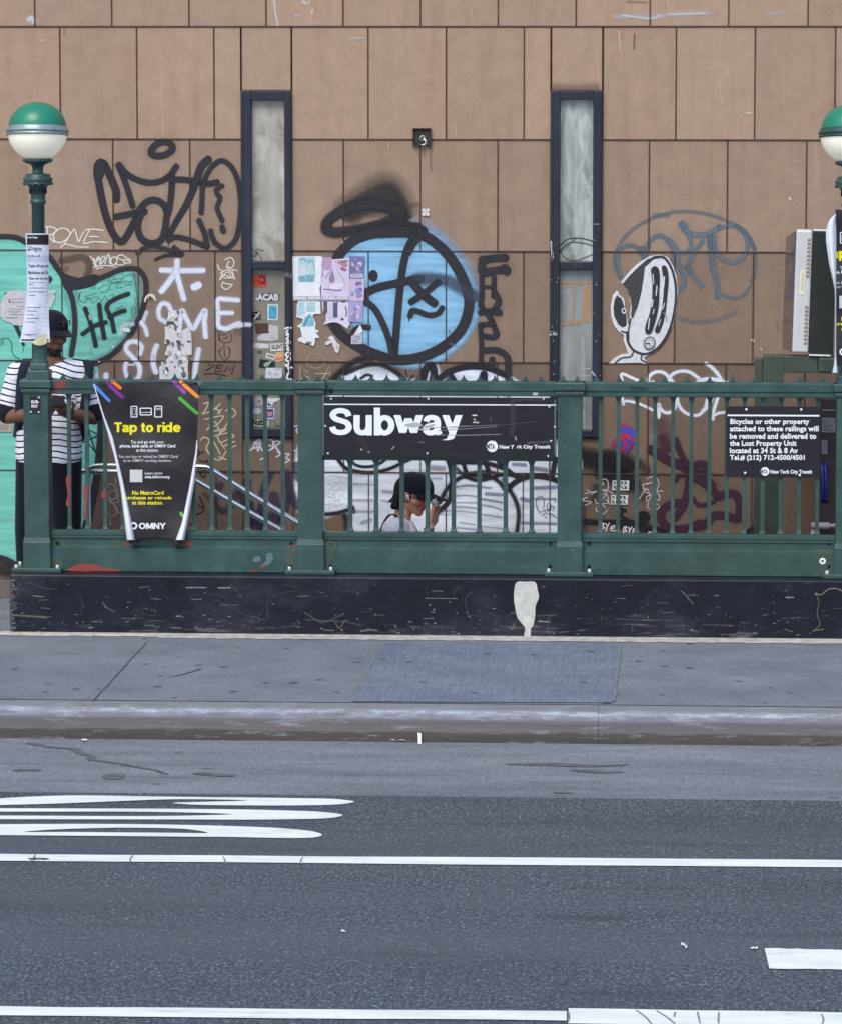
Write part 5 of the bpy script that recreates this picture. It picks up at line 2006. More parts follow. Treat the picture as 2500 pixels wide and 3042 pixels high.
# black GOLO tag
g = G_(.0008)
g.stroke(4, [(697, 225), (745, 165), (830, 138), (898, 165), (905, 215), (850, 258), (770, 276), (705, 262)], 66, BK, closed=True)
g.stroke(4, [(352, 708), (352, 640), (318, 540), (265, 420), (222, 352), (178, 352), (164, 430), (185, 580), (225, 780), (280, 960), (345, 1085), (400, 1128), (450, 1080), (505, 980), (545, 900), (565, 850)], 76, BK, w_end=70)
g.stroke(4, [(200, 350), (182, 400), (180, 460)], 100, BK)
g.stroke(4, [(350, 880), (450, 860), (560, 838), (630, 828)], 66, BK)
g.stroke(4, [(376, 366), (420, 480), (465, 610), (514, 772)], 58, BK)
g.stroke(4, [(376, 366), (450, 450), (560, 512), (690, 542), (800, 522), (890, 462), (945, 380)], 60, BK)
g.stroke(4, [(610, 830), (572, 920), (566, 1010), (606, 1100), (690, 1142), (790, 1115), (832, 1020), (846, 920), (850, 820), (800, 742), (722, 712), (642, 740), (580, 812)], 66, BK)
g.stroke(4, [(905, 480), (900, 600), (892, 700), (870, 835)], 60, BK)
g.stroke(4, [(905, 514), (1000, 510), (1150, 530), (1270, 550), (1350, 535)], 60, BK)
g.stroke(4, [(1262, 312), (1200, 372), (1150, 500), (1100, 640), (1040, 770), (950, 920), (885, 1050), (872, 1110)], 82, BK, w_end=56)
g.stroke(4, [(872, 1110), (930, 1082), (1050, 1102), (1160, 1140), (1250, 1175)], 54, BK)
g.stroke(4, [(1250, 1170), (1232, 1060), (1196, 970), (1172, 915)], 52, BK)
g.stroke(4, [(1206, 560), (1202, 690), (1194, 840)], 50, BK)
g.stroke(4, [(1215, 560), (1240, 480), (1300, 382), (1395, 322), (1482, 372), (1550, 500), (1584, 700), (1574, 930), (1530, 1110), (1440, 1190), (1345, 1150), (1298, 1070), (1288, 1018)], 50, BK)
g.stroke(4, [(1400, 570), (1345, 612), (1352, 650), (1380, 690), (1352, 790), (1376, 860), (1402, 920)], 46, BK)
g.stroke(4, [(1402, 980), (1412, 1022)], 52, BK)
g.stroke(4, [(562, 1242), (620, 1192), (700, 1172), (820, 1192), (930, 1232), (1000, 1256)], 40, BK)
g.stroke(4, [(925, 1186), (992, 1244)], 52, BK)
g.stroke(4, [(738, 1304), (830, 1266), (985, 1250)], 26, BK, w_end=44)
g.stroke(4, [(870, 1120), (866, 1178)], 8, BK, .8)
g.done('graffiti', MAT['spray'], wall, 'large black GOLO tag with a halo ring')

# white spray letters
g = G_(.0010)
SW = (222, 224, 240)
for pts, w, a in (([(800, 340), (1000, 346), (1212, 344)], 54, 1), ([(955, 252), (945, 340), (880, 450), (800, 550)], 58, 1), ([(945, 350), (985, 500), (1022, 628)], 54, 1), ([(1125, 508), (1165, 490)], 74, 1), ([(650, 760), (602, 862), (520, 880)], 40, .9), ([(600, 860), (640, 920), (656, 985)], 42, 1), ([(520, 878), (430, 880), (402, 930), (396, 980)], 36, .5),
                  ([(890, 730), (862, 682), (805, 676), (772, 735), (785, 820), (842, 856)], 46, 1), ([(970, 975), (985, 850), (1002, 742), (1050, 830), (1112, 920), (1170, 830), (1232, 742), (1226, 860), (1238, 1002)], 50, 1), ([(1560, 640), (1450, 632), (1362, 634), (1362, 770), (1370, 900), (1440, 922), (1560, 874), (1650, 884)], 48, 1), ([(1362, 766), (1500, 766)], 44, 1),
                  ([(586, 1170), (602, 1100), (545, 1052), (470, 1066), (448, 1124), (520, 1212), (582, 1300), (574, 1400), (540, 1440)], 48, 1), ([(450, 1262), (440, 1330), (460, 1400), (480, 1440)], 42, 1), ([(450, 1280), (530, 1280)], 14, .9), ([(752, 1092), (722, 1180), (722, 1290), (744, 1352)], 52, 1), ([(1170, 1130), (1142, 1280), (1124, 1430)], 52, 1), ([(250, 1380), (250, 1420)], 50, .9), ([(130, 1390), (160, 1370), (160, 1410)], 20, .7)):
    g.stroke(5, pts, w, SW, a, soft=20)
g.done('graffiti', MAT['spray'], wall, 'white sprayed HOME lettering between the black tag and the railing')
g = G_(.0008)
for pts in ([(1430, 236), (1490, 216), (1520, 262), (1500, 312), (1445, 306)], [(1470, 250), (1450, 312), (1550, 346)], [(1356, 284), (1372, 330), (1405, 350), (1380, 432)], [(1380, 374), (1450, 340), (1500, 372), (1508, 420), (1430, 392), (1380, 434)], [(1500, 340), (1526, 432)], [(1412, 456), (1398, 500), (1440, 532), (1502, 490)], [(1420, 470), (1500, 484)], [(1400, 400), (1460, 360), (1490, 410), (1420, 420)]):
    g.stroke(5, pts, 11, (222, 216, 212), 1, soft=3)
g.done('graffiti', MAT['marker'], wall, 'thin white signature left of the left window')
g = G_(.0016)
DB = (66, 50, 46)
for pts in ([(1430, 940), (1490, 980), (1480, 1050), (1400, 1050), (1372, 990), (1430, 940)], [(1400, 990), (1440, 970), (1450, 1010), (1410, 1020)], [(1420, 940), (1452, 900), (1480, 950)], [(1365, 960), (1372, 1050)], [(1420, 1068), (1426, 1200)], [(1370, 1130), (1390, 1200), (1430, 1232), (1470, 1190), (1480, 1110)], [(1365, 1150), (1400, 1110)], [(1455, 1100), (1482, 1140)], [(1350, 950), (1400, 940)]):
    g.stroke(5, pts, 8, DB, .85, soft=4)
for pts in ([(1268, 1278), (1335, 1280), (1240, 1336)], [(1350, 1285), (1322, 1345), (1400, 1340)], [(1340, 1312), (1390, 1310)], [(1420, 1352), (1460, 1292), (1468, 1335), (1530, 1276), (1494, 1368)], [(1226, 1372), (1330, 1364), (1445, 1388)], [(1350, 1285), (1410, 1282)]):
    g.stroke(5, pts, 11, DB, .9, soft=4, smooth=False)
g.done('graffiti', MAT['marker'], wall, 'dark brown flower doodle and ZEM signature')

# blue face
g = G_(.0)
BLUE = (146, 198, 236)
g.fill(8, [(330, 680), (420, 590), (560, 530), (720, 505), (880, 480), (1010, 500), (1130, 590), (1240, 730), (1320, 890), (1355, 1050), (1310, 1250), (1200, 1390), (1060, 1490), (900, 1540), (740, 1530), (600, 1460), (470, 1390), (400, 1250), (430, 1000), (360, 800)], BLUE, .95, 36)
g.stroke(8, [(860, 430), (960, 440), (1080, 520), (1190, 640), (1280, 770), (1330, 880)], 60, (176, 190, 208), .55, soft=70)
g.stroke(8, [(1120, 600), (1240, 740), (1330, 910), (1372, 1060), (1320, 1240)], 46, (150, 190, 226), .7, soft=50)
g.done('graffiti', MAT['roller'], wall, 'light blue fill of the round face')
g = G_(.0006)
SM = (58, 56, 60)
g.stroke(8, [(330, 330), (470, 220), (600, 140), (680, 140), (740, 220), (790, 340)], 130, SM, .6, soft=150)
g.fill(8, [(330, 330), (450, 250), (580, 180), (680, 160), (760, 250), (800, 380), (760, 420), (720, 350), (600, 330), (480, 350), (380, 390)], SM, .72, 60)
g.stroke(8, [(900, 280), (850, 290)], 26, SM, .3, soft=30)
g.done('graffiti', MAT['smoke'], wall, 'dark soft spray cloud above the blue face')
g = G_(.0012)
g.stroke(8, [(780, 400), (700, 405), (600, 440), (480, 470), (350, 490), (240, 500), (182, 478), (190, 420), (260, 360), (380, 300), (500, 280), (650, 300), (760, 340)], 82, BK, .95, soft=26)
g.stroke(8, [(470, 500), (600, 470), (760, 450), (900, 455)], 66, BK, soft=14)
g.stroke(8, [(560, 490), (720, 490), (930, 495)], 94, BK)
g.stroke(8, [(250, 740), (300, 650), (400, 560), (540, 510), (700, 500), (860, 500), (970, 540), (1080, 620), (1180, 740), (1250, 870), (1292, 1000), (1292, 1100), (1240, 1250), (1140, 1360), (1010, 1440), (860, 1488), (710, 1494), (570, 1456), (440, 1396), (330, 1322), (250, 1240), (230, 1200)], 80, BK)
g.stroke(8, [(880, 520), (850, 560), (812, 640), (782, 760), (762, 900), (742, 1100), (726, 1300), (712, 1460)], 58, BK)
g.stroke(8, [(905, 540), (858, 600), (825, 660)], 44, BK)
g.stroke(8, [(490, 972), (580, 932), (760, 892), (860, 868), (920, 862)], 64, BK)
g.stroke(8, [(880, 868), (1000, 862), (1120, 880), (1240, 935), (1330, 1000)], 96, (70, 74, 90), .66, soft=40)
g.stroke(8, [(492, 1040), (560, 1100), (620, 1205), (668, 1330), (700, 1460)], 50, BK)
g.stroke(8, [(496, 950), (492, 1060)], 34, BK)
g.dot(8, 548, 838, 32, BK, 1, 42)
g.stroke(8, [(850, 888), (930, 980), (1022, 1052)], 66, BK)
g.stroke(8, [(1054, 888), (940, 980), (846, 1042)], 52, BK)
g.stroke(8, [(836, 1152), (852, 1112), (900, 1118), (980, 1146), (1050, 1134), (1084, 1090)], 44, BK)
g.stroke(8, [(828, 1150), (828, 1192)], 9, BK)
g.stroke(8, [(390, 1330), (396, 1270), (450, 1240), (512, 1242)], 42, BK)
g.done('graffiti', MAT['spray'], wall, 'black outline of the round blue face with an X eye')

# upright black tag right of the face
g = G_(.0008)
for pts, w in (([(1578, 698), (1490, 702), (1402, 716)], 62), ([(1402, 712), (1400, 812), (1490, 800), (1584, 790)], 62), ([(1572, 782), (1590, 800)], 70), ([(1396, 850), (1396, 990)], 40), ([(1490, 850), (1488, 1000)], 40), ([(1410, 928), (1490, 924)], 28), ([(1394, 1000), (1388, 1060), (1408, 1112)], 46), ([(1500, 980), (1526, 1040), (1490, 1112)], 50), ([(1388, 1126), (1460, 1120), (1532, 1126)], 52),
               ([(1440, 1130), (1480, 1210), (1508, 1310), (1450, 1318), (1390, 1302)], 44), ([(1384, 1222), (1480, 1216)], 40), ([(1384, 1232), (1392, 1400), (1388, 1510)], 38), ([(1402, 1424), (1520, 1424), (1590, 1472), (1602, 1590), (1604, 1680), (1600, 1760)], 50), ([(1476, 1494), (1476, 1546)], 50)):
    g.stroke(8, pts, w, BK, soft=10)
g.stroke(8, [(1150, 1370), (1220, 1400), (1280, 1450)], 10, (160, 150, 150), .4, soft=14)
g.done('graffiti', MAT['spray'], wall, 'black upright tag right of the blue face')

# silver bubble letters
g = G_(.0)
SV = (228, 234, 248)
g.fill(0, [(1006, 1140), (1030, 1104), (1064, 1082), (1104, 1075), (1150, 1090), (1200, 1128), (1262, 1128), (1272, 1100), (1290, 1085), (1310, 1120), (1340, 1110), (1390, 1095), (1450, 1095), (1500, 1112), (1540, 1140), (1640, 1180), (1672, 1240), (1676, 1420), (1690, 1600), (1660, 1720), (1400, 1760), (1150, 1740), (1040, 1700), (1030, 1580), (1044, 1524), (1010, 1520), (960, 1534), (900, 1530), (880, 1450), (890, 1330), (930, 1250), (980, 1180)], SV, .97, 12)
g.done('graffiti', MAT['silver'], wall, 'silver fill of the bubble letters behind the middle bay')
g = G_(.0012)
for z, pts, w, a, s in ((8, [(230, 1650), (330, 1565), (430, 1500), (540, 1488)], 52, .85, 30), (8, [(330, 1600), (480, 1540), (600, 1530), (720, 1588), (820, 1680)], 36, .9, 16), (8, [(930, 1660), (960, 1566), (1000, 1536), (1022, 1600), (1002, 1690)], 58, 1, 10), (8, [(1040, 1660), (1150, 1584), (1300, 1548), (1450, 1562), (1600, 1622)], 50, 1, 12), (8, [(1410, 1612), (1408, 1660)], 62, 1, 8), (8, [(1150, 1612), (1190, 1672)], 40, 1, 10), (8, [(450, 1640), (500, 1612), (540, 1622)], 20, .9, 10), (8, [(800, 1580), (815, 1630)], 10, .9, 5), (8, [(830, 1650), (860, 1618)], 14, .9, 5), (8, [(480, 1600), (560, 1560), (650, 1570)], 60, .18, 60),
                        (27, [(400, 60), (450, 130), (520, 205), (620, 240), (800, 262), (950, 246), (1100, 200), (1220, 140), (1330, 90)], 40, 1, 14), (27, [(570, 70), (620, 150), (700, 185), (800, 190), (900, 172), (1000, 110), (1050, 60)], 34, 1, 14), (27, [(430, 100), (520, 220), (640, 270), (840, 280)], 50, .25, 40), (27, [(240, 775), (330, 770), (450, 752), (550, 722), (610, 700)], 44, 1, 20), (27, [(600, 690), (618, 740)], 54, 1, 8),
                        (27, [(512, 790), (530, 900), (524, 1020)], 50, .85, 40), (28, [(180, 60), (225, 180), (242, 300), (238, 450), (218, 560), (160, 645), (90, 700)], 58, 1, 10), (28, [(100, 600), (160, 480), (230, 390), (310, 328), (400, 290), (520, 284), (640, 290), (720, 310), (800, 366), (870, 460)], 46, .92, 22), (28, [(270, 180), (370, 262), (480, 252), (640, 236), (860, 280)], 36, .8, 26), (28, [(400, 300), (540, 340), (680, 318), (840, 270), (1000, 290), (1120, 300)], 42, 1, 14),
                        (28, [(368, 110), (390, 190), (418, 270)], 50, 1, 8), (28, [(632, 130), (660, 200), (670, 280)], 54, 1, 8), (28, [(250, 130), (420, 128), (620, 136), (760, 170), (880, 216), (990, 290), (1080, 320)], 50, 1, 10), (28, [(740, 60), (820, 150), (900, 240)], 40, 1, 8), (28, [(890, 450), (960, 380), (1070, 316), (1200, 292), (1350, 306), (1490, 352), (1600, 420)], 62, 1, 10), (28, [(850, 330), (910, 440), (980, 560), (1022, 700), (1016, 850), (990, 1010)], 46, .9, 26),
                        (28, [(1450, 110), (1430, 220), (1412, 310)], 58, 1, 10), (27, [(200, 300), (230, 200), (230, 80)], 30, .8, 20)):
    g.stroke(z, pts, w, (40, 38, 46), a, soft=s)
g.done('graffiti', MAT['spray'], wall, 'black outlines of the silver bubble letters')
g = G_(.0030)
for z, pts, w, c, a, s in ([(28, q, w, (106, 108, 138), .6, 10) for q, w in (([(290, 522), (400, 516), (530, 530)], 14), ([(290, 600), (540, 606)], 12), ([(600, 560), (830, 600)], 22), ([(290, 650), (400, 654), (530, 670)], 14), ([(590, 630), (720, 650), (830, 690)], 16), ([(110, 700), (280, 700), (530, 722)], 10), ([(600, 740), (830, 775)], 14), ([(330, 836), (520, 860)], 12), ([(300, 896), (520, 918)], 12), ([(590, 880), (830, 905)], 10), ([(300, 420), (420, 400), (560, 412)], 26), ([(590, 420), (700, 430)], 20), ([(110, 740), (230, 742)], 9), ([(640, 500), (830, 510)], 40), ([(1060, 560), (1150, 580)], 50), ([(1200, 430), (1460, 420)], 40), ([(1060, 840), (1460, 850)], 30), ([(1210, 560), (1440, 560)], 24), ([(960, 150), (1100, 160)], 40), ([(1200, 200), (1350, 220)], 50))] +
                           [(27, q, w, (128, 122, 140), .5, 24) for q, w in (([(610, 600), (850, 600)], 30), ([(620, 740), (860, 745)], 26), ([(980, 490), (1110, 500)], 36), ([(620, 400), (860, 410)], 20), ([(950, 600), (1100, 620)], 20), ([(720, 880), (830, 840)], 40), ([(1550, 200), (1720, 210)], 60), ([(1560, 330), (1700, 330)], 24))]):
    g.stroke(z, pts, w, c, a, soft=s)
for pts in ([(1240, 660), (1226, 600), (1250, 540), (1300, 536), (1322, 610), (1312, 660)], [(1232, 652), (1272, 716), (1332, 690), (1322, 740), (1290, 752)], [(1352, 690), (1360, 620), (1392, 612), (1392, 680), (1360, 702), (1420, 640), (1440, 650), (1420, 692)], [(1330, 768), (1352, 778)], [(1352, 730), (1420, 742), (1470, 786)], [(1436, 560), (1456, 552), (1462, 582), (1440, 590)]):
    g.stroke(28, pts, 8, (56, 58, 86), .9, soft=3)
g.stroke(28, [(316, 428), (352, 430), (330, 442)], 8, (220, 214, 190), .9)
for pts in ([(280, 320), (340, 290), (420, 300), (540, 320)], [(300, 400), (340, 380), (340, 460), (300, 440)], [(370, 380), (420, 370), (430, 460), (370, 470), (370, 400)], [(300, 540), (340, 560), (380, 500), (390, 600), (430, 590)], [(440, 600), (460, 520), (540, 580)], [(275, 650), (370, 640)], [(320, 610), (320, 720)], [(370, 670), (400, 640), (420, 670), (440, 640), (540, 660)]):
    g.stroke(27, pts, 14, (222, 226, 240), .6, soft=8)
g.done('graffiti', MAT['marker'], wall, 'thin scribbles and smears over the silver letters')

# ghost tag right
g = G_(.0)
GH = (104, 118, 132)
for pts, w, a in (([(410, 650), (360, 520), (400, 370), (500, 250), (640, 160), (800, 100), (1000, 82), (1180, 110), (1330, 165), (1470, 245), (1550, 360), (1570, 500), (1548, 660), (1490, 780), (1400, 830), (1290, 800)], 30, .55), ([(700, 110), (820, 118)], 40, .35), ([(415, 640), (385, 520), (400, 420), (480, 372), (560, 400), (610, 470)], 34, .8), ([(600, 400), (620, 480)], 60, .6), ([(630, 440), (670, 330), (745, 292), (830, 336), (885, 440), (920, 560), (958, 650), (956, 720), (915, 750)], 36, .85), ([(830, 340), (880, 400)], 52, .8),
                  ([(938, 182), (980, 252), (1060, 282), (1170, 272), (1262, 212)], 44, .95), ([(940, 190), (960, 215)], 56, .8), ([(995, 272), (1018, 370), (980, 432), (890, 425)], 34, .9), ([(1180, 290), (1190, 430), (1212, 600), (1242, 700), (1242, 820)], 52, .7), ([(1190, 300), (1200, 380)], 62, .6), ([(1262, 218), (1400, 205), (1482, 280), (1502, 400), (1450, 490), (1370, 522), (1280, 480), (1226, 400), (1222, 300)], 30, .9), ([(1400, 200), (1500, 280), (1560, 400)], 40, .4), ([(1120, 335), (1040, 440), (992, 560), (1042, 640), (1112, 722)], 36, .8), ([(980, 560), (1010, 600)], 50, .5), ([(920, 1000), (1060, 1030), (1230, 1015), (1400, 950)], 44, .3), ([(860, 470), (870, 510)], 40, .5)):
    g.stroke(11, pts, w, GH, a, soft=16)
g.done('graffiti', MAT['spray'], wall, 'faded blue-grey tag in an oval at the upper right')
# white ZOOZ tag
g = G_(.0010)
for z, pts, w in ((29, [(650, 190), (632, 45), (740, 82), (870, 140)], 36), (29, [(820, 160), (860, 120)], 30), (29, [(1010, 140), (962, 150), (968, 70), (1050, 18), (1150, 34), (1222, 120), (1275, 240), (1290, 390), (1254, 486), (1180, 512), (1112, 480), (1080, 410), (1082, 560)], 40), (29, [(1205, 165), (1222, 75), (1300, 20), (1430, 14), (1530, 70), (1610, 140)], 40), (29, [(1225, 110), (1290, 200), (1310, 380), (1362, 480), (1470, 540), (1572, 532), (1642, 450), (1668, 350)], 38), (29, [(1530, 190), (1590, 130), (1680, 110)], 36),
                  (29, [(640, 330), (655, 425), (655, 378), (800, 388), (910, 432), (1020, 486)], 34), (29, [(1085, 560), (1078, 580)], 18), (11, [(1148, 1386), (1205, 1430), (1262, 1500), (1296, 1580)], 30), (11, [(1062, 1560), (1120, 1528), (1220, 1524), (1340, 1562)], 34), (12, [(990, 120), (960, 200), (930, 300), (925, 350)], 20), (12, [(925, 330), (960, 312), (1010, 306)], 18), (12, [(870, 140), (920, 180), (900, 260), (860, 300)], 22)):
    g.stroke(z, pts, w, WT, soft=10)
g.done('graffiti', MAT['spray'], wall, 'white looping tag crossing the top of the right bay')
# maroon splash and smoke behind the right bay
g = G_(.0)
for pts, w, c, a, s in (([(120, 1050), (300, 1090), (450, 1110), (640, 1180)], 230, (32, 29, 32), .92, 140), ([(420, 1150), (520, 1060), (640, 1090), (760, 1160)], 180, (40, 36, 36), .75, 150), ([(400, 1230), (600, 1300), (750, 1370)], 180, (34, 31, 33), .9, 110), ([(330, 1420), (300, 1550)], 100, (56, 50, 48), .6, 90), ([(180, 1560), (170, 1750), (190, 1990)], 60, (66, 60, 64), .6, 60), ([(850, 1130), (930, 1200)], 110, (60, 52, 50), .6, 100), ([(840, 1420), (880, 1520)], 120, (64, 56, 54), .4, 110),
                        ([(190, 1830), (400, 1836), (640, 1840)], 70, (38, 34, 38), .9, 20), ([(600, 1860), (800, 1870), (1000, 1935), (1210, 1970)], 110, (38, 34, 38), .9, 50), ([(1090, 620), (1150, 760), (1200, 900)], 190, (96, 62, 70), .4, 180), ([(1120, 820), (1180, 950)], 110, (80, 46, 60), .6, 90)):
    g.stroke(29, pts, w, c, a, soft=s * .8)
g.done('graffiti', MAT['smoke'], wall, 'dark smoky sprays behind the right bay')
g = G_(.0012)
MR = (64, 37, 54)
g.fill(29, [(610, 690), (640, 655), (690, 655), (730, 690), (790, 740), (800, 800), (780, 870), (740, 950), (690, 990), (630, 975), (570, 930), (505, 910), (520, 870), (570, 810), (600, 770)], (158, 62, 106), .92, 14)
g.fill(29, [(612, 700), (720, 696), (786, 740), (796, 800), (740, 800), (700, 760), (610, 762)], (82, 78, 190), .95, 10)
g.fill(29, [(610, 780), (700, 766), (750, 820), (790, 850), (760, 900), (700, 860), (612, 850)], (200, 56, 66), .9, 10)
rg2 = random.Random(9)
for k in range(120):
    a_, r_ = rg2.uniform(0, 6.28), rg2.uniform(0, 120)
    g.dot(29, 660 + r_ * math.cos(a_), 900 + r_ * .75 * math.sin(a_), rg2.uniform(6, 14), rg2.choice([(92, 80, 180), (206, 58, 76), (130, 70, 140)]), .8)
g.done('graffiti', MAT['spray'], wall, 'small red and blue sprayed blob behind the right bay')
g = G_(.0014)
for z, pts, w in ((29, [(990, 960), (1080, 1010), (1180, 1080), (1300, 1130), (1420, 1170)], 120), (12, [(690, 480), (730, 580), (790, 670)], 36), (12, [(800, 652), (840, 630), (876, 640), (870, 690), (790, 690)], 44), (12, [(770, 690), (710, 712), (686, 740)], 24), (12, [(775, 690), (764, 800), (740, 890), (690, 970)], 44), (12, [(740, 872), (660, 886), (604, 930), (604, 990), (650, 1032), (720, 1042), (800, 1028), (880, 1012), (926, 958), (1000, 958), (1080, 975), (1096, 910), (1070, 828), (1010, 818), (960, 836), (910, 780), (860, 742), (800, 712)], 50), (12, [(800, 700), (880, 740), (910, 770)], 70), (12, [(800, 850), (826, 884), (860, 892), (932, 868)], 26), (12, [(800, 1030), (840, 1002), (880, 1012)], 40)):
    g.stroke(z, pts, w, MR, .92, soft=12)
g.done('graffiti', MAT['spray'], wall, 'maroon splashed figure behind the right bay')
g = G_(.0022)
for pts in ([(385, 1345), (410, 1312), (450, 1320), (472, 1390), (460, 1440), (420, 1460)], [(395, 1380), (410, 1352), (402, 1392)], [(210, 1440), (250, 1470), (186, 1490), (330, 1460), (260, 1500)], [(360, 1480), (430, 1440), (520, 1484)], [(140, 1562), (222, 1530), (160, 1570), (270, 1590), (188, 1630)], [(310, 1560), (330, 1610), (410, 1540), (450, 1500), (470, 1600), (400, 1610)], [(380, 1600), (432, 1660)], [(440, 1560), (490, 1616)], [(330, 1650), (322, 1690), (345, 1706)], [(372, 1732), (420, 1730), (460, 1680)], [(400, 1440), (450, 1480), (380, 1500)]):
    g.stroke(29, pts, 10, (200, 198, 200), .9, soft=4)
for pts in ([(940, 1310), (990, 1286), (1050, 1300), (1082, 1370), (1060, 1450), (1130, 1460)], [(880, 1380), (1000, 1352), (930, 1376)], [(890, 1390), (900, 1450), (840, 1556)], [(890, 1430), (950, 1440), (960, 1480), (920, 1470), (930, 1420)], [(960, 1480), (980, 1530), (940, 1580), (930, 1530), (990, 1500)], [(1050, 1460), (1090, 1520), (1082, 1570), (1030, 1550)], [(960, 1590), (942, 1640), (970, 1680)], [(1030, 1690), (1080, 1660), (1090, 1640)], [(1040, 1610), (1074, 1618)]):
    g.stroke(29, pts, 10, (204, 202, 206), .9, soft=4)
g.done('graffiti', MAT['marker'], wall, 'two thin white scribbled signatures behind the right bay')
g = G_(.0022)
g.dot(29, 890, 1775, 76, (32, 30, 34), 1, 72, 16)
g.stroke(29, [(612, 1652), (660, 1690), (690, 1692), (640, 1700), (625, 1745), (680, 1790), (760, 1836), (860, 1862)], 34, (34, 32, 36))
g.stroke(24, [(90, 1140), (140, 1010), (200, 940), (200, 1140)], 70, (22, 30, 38), .9, smooth=False)
g.done('graffiti', MAT['spray'], wall, 'black hook and blob low on the wall')
g = G_(.0028)
for pts in ([(380, 1920), (385, 1850), (420, 1850), (400, 1880), (425, 1900), (378, 1922)], [(440, 1850), (458, 1880), (480, 1845)], [(458, 1880), (440, 1940)], [(550, 1875), (510, 1885), (502, 1930), (550, 1936)], [(506, 1908), (545, 1900)], [(650, 1952), (662, 1890), (694, 1892), (670, 1920), (694, 1940), (650, 1956)], [(715, 1895), (730, 1925), (755, 1890)], [(730, 1925), (718, 1965)], [(800, 1905), (774, 1915), (770, 1960), (805, 1960)], [(772, 1938), (800, 1934)], [(940, 2008), (965, 1950), (990, 1968), (985, 2000), (940, 2012)], [(1040, 1968), (1018, 1978), (1014, 2010)], [(1020, 1990), (1046, 1988)], [(1062, 2012), (1075, 1972), (1100, 1976), (1078, 1996)], [(1112, 2016), (1126, 1978), (1150, 1984), (1126, 2000)], [(1206, 1990), (1180, 1996), (1178, 2020)], [(1180, 2006), (1204, 2004)]):
    g.stroke(29, pts, 13, (228, 228, 232), .95, soft=4)
for k, x in enumerate((1240, 1290, 1340, 1390, 1440, 1530, 1600)):
    g.stroke(29, [(x, 2012 + k * 3), (x + 14, 2000 + k * 3), (x + 26, 2014 + k * 3)], 12, (220, 220, 226), .9, soft=4)
g.done('graffiti', MAT['marker'], wall, 'white handwritten BYE BYE DEPRESSION along the foot of the wall')
# marks behind the left bay
g = G_(.0)
for pts, w, a in (([(1180, 660), (1200, 830), (1160, 1000)], 90, .0), ([(1000, 820), (960, 960), (1040, 1010), (1130, 860), (1160, 950)], 46, .55), ([(1190, 800), (1170, 960)], 60, .6), ([(1210, 960), (1230, 1110), (1280, 1020), (1300, 1130)], 60, .7), ([(1290, 980), (1310, 850), (1360, 740)], 50, .6), ([(1380, 900), (1420, 1080), (1480, 920)], 70, .55), ([(1470, 740), (1500, 880), (1550, 970)], 60, .65), ([(1340, 1060), (1300, 1140)], 90, .5), ([(1550, 690), (1560, 760)], 80, .6), ([(880, 880), (960, 960)], 30, .4)):
    if a:
        g.stroke(6, pts, w, (50, 48, 78), a, soft=24)
g.done('graffiti', MAT['spray'], wall, 'blurred navy strokes behind the left bay')
g = G_(.0014)
for pts in ([(880, 240), (910, 230), (890, 290), (870, 310), (940, 290), (1000, 240)], [(960, 270), (1000, 300), (980, 310), (1010, 280)], [(1040, 290), (1080, 270), (1110, 310), (1070, 345)], [(890, 350), (1020, 330), (960, 400), (920, 390)], [(900, 430), (960, 370), (1000, 440), (1050, 380)], [(860, 500), (880, 480), (920, 500), (900, 560), (950, 630), (1000, 640), (1040, 580)], [(930, 470), (1000, 600)], [(960, 470), (1060, 450), (1100, 470)], [(1000, 520), (1090, 480)], [(1030, 540), (1100, 510)], [(1060, 560), (1110, 540)], [(990, 620), (1040, 640)], [(940, 440), (1040, 420), (980, 470), (1030, 560)]):
    g.stroke(6, pts, 11, (206, 190, 162), .9, soft=4)
g.done('graffiti', MAT['marker'], wall, 'cream scribbled tag right of the banner')
g = G_(.0016)
for pts in ([(1200, 580), (1230, 560), (1250, 510), (1270, 580), (1285, 500), (1265, 500), (1300, 575)], [(1225, 560), (1275, 552)], [(1320, 570), (1340, 500), (1372, 500), (1370, 560), (1330, 580)], [(1345, 540), (1360, 540)], [(1380, 560), (1390, 510), (1430, 515), (1396, 545), (1430, 600), (1400, 620)], [(1410, 580), (1450, 620)], [(1460, 600), (1492, 600), (1470, 630), (1496, 640), (1462, 664)], [(1300, 635), (1335, 625), (1320, 660)], [(1286, 640), (1306, 628)], [(1330, 700), (1340, 706)], [(1530, 400), (1565, 400), (1545, 430), (1568, 470)], [(1530, 575), (1568, 580)]):
    g.stroke(6, pts, 11, (214, 212, 222), .9, soft=4)
g.done('graffiti', MAT['marker'], wall, 'white wavy signature under the left window')
g = G_(.0014)
for pts in ([(830, 560), (850, 590), (830, 620)], [(845, 600), (880, 580)], [(845, 640), (890, 660), (900, 640), (915, 680)], [(850, 730), (885, 770), (890, 720), (850, 740)], [(820, 1040), (880, 1000), (850, 900)], [(880, 990), (840, 960)], [(776, 1090), (830, 1150)]):
    g.stroke(6, pts, 8, (40, 34, 36), .9, soft=3)
g.done('graffiti', MAT['marker'], wall, 'thin black scrawls beside the banner')
g = G_(.0014)
for pts in ([(960, 760), (975, 810), (955, 810)], [(890, 850), (920, 810), (960, 830), (990, 900), (940, 940), (900, 900), (985, 850)], [(960, 860), (990, 960), (930, 960), (910, 930)], [(920, 960), (970, 1000), (980, 1050), (930, 1080), (890, 1030)], [(960, 1010), (1000, 1060)], [(890, 1110), (905, 1180)], [(880, 1180), (890, 1186)], [(925, 1100), (920, 1150), (935, 1140)], [(900, 1090), (890, 1150)]):
    g.stroke(3, pts, 8, (176, 170, 168), .8, soft=4)
g.done('graffiti', MAT['marker'], wall, 'pale scribble left of the banner behind the rails')
g = G_(.0008)
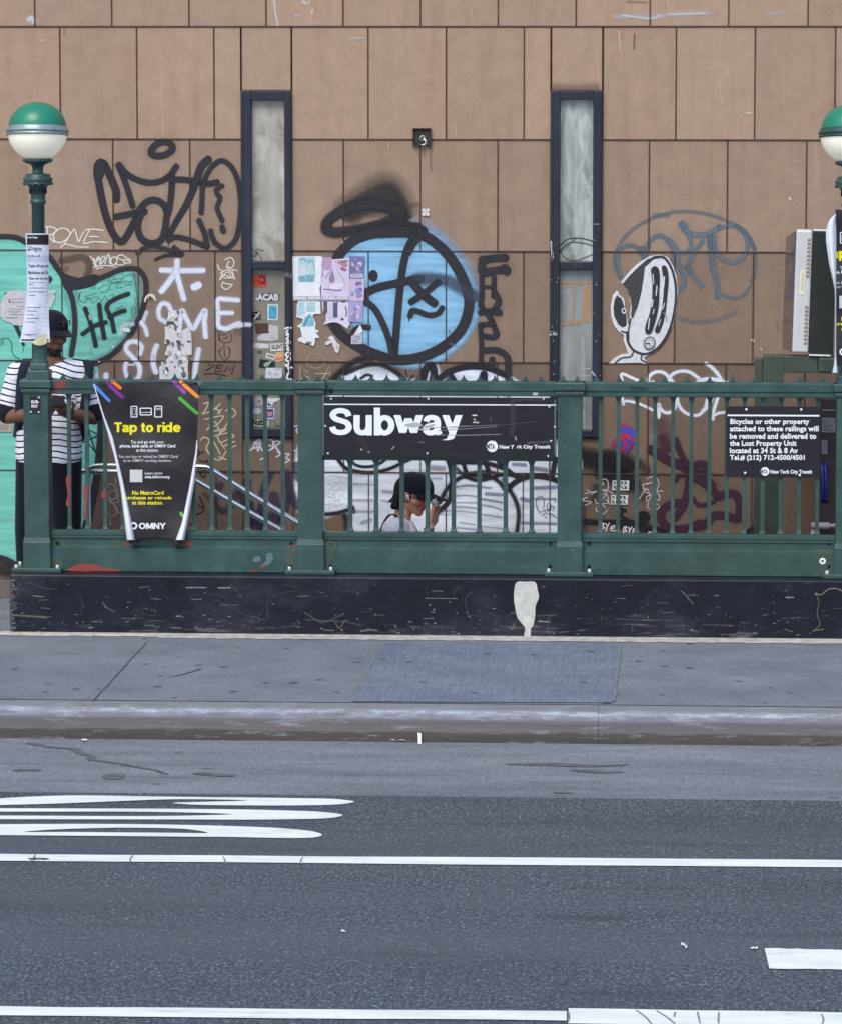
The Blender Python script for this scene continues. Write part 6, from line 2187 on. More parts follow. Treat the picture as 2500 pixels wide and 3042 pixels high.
for pts in ([(870, 1540), (900, 1470), (980, 1450), (1060, 1480), (1096, 1550), (1050, 1610), (960, 1625), (890, 1590)],):
    g.stroke(7, pts, 9, (190, 166, 140), .85, soft=6, closed=True)
for pts in ([(790, 1760), (792, 1590), (880, 1680)], [(800, 1760), (850, 1720), (910, 1750)], [(1070, 1760), (1150, 1600), (1162, 1730)], [(980, 1695), (1160, 1690)], [(970, 1540), (975, 1560)]):
    g.stroke(7, pts, 11, (200, 180, 156), .9, soft=6, smooth=False)
g.done('graffiti', MAT['marker'], wall, 'thin beige chalky figure under the torn posters')
g = G_(.0)
rs = random.Random(21)
for z, pts, w, c, a, s in ((19, [(1130, 0), (1138, 60), (1146, 104)], 8, (210, 205, 200), .8, 4), (19, [(118, 80), (128, 72), (140, 90)], 18, (220, 220, 224), .8, 12), (19, [(1438, 158), (1500, 155)], 6, (206, 198, 192), .7, 5), (19, [(1250, 6), (1262, 12)], 12, (220, 216, 212), .7, 6), (19, [(1275, 4), (1272, 12)], 8, (220, 216, 212), .7, 5), (19, [(1288, 40), (1286, 52)], 10, (214, 210, 206), .7, 5), (19, [(1215, 64), (1235, 60)], 7, (214, 210, 206), .6, 5), (19, [(1270, 96), (1320, 94)], 7, (210, 204, 200), .4, 8), (19, [(170, 168), (182, 164)], 7, (214, 206, 200), .7, 5), (19, [(1700, 30), (1706, 100)], 6, (206, 176, 156), .7, 4), (19, [(1662, 190), (1663, 240)], 5, (206, 176, 156), .6, 4), (19, [(845, 148), (860, 146)], 8, (200, 186, 178), .5, 6), (19, [(900, 130), (940, 128)], 5, (200, 186, 178), .5, 6),
                           (20, [(800, 70), (880, 62), (960, 68), (1060, 56), (1190, 52)], 18, (196, 194, 200), .55, 14), (20, [(830, 62), (960, 74), (985, 60)], 7, (216, 214, 218), .8, 5), (20, [(1020, 58), (1170, 54)], 7, (216, 212, 212), .7, 5), (20, [(1420, 60), (1500, 50)], 14, (200, 196, 196), .4, 14), (20, [(816, 125), (822, 210)], 6, (216, 186, 164), .8, 4), (20, [(1232, 348), (1240, 430)], 6, (206, 182, 164), .7, 4), (20, [(880, 140), (878, 200)], 6, (110, 92, 84), .7, 5), (20, [(212, 28), (208, 66)], 5, (206, 180, 164), .7, 4), (20, [(568, 0), (572, 84)], 6, (208, 180, 166), .6, 4), (20, [(142, 516), (144, 566)], 5, (210, 184, 160), .7, 4), (20, [(570, 164), (572, 200)], 5, (200, 172, 156), .6, 4), (20, [(680, 180), (684, 190)], 6, (206, 178, 160), .6, 4), (20, [(202, 150), (204, 190)], 4, (206, 180, 164), .5, 4), (20, [(218, 150), (220, 180)], 4, (206, 180, 164), .5, 4), (20, [(1182, 118), (1185, 135)], 4, (206, 180, 164), .5, 4), (20, [(298, 400), (300, 440)], 4, (206, 180, 164), .5, 4), (20, [(1345, 464), (1362, 466)], 8, (214, 204, 196), .7, 5), (20, [(850, 5), (930, 8)], 6, (120, 106, 100), .5, 6),
                           (13, [(215, 705), (222, 715)], 14, (216, 210, 206), .8, 5), (13, [(250, 448), (258, 452)], 8, (216, 210, 206), .7, 4), (13, [(276, 604), (276, 612)], 7, (216, 210, 206), .6, 4), (13, [(180, 512), (184, 516)], 7, (216, 210, 206), .6, 4), (13, [(110, 1034), (130, 1030)], 9, (190, 176, 168), .5, 8), (13, [(20, 1736), (26, 1740)], 12, (216, 212, 210), .8, 5), (13, [(140, 1652), (168, 1652)], 7, (190, 180, 172), .5, 6),
                           (11, [(1540, 1186), (1556, 1192)], 22, (214, 206, 198), .85, 5), (11, [(1612, 1264), (1626, 1262)], 8, (200, 190, 184), .6, 5), (11, [(1264, 532), (1274, 538)], 9, (206, 198, 192), .7, 4), (11, [(244, 60), (250, 380)], 6, (168, 156, 156), .5, 8), (8, [(308, 574), (312, 580)], 9, (216, 214, 212), .8, 4), (8, [(318, 494), (322, 498)], 9, (36, 32, 32), .8, 4),
                           (30, [(500, 590), (510, 680)], 40, (128, 112, 106), .4, 60), (30, [(625, 560), (640, 1000)], 30, (118, 104, 100), .35, 50), (22, [(60, 20), (200, 24), (310, 20)], 34, (92, 72, 68), .4, 50)):
    g.stroke(z, pts, w, c, a, soft=s)
for k in range(70):
    px, py = rs.uniform(0, 2500), rs.uniform(0, 1080)
    L = rs.choice([3, 4, 6, 22])
    g.stroke(0, [(px, py), (px + rs.uniform(-1, 1), py + L)], rs.uniform(1.5, 3.2), rs.choice([(196, 176, 162), (206, 190, 178), (108, 90, 82)]), rs.uniform(.25, .6), soft=2)
g.done('stain', MAT['smoke'], wall, 'pale drips, scrapes and spots on the stone')
g = Paint(YW - .028, .0005)      # paint that ran over the window frames
for pts in ([(604, 1140), (640, 1128), (680, 1130)], [(640, 1160), (620, 1190), (660, 1210), (622, 1220)], [(650, 1240), (620, 1270), (655, 1280), (640, 1300)], [(660, 1290), (622, 1310), (640, 1330), (670, 1310)], [(625, 1350), (660, 1380), (625, 1392), (664, 1406)], [(640, 1430), (612, 1460), (650, 1480), (670, 1440), (640, 1430)], [(640, 1480), (620, 1530), (660, 1540), (672, 1500)], [(660, 1545), (640, 1590), (612, 1580)], [(640, 1590), (650, 1640)], [(620, 1600), (690, 1620)], [(660, 1650), (660, 1700)], [(640, 1690), (632, 1750), (680, 1760)]):
    g.stroke(7, pts, 21, (234, 234, 238), 1, soft=5)
g.stroke(7, [(-40, 1110), (40, 1104), (130, 1090), (172, 1092)], 50, (214, 216, 232), .9, soft=22)
g.stroke(7, [(620, 480), (650, 470), (670, 500)], 40, (150, 150, 166), .55, soft=40)
for z, pts, w in ((22, [(42, 1428), (80, 1426)], 10), (22, [(46, 1410), (70, 1418)], 6), (22, [(282, 1640), (300, 1662)], 9), (22, [(290, 797), (326, 797)], 3), (22, [(50, 900), (58, 990)], 12)):
    g.stroke(z, pts, w, (196, 196, 204), .8, soft=3)
for k in range(34):
    py = rs.uniform(700, 1290)
    px = rs.choice([rs.uniform(1634, 1656), rs.uniform(1762, 1782)])
    g.stroke(0, [(px, py), (px + 1, py + 1)], rs.uniform(1.5, 4), (170, 170, 184), .7, soft=1.5)
g.done('graffiti', MAT['spray'], wall, 'white lettering and splashes on the dark window frames')
g = Paint(YW + .022, .0006)      # marks on the panes
g.stroke(21, [(165, 760), (170, 600), (175, 480), (185, 360)], 30, (206, 202, 196), .55, soft=24)
g.stroke(21, [(205, 380), (195, 500), (190, 640), (190, 780), (205, 830), (235, 830), (245, 760), (240, 600), (230, 420)], 26, (214, 210, 204), .5, soft=20)
g.stroke(21, [(215, 400), (215, 600), (215, 800)], 60, (210, 206, 200), .55, soft=40)
for pts in ([(100, 945), (125, 960), (112, 985)], [(100, 985), (120, 960), (150, 1000)], [(118, 940), (160, 950)]):
    g.stroke(21, pts, 5, (84, 80, 74), .8, soft=3)
g.stroke(21, [(130, 180), (134, 200)], 8, (214, 206, 180), .7, soft=5)
g.stroke(21, [(240, 150), (242, 180)], 6, (220, 212, 186), .8, soft=4)
for pts, w, a in (([(140, 330), (150, 480), (160, 620)], 22, .5), ([(250, 330), (240, 420), (200, 520), (190, 700), (200, 850)], 24, .5), ([(195, 300), (195, 420)], 16, .4), ([(120, 560), (180, 700), (250, 560)], 18, .35), ([(230, 520), (225, 700), (230, 860)], 20, .45), ([(160, 200), (150, 320)], 20, .4)):
    g.stroke(22, pts, w, (214, 218, 218), a, soft=18)
for pts, w in (([(100, 920), (140, 885), (220, 878), (288, 895)], 7), ([(100, 950), (150, 905), (230, 905), (288, 920)], 6), ([(100, 945), (130, 990), (190, 1005), (250, 985), (285, 970)], 5), ([(100, 960), (190, 880)], 4)):
    g.stroke(22, pts, w, (70, 76, 74), .85, soft=3)
for pts, w, a in (([(110, 1480), (110, 1600)], 10, .6), ([(140, 1500), (145, 1620)], 8, .5), ([(150, 1480), (125, 1660)], 12, .5), ([(230, 1450), (235, 1680)], 22, .4), ([(225, 1622), (275, 1624)], 7, .7), ([(225, 1662), (275, 1664)], 5, .6), ([(110, 1200), (150, 1190), (165, 1260), (130, 1320), (115, 1260)], 8, .2)):
    g.stroke(22, pts, w, (196, 202, 206), a, soft=6)
g.stroke(29, [(170, 480), (185, 560), (205, 550), (180, 500)], 6, (214, 216, 216), .7, soft=4)
for pts, w, a in (([(98, 1132), (200, 1136), (280, 1132)], 14, .75), ([(98, 1158), (180, 1160), (180, 1250), (172, 1350)], 9, .7), ([(98, 1352), (172, 1352)], 7, .5), ([(256, 1170), (252, 1340)], 44, .85), ([(116, 1372), (160, 1366), (205, 1358)], 16, .8), ([(205, 1350), (212, 1368)], 20, .5)):  # orange reflection painted onto the lower right pane
    g.stroke(22, pts, w, (206, 156, 112), a * .75, soft=10)
g.done('graffiti', MAT['smoke'], wall, 'smears, scratches and a painted orange reflection on the window panes')
# ------------------------------------------------------------------ posters and stickers (each its own sheet)
class Sheet:
    def __init__(s, Y, lev=.0062):
        s.mb, s.Y, s.lv = MB(), Y, lev

    def poly(s, z, pts, c, sm=False):
        q = [P(z, x, y) for x, y in pts]
        if sm:
            q = smooth_path(q, 5, True)
        tri = tessellate_polygon([[Vector((p[0], p[1], 0)) for p in q]])
        s.mb.add([W(p[0], p[1], s.Y - s.lv) for p in q], [tuple(t) for t in tri], lin(c) + (1,))
        s.lv += .0003
        return s

    def rect(s, z, x0, y0, x1, y1, c, skew=0):
        return s.poly(z, [(x0, y0), (x1, y0 + skew), (x1, y1 + skew), (x0, y1)], c)

    def blob(s, z, x, y, rx, ry, c, rot=0):
        return s.poly(z, [(x + rx * math.cos(a) * math.cos(rot) - ry * math.sin(a) * math.sin(rot), y + rx * math.cos(a) * math.sin(rot) + ry * math.sin(a) * math.cos(rot)) for a in [k * math.pi / 8 for k in range(16)]], c)

    def line(s, z, pts, w, c):
        rows = ribbon([P(z, *p) for p in pts], w / ZM[z][2], 0, step=3)
        s.mb.add([W(p.x, p.y, s.Y - s.lv) for r, t in rows for p, a in r], [(2 * i, 2 * i + 1, 2 * i + 3, 2 * i + 2) for i in range(len(rows) - 1)], lin(c) + (1,))
        s.lv += .0003
        return s

    def text(s, tx, z, x0, x1, y0, y1, c, b=.02, slant=0):
        L = s.lv
        text_box(s.mb, tx, z, x0, x1, y0, y1, lambda p, k=0: W(p[0], p[1], s.Y - L), lin(c) + (1,), b, 0, slant)
        s.lv += .0003
        return s

    def done(s, name, label, cat, group=None, mat='photo'):
        return tag(s.mb.build(name, MAT[mat]), label, cat, group)


def torn(pts, j=6, n=3, seed=1):
    r_ = random.Random(seed)
    out = []
    for i, p in enumerate(pts):
        q = pts[(i + 1) % len(pts)]
        out.append(p)
        for k in range(1, n):
            t = k / n
            out.append((p[0] + (q[0] - p[0]) * t + r_.uniform(-j, j), p[1] + (q[1] - p[1]) * t + r_.uniform(-j, j)))
    return out


LT, TL, TD = (238, 238, 248), (176, 214, 226), (124, 174, 194)
PU, PM, PD, PK = (222, 206, 236), (176, 156, 198), (116, 112, 160), (222, 190, 216)
s = Sheet(YW)
s.poly(7, [(697, 253), (1050, 250), (1048, 600), (1030, 650), (1048, 790), (860, 800), (705, 794)], LT)
s.rect(7, 770, 264, 976, 560, TL)
s.blob(7, 826, 296, 36, 26, TD).blob(7, 824, 324, 26, 34, (186, 214, 222)).blob(7, 900, 300, 34, 40, (170, 206, 216)).rect(7, 866, 300, 934, 316, TD)
s.poly(7, [(775, 380), (850, 360), (880, 420), (860, 490), (780, 492)], (204, 220, 228), True).poly(7, [(860, 380), (950, 350), (970, 470), (880, 480)], (190, 214, 222), True).line(7, [(820, 430), (880, 450), (920, 410)], 22, (212, 224, 230))
s.poly(7, [(775, 494), (850, 490), (860, 560), (775, 560)], TD).poly(7, [(870, 484), (960, 480), (950, 558), (870, 560)], (120, 176, 192)).line(7, [(940, 300), (970, 420)], 8, TD)
s.rect(7, 706, 742, 1048, 796, (170, 174, 184)).text('ISRAEL NOW', 7, 712, 1046, 748, 782, (238, 238, 242), .03)
s.done('poster', 'white poster with a pale teal photo of two figures beside the left window', 'poster', 'pasted posters')
s = Sheet(YW, .0085)
s.poly(7, [(1049, 252), (1200, 290), (1396, 280), (1390, 796), (1050, 800), (1052, 560)], PU)
s.rect(7, 1080, 262, 1180, 420, (186, 160, 190)).poly(7, [(1200, 294), (1386, 290), (1384, 420), (1240, 380)], PK).poly(7, [(1070, 640), (1120, 480), (1220, 380), (1330, 430), (1384, 560), (1330, 640), (1200, 690), (1080, 680)], (216, 206, 230), True)
s.blob(7, 1330, 350, 46, 34, (176, 140, 160), .5).line(7, [(1260, 330), (1370, 310)], 16, (140, 104, 126)).blob(7, 1320, 410, 40, 20, (150, 110, 130), .4).poly(7, [(1150, 500), (1190, 440), (1210, 560), (1160, 580)], (160, 132, 164), True).poly(7, [(1150, 610), (1320, 590), (1280, 660), (1160, 650)], (230, 224, 240), True)
s.line(7, [(1080, 652), (1180, 662), (1290, 668)], 9, (96, 84, 130)).line(7, [(1100, 520), (1140, 460), (1200, 410)], 8, (170, 150, 186)).line(7, [(1240, 400), (1300, 500), (1350, 590)], 8, (176, 156, 190)).line(7, [(1075, 260), (1066, 500)], 8, (160, 130, 170))
s.poly(7, [(1195, 290), (1395, 276), (1394, 290), (1200, 304)], (232, 232, 238)).rect(7, 1052, 738, 1390, 792, (186, 176, 200)).text('ISRAEL NOW', 7, 1075, 1388, 744, 778, (238, 234, 242), .03)
s.done('poster', 'purple poster of a reclining figure reading ISRAEL NOW between the teal and the small posters', 'poster', 'pasted posters')
for i, (q, seed, lab) in enumerate(((((1396, 248), (1584, 254), (1568, 520), (1402, 516)), 2, 'topmost small violet poster at the edge of the blue face'), (((1394, 524), (1582, 528), (1572, 800), (1390, 800)), 3, 'middle small pink poster at the edge of the blue face'), (((1384, 802), (1566, 806), (1554, 1064), (1380, 1050)), 4, 'lowest small violet poster above the black curl'))):
    s = Sheet(YW, .0072 + .0004 * i)
    r_ = random.Random(seed)
    bgc = [(124, 122, 170), (214, 188, 220), (170, 168, 212)][i]
    s.poly(7, q, bgc)
    x0, y0, x1, y1 = q[0][0], q[0][1], q[1][0], q[2][1]
    for k in range(9):
        c = r_.choice([(190, 172, 212), (122, 124, 176), (214, 200, 230), (158, 142, 190), (138, 160, 208)])
        s.blob(7, r_.uniform(x0 + 34, x1 - 40), r_.uniform(y0 + 40, y1 - 50), r_.uniform(14, 30), r_.uniform(18, 38), c, r_.uniform(0, 3))
    if i == 0:
        s.rect(7, 1406, 470, 1564, 514, (206, 206, 222)).line(7, [(1420, 492), (1550, 490)], 8, (130, 130, 166))
    s.done('poster', lab, 'poster', 'pasted posters')
s = Sheet(YW, .0068)
s.poly(7, torn([(768, 802), (1040, 802), (1046, 960), (960, 960), (940, 985), (985, 1080), (975, 1150), (1018, 1165), (1015, 1190), (972, 1180), (1030, 1250), (970, 1260), (975, 1300), (955, 1355), (910, 1330), (840, 1320), (760, 1290), (765, 1265), (815, 1240), (790, 1130), (750, 1110), (815, 1070), (830, 1020), (745, 1000), (750, 900)], 5, 2, 4), (232, 236, 244))
s.poly(7, [(776, 815), (850, 810), (840, 930), (780, 1000), (756, 980), (762, 880)], TL).poly(7, [(870, 820), (980, 815), (975, 930), (880, 935)], (170, 204, 214)).blob(7, 925, 850, 44, 38, (190, 212, 220)).poly(7, [(850, 1000), (920, 950), (965, 1060), (960, 1110), (810, 1112)], (136, 190, 206)).line(7, [(900, 985), (840, 1100)], 20, (86, 140, 160)).line(7, [(820, 960), (870, 890), (900, 860)], 18, (206, 218, 226)).rect(7, 866, 1300, 930, 1324, (120, 128, 140))
s.done('poster', 'torn teal and white poster scrap hanging below the teal photo poster', 'poster', 'pasted posters')
s = Sheet(YW, .0070)
s.poly(7, torn([(1060, 802), (1388, 802), (1396, 1060), (1404, 1070), (1372, 1140), (1320, 1095), (1240, 1060), (1170, 1058), (1082, 1086), (1110, 1040), (1108, 950), (1070, 930)], 4, 2, 8), (224, 214, 238))
s.rect(7, 1078, 806, 1126, 950, (92, 90, 104)).rect(7, 1198, 806, 1252, 1004, (84, 94, 128)).poly(7, [(1200, 806), (1220, 826), (1250, 806)], (214, 210, 226)).line(7, [(1345, 870), (1362, 930), (1352, 990)], 12, (76, 70, 96)).blob(7, 1322, 806, 36, 12, (110, 90, 110)).rect(7, 1130, 830, 1190, 1010, (212, 206, 226)).blob(7, 1310, 1024, 20, 14, (90, 84, 100)).line(7, [(1084, 1086), (1170, 1060), (1250, 1062), (1376, 1138)], 12, (226, 226, 232))
s.done('poster', 'torn lilac poster scrap with dark upright bars under the purple poster', 'poster', 'pasted posters')
s = Sheet(YW, .0066)
s.poly(7, torn([(1170, 1222), (1205, 1240), (1240, 1310), (1282, 1345), (1270, 1410), (1250, 1446), (1220, 1420), (1180, 1310), (1120, 1344), (1094, 1330), (1110, 1300), (1170, 1280), (1125, 1262)], 3, 2, 2), (220, 216, 222))
s.poly(7, [(1230, 1340), (1272, 1350), (1262, 1400), (1240, 1390)], (190, 186, 200))
s.done('paper_scrap', 'small bent scrap of torn paper on the brown stone left of the face', 'scrap', None, 'paper')
s = Sheet(YW, .0068)
s.poly(7, [(1420, 1228), (1450, 1218), (1548, 1180), (1554, 1330), (1416, 1330)], (196, 192, 206)).poly(7, [(1530, 1086), (1564, 1178), (1446, 1220)], (226, 226, 232)).line(7, [(1450, 1250), (1520, 1240), (1500, 1280), (1440, 1290)], 14, (150, 140, 160)).line(7, [(1430, 1312), (1540, 1308)], 12, (170, 166, 176))
s.done('paper_scrap', 'folded triangular paper scrap on the lower left of the blue face', 'scrap', None, 'paper')
# torn strips of grey posters
for i, (polys, lab) in enumerate((([(885, 742), (975, 740), (968, 800), (930, 838), (940, 850), (930, 930), (890, 950), (850, 845)], 'top torn strip of a grey poster reading JA'), ([(832, 900), (900, 905), (960, 960), (1075, 900), (1095, 970), (1100, 1180), (1000, 1190), (960, 1250), (880, 1260), (880, 1190), (830, 1180), (860, 1080), (830, 1070)], 'middle torn strip of grey photo posters on the white lettering'),
                                    ([(975, 1190), (1066, 1196), (1060, 1300), (1064, 1440), (780, 1440), (778, 1300), (830, 1255), (880, 1190), (960, 1250)], 'bottom torn strip of pale posters just above the banner'))):
    s = Sheet(YW, .0064 + .0009 * i)
    s.poly(5, torn(polys, 5, 2, 31 + i), (220, 216, 220))
    r_ = random.Random(50 + i)
    for k in range(18):
        x, y = r_.uniform(min(p[0] for p in polys) + 28, max(p[0] for p in polys) - 28), r_.uniform(min(p[1] for p in polys) + 30, max(p[1] for p in polys) - 34)
        g_ = r_.choice([90, 120, 150, 226, 236, 170])
        a_ = r_.uniform(10, 28)
        b_ = r_.uniform(10, 30)
        if i == 0 and y < 850:
            continue
        s.poly(5, [(x - a_, y - b_), (x + a_ * .6, y - b_ * .8), (x + a_, y + b_ * .7), (x - a_ * .3, y + b_)], (g_, g_, g_ + 4))
    if i == 0:
        s.poly(5, [(950, 745), (972, 743), (962, 790)], (50, 48, 52)).rect(5, 850, 848, 926, 880, (90, 88, 92)).text('JA', 5, 856, 946, 756, 836, (236, 234, 236), .05)
    s.done('poster', lab, 'poster', 'torn grey posters', 'photo')
s = Sheet(YW, .0066)
s.poly(2, torn([(60, 860), (180, 840), (300, 842), (300, 1000), (330, 1230), (150, 1226), (40, 1170), (0, 1120), (4, 990)], 9, 3, 3), (204, 200, 206))
for y, x0, x1 in ((932, 60, 270), (968, 110, 270), (1015, 190, 270), (1045, 120, 240), (1075, 90, 230), (1105, 120, 250), (1140, 60, 200)):
    s.line(2, [(x0, y), ((x0 + x1) / 2, y + 4), (x1, y)], 8, (150, 148, 160))
s.poly(2, [(34, 890), (60, 860), (78, 862), (50, 880)], (40, 40, 44)).line(2, [(105, 950), (104, 970)], 12, (50, 48, 52))
s.done('poster', 'crumpled white torn notice on the mint green paint left of the lamp post', 'poster', None, 'paper')
s = Sheet(YW, .0066)
s.poly(2, torn([(540, 842), (618, 828), (630, 850), (600, 890), (620, 910), (575, 1030), (540, 1020)], 5, 2, 6), (196, 206, 206)).line(2, [(550, 880), (600, 868)], 8, (140, 160, 160)).line(2, [(550, 900), (590, 895)], 6, (150, 160, 160))
s.done('paper_scrap', 'torn white corner of paper right of the service notice', 'scrap', None, 'paper')
s = Sheet(YW, .0066)
s.poly(26, [(-60, 1640), (155, 1660), (152, 1772), (-60, 1776)], (186, 166, 156))
for y in (1690, 1712, 1734):
    s.line(26, [(-20, y), (60, y + 3), (110, y - 6)], 7, (120, 110, 108))
s.done('sticker', 'small pinkish paper label on the mint green paint at the left edge', 'sticker', None, 'paper')
s = Sheet(YW, .0066)
s.poly(5, [(628, 650), (640, 604), (680, 574), (725, 584), (748, 650), (730, 640), (700, 606), (660, 610), (640, 660)], (224, 216, 204), True).poly(5, [(655, 606), (690, 596), (722, 628), (680, 622)], (96, 60, 64)).poly(5, [(655, 606), (676, 600), (680, 620), (660, 626)], (206, 150, 150))
s.done('sticker', 'small curved white and pink sticker on the edge of the mint green wing', 'sticker', None, 'paper')
for pts, lab in (([(412, 935), (420, 915), (470, 912), (494, 940), (480, 958), (430, 952)], 'small white oval scrap low on the mint green wing'), ([(300, 1095), (326, 1092), (330, 1112), (318, 1110)], 'tiny white fleck of paper low on the mint green wing'), ([(168, 1242), (195, 1248), (184, 1258)], 'tiny white fleck of paper at the bottom tip of the mint green wing')):
    tag(Sheet(YW, .0066).poly(5, pts, (226, 226, 228)).mb.build('paper_scrap', MAT['paper']), lab, 'scrap')
s = Sheet(YW, .0066)
s.rect(30, 465, 1718, 607, 1862, (160, 150, 142))
for cx_, cy_ in ((499, 1752), (573, 1752), (499, 1828), (573, 1828)):
    s.blob(30, cx_, cy_, 32, 32, (232, 228, 224))
s.poly(30, [(536, 1752), (572, 1790), (536, 1828), (500, 1790)], (160, 150, 142)).poly(30, [(536, 1762), (562, 1790), (536, 1818), (510, 1790)], (232, 228, 224))
s.done('sticker', 'small square white sticker with a diamond pattern above the blue face', 'sticker', None, 'paper')
# black and white paste-up
s = Sheet(YW, .0066)
s.poly(11, [(745, 450), (820, 474), (868, 560), (892, 640), (906, 760), (892, 920), (862, 1060), (800, 1180), (720, 1280), (625, 1330), (612, 1340), (650, 1392), (600, 1386), (575, 1380), (312, 1386), (350, 1345), (420, 1306), (476, 1300), (460, 1250), (438, 1190), (440, 1140), (395, 1112), (355, 1060), (330, 980), (325, 890), (345, 800), (378, 758), (392, 770), (400, 800), (446, 860), (450, 920), (468, 1000), (475, 1050), (490, 1060), (492, 950), (500, 880), (482, 780), (440, 700), (412, 692), (500, 580), (580, 510), (660, 465)], (222, 222, 228))
s.poly(11, [(700, 470), (640, 490), (560, 560), (480, 640), (432, 700), (470, 750), (496, 830), (506, 900), (500, 980), (520, 1010), (560, 900), (590, 780), (612, 640), (620, 560), (700, 490), (760, 480)], (70, 68, 72))
s.poly(11, [(380, 800), (420, 830), (444, 900), (462, 990), (464, 1060), (430, 1080), (390, 1050), (356, 980), (350, 900), (360, 840)], (60, 58, 64))
s.blob(11, 440, 934, 20, 26, (226, 226, 230)).blob(11, 440, 934, 10, 14, (50, 50, 54)).poly(11, [(400, 795), (440, 830), (446, 870), (430, 850)], (226, 226, 230)).poly(11, [(500, 1080), (530, 980), (548, 900), (520, 1000), (496, 1060)], (226, 226, 230))
s.line(11, [(470, 1120), (472, 1190), (520, 1270), (620, 1306), (710, 1270), (790, 1180), (848, 1050), (880, 900), (888, 760), (872, 640), (840, 550), (790, 480), (740, 468), (690, 478)], 21, (60, 58, 66)).line(11, [(420, 1110), (470, 1124)], 14, (60, 58, 66)).line(11, [(524, 1280), (500, 1326), (420, 1340), (362, 1386)], 12, (66, 64, 70)).line(11, [(600, 1310), (586, 1346), (640, 1384)], 12, (66, 64, 70)).line(11, [(500, 1000), (480, 1100), (480, 1180)], 12, (60, 58, 66))
for q in ([(676, 570), (700, 550), (730, 560), (748, 620), (744, 760), (738, 900), (700, 1060), (670, 1130), (640, 1136), (622, 1110), (626, 1060), (660, 960), (680, 840), (684, 700)], [(768, 550), (790, 542), (812, 570), (824, 660), (814, 800), (796, 960), (762, 1080), (740, 1122), (716, 1126), (706, 1100), (720, 1060), (756, 960), (778, 820), (782, 680)]):
    s.poly(11, q, (54, 52, 58), True)
for pts, w in (([(690, 620), (694, 700)], 8), ([(688, 840), (682, 900)], 10), ([(724, 720), (716, 800)], 9), ([(660, 1000), (650, 1090)], 9), ([(700, 920), (690, 960)], 7), ([(788, 640), (780, 740)], 10), ([(790, 870), (772, 920)], 8), ([(755, 1010), (740, 1060)], 7)):
    s.line(11, pts, w, (222, 222, 228))
s.blob(11, 660, 1212, 50, 58, (54, 52, 58), .4).blob(11, 660, 1212, 41, 48, (224, 224, 230), .4)
for a_ in [k * math.pi / 6 for k in range(12)]:
    s.line(11, [(660 + 34 * math.cos(a_), 1212 + 40 * math.sin(a_)), (660 + 26 * math.cos(a_), 1212 + 31 * math.sin(a_))], 5, (54, 52, 58))
s.line(11, [(660, 1212), (664, 1232)], 6, (54, 52, 58)).line(11, [(660, 1212), (625, 1216)], 8, (54, 52, 58)).line(11, [(780, 950), (806, 990), (802, 1026)], 6, (150, 150, 160))
s.done('paste_up', 'black and white cut-out paste-up of a long oval shape right of the right window', 'poster', None, 'paper')


def sticker(Y, lab, fn, mat='paper', lev=.0020):
    s = Sheet(Y, lev)
    fn(s)
    return s.done('sticker', lab, 'sticker', None, mat)


YG = YW + .022
sticker(YG, 'square red sticker at the top of the lower pane of the left window', lambda s: s.rect(7, 218, 478, 376, 628, (176, 58, 44)).rect(7, 224, 484, 280, 540, (206, 92, 46)).rect(7, 300, 500, 366, 600, (150, 40, 46)).blob(7, 322, 540, 16, 14, (216, 120, 110)).rect(7, 224, 608, 368, 622, (220, 110, 60)).line(7, [(240, 560), (260, 590)], 12, (210, 110, 50)))
sticker(YG, 'chrome coloured ACAB lettering sticker under the red sticker', lambda s: s.poly(7, [(240, 770), (300, 712), (420, 702), (540, 714), (534, 796), (420, 804), (250, 796)], (86, 84, 88)).text('ACAB', 7, 262, 526, 712, 796, (216, 216, 222), .05).blob(7, 258, 774, 14, 16, (222, 222, 226)))
sticker(YG, 'light blue sticker with a white border on the left window', lambda s: s.poly(7, [(392, 842), (522, 842), (516, 1038), (394, 1036)], (220, 226, 232)).poly(7, [(408, 858), (508, 856), (502, 1024), (408, 1022)], (84, 174, 204)).line(7, [(420, 870), (460, 910), (500, 880)], 6, (44, 110, 140)).line(7, [(420, 920), (414, 980), (450, 1010), (496, 980), (490, 910)], 6, (44, 110, 140)))
sticker(YG, 'small black sticker with a white figure at the left of the left window', lambda s: s.poly(7, [(206, 936), (304, 930), (310, 1030), (212, 1034)], (46, 44, 46)).line(7, [(230, 1020), (290, 950)], 22, (206, 206, 206)).line(7, [(226, 960), (260, 985), (240, 1020)], 8, (190, 190, 190)).line(7, [(250, 960), (290, 1010)], 6, (190, 190, 190)))
sticker(YG, 'torn white and grey sticker behind the brown one on the left window', lambda s: s.poly(7, torn([(410, 1090), (520, 1110), (522, 1270), (440, 1292), (270, 1284), (262, 1250), (330, 1200), (400, 1196)], 3, 2, 5), (196, 196, 204)).rect(7, 430, 1248, 480, 1262, (160, 160, 170)))
sticker(YG, 'plain dark brown sticker in the middle of the left window', lambda s: s.poly(7, [(232, 1078), (398, 1072), (408, 1194), (250, 1198)], (84, 62, 54)), lev=.0034)
sticker(YG, 'blank white strip sticker left of the SILENT sticker', lambda s: s.poly(7, [(228, 1318), (408, 1326), (404, 1382), (220, 1386)], (214, 212, 212)).rect(7, 236, 1364, 286, 1376, (170, 168, 168)))
sticker(YG, 'white sticker reading SILENT in black letters', lambda s: s.poly(7, [(424, 1324), (584, 1318), (584, 1412), (428, 1418)], (222, 222, 222)).text('SILENT', 7, 440, 580, 1338, 1396, (34, 32, 34), .03, -6))
sticker(YG, 'small grey brown tab under the blank white strip', lambda s: s.rect(7, 268, 1412, 326, 1446, (96, 88, 82)))
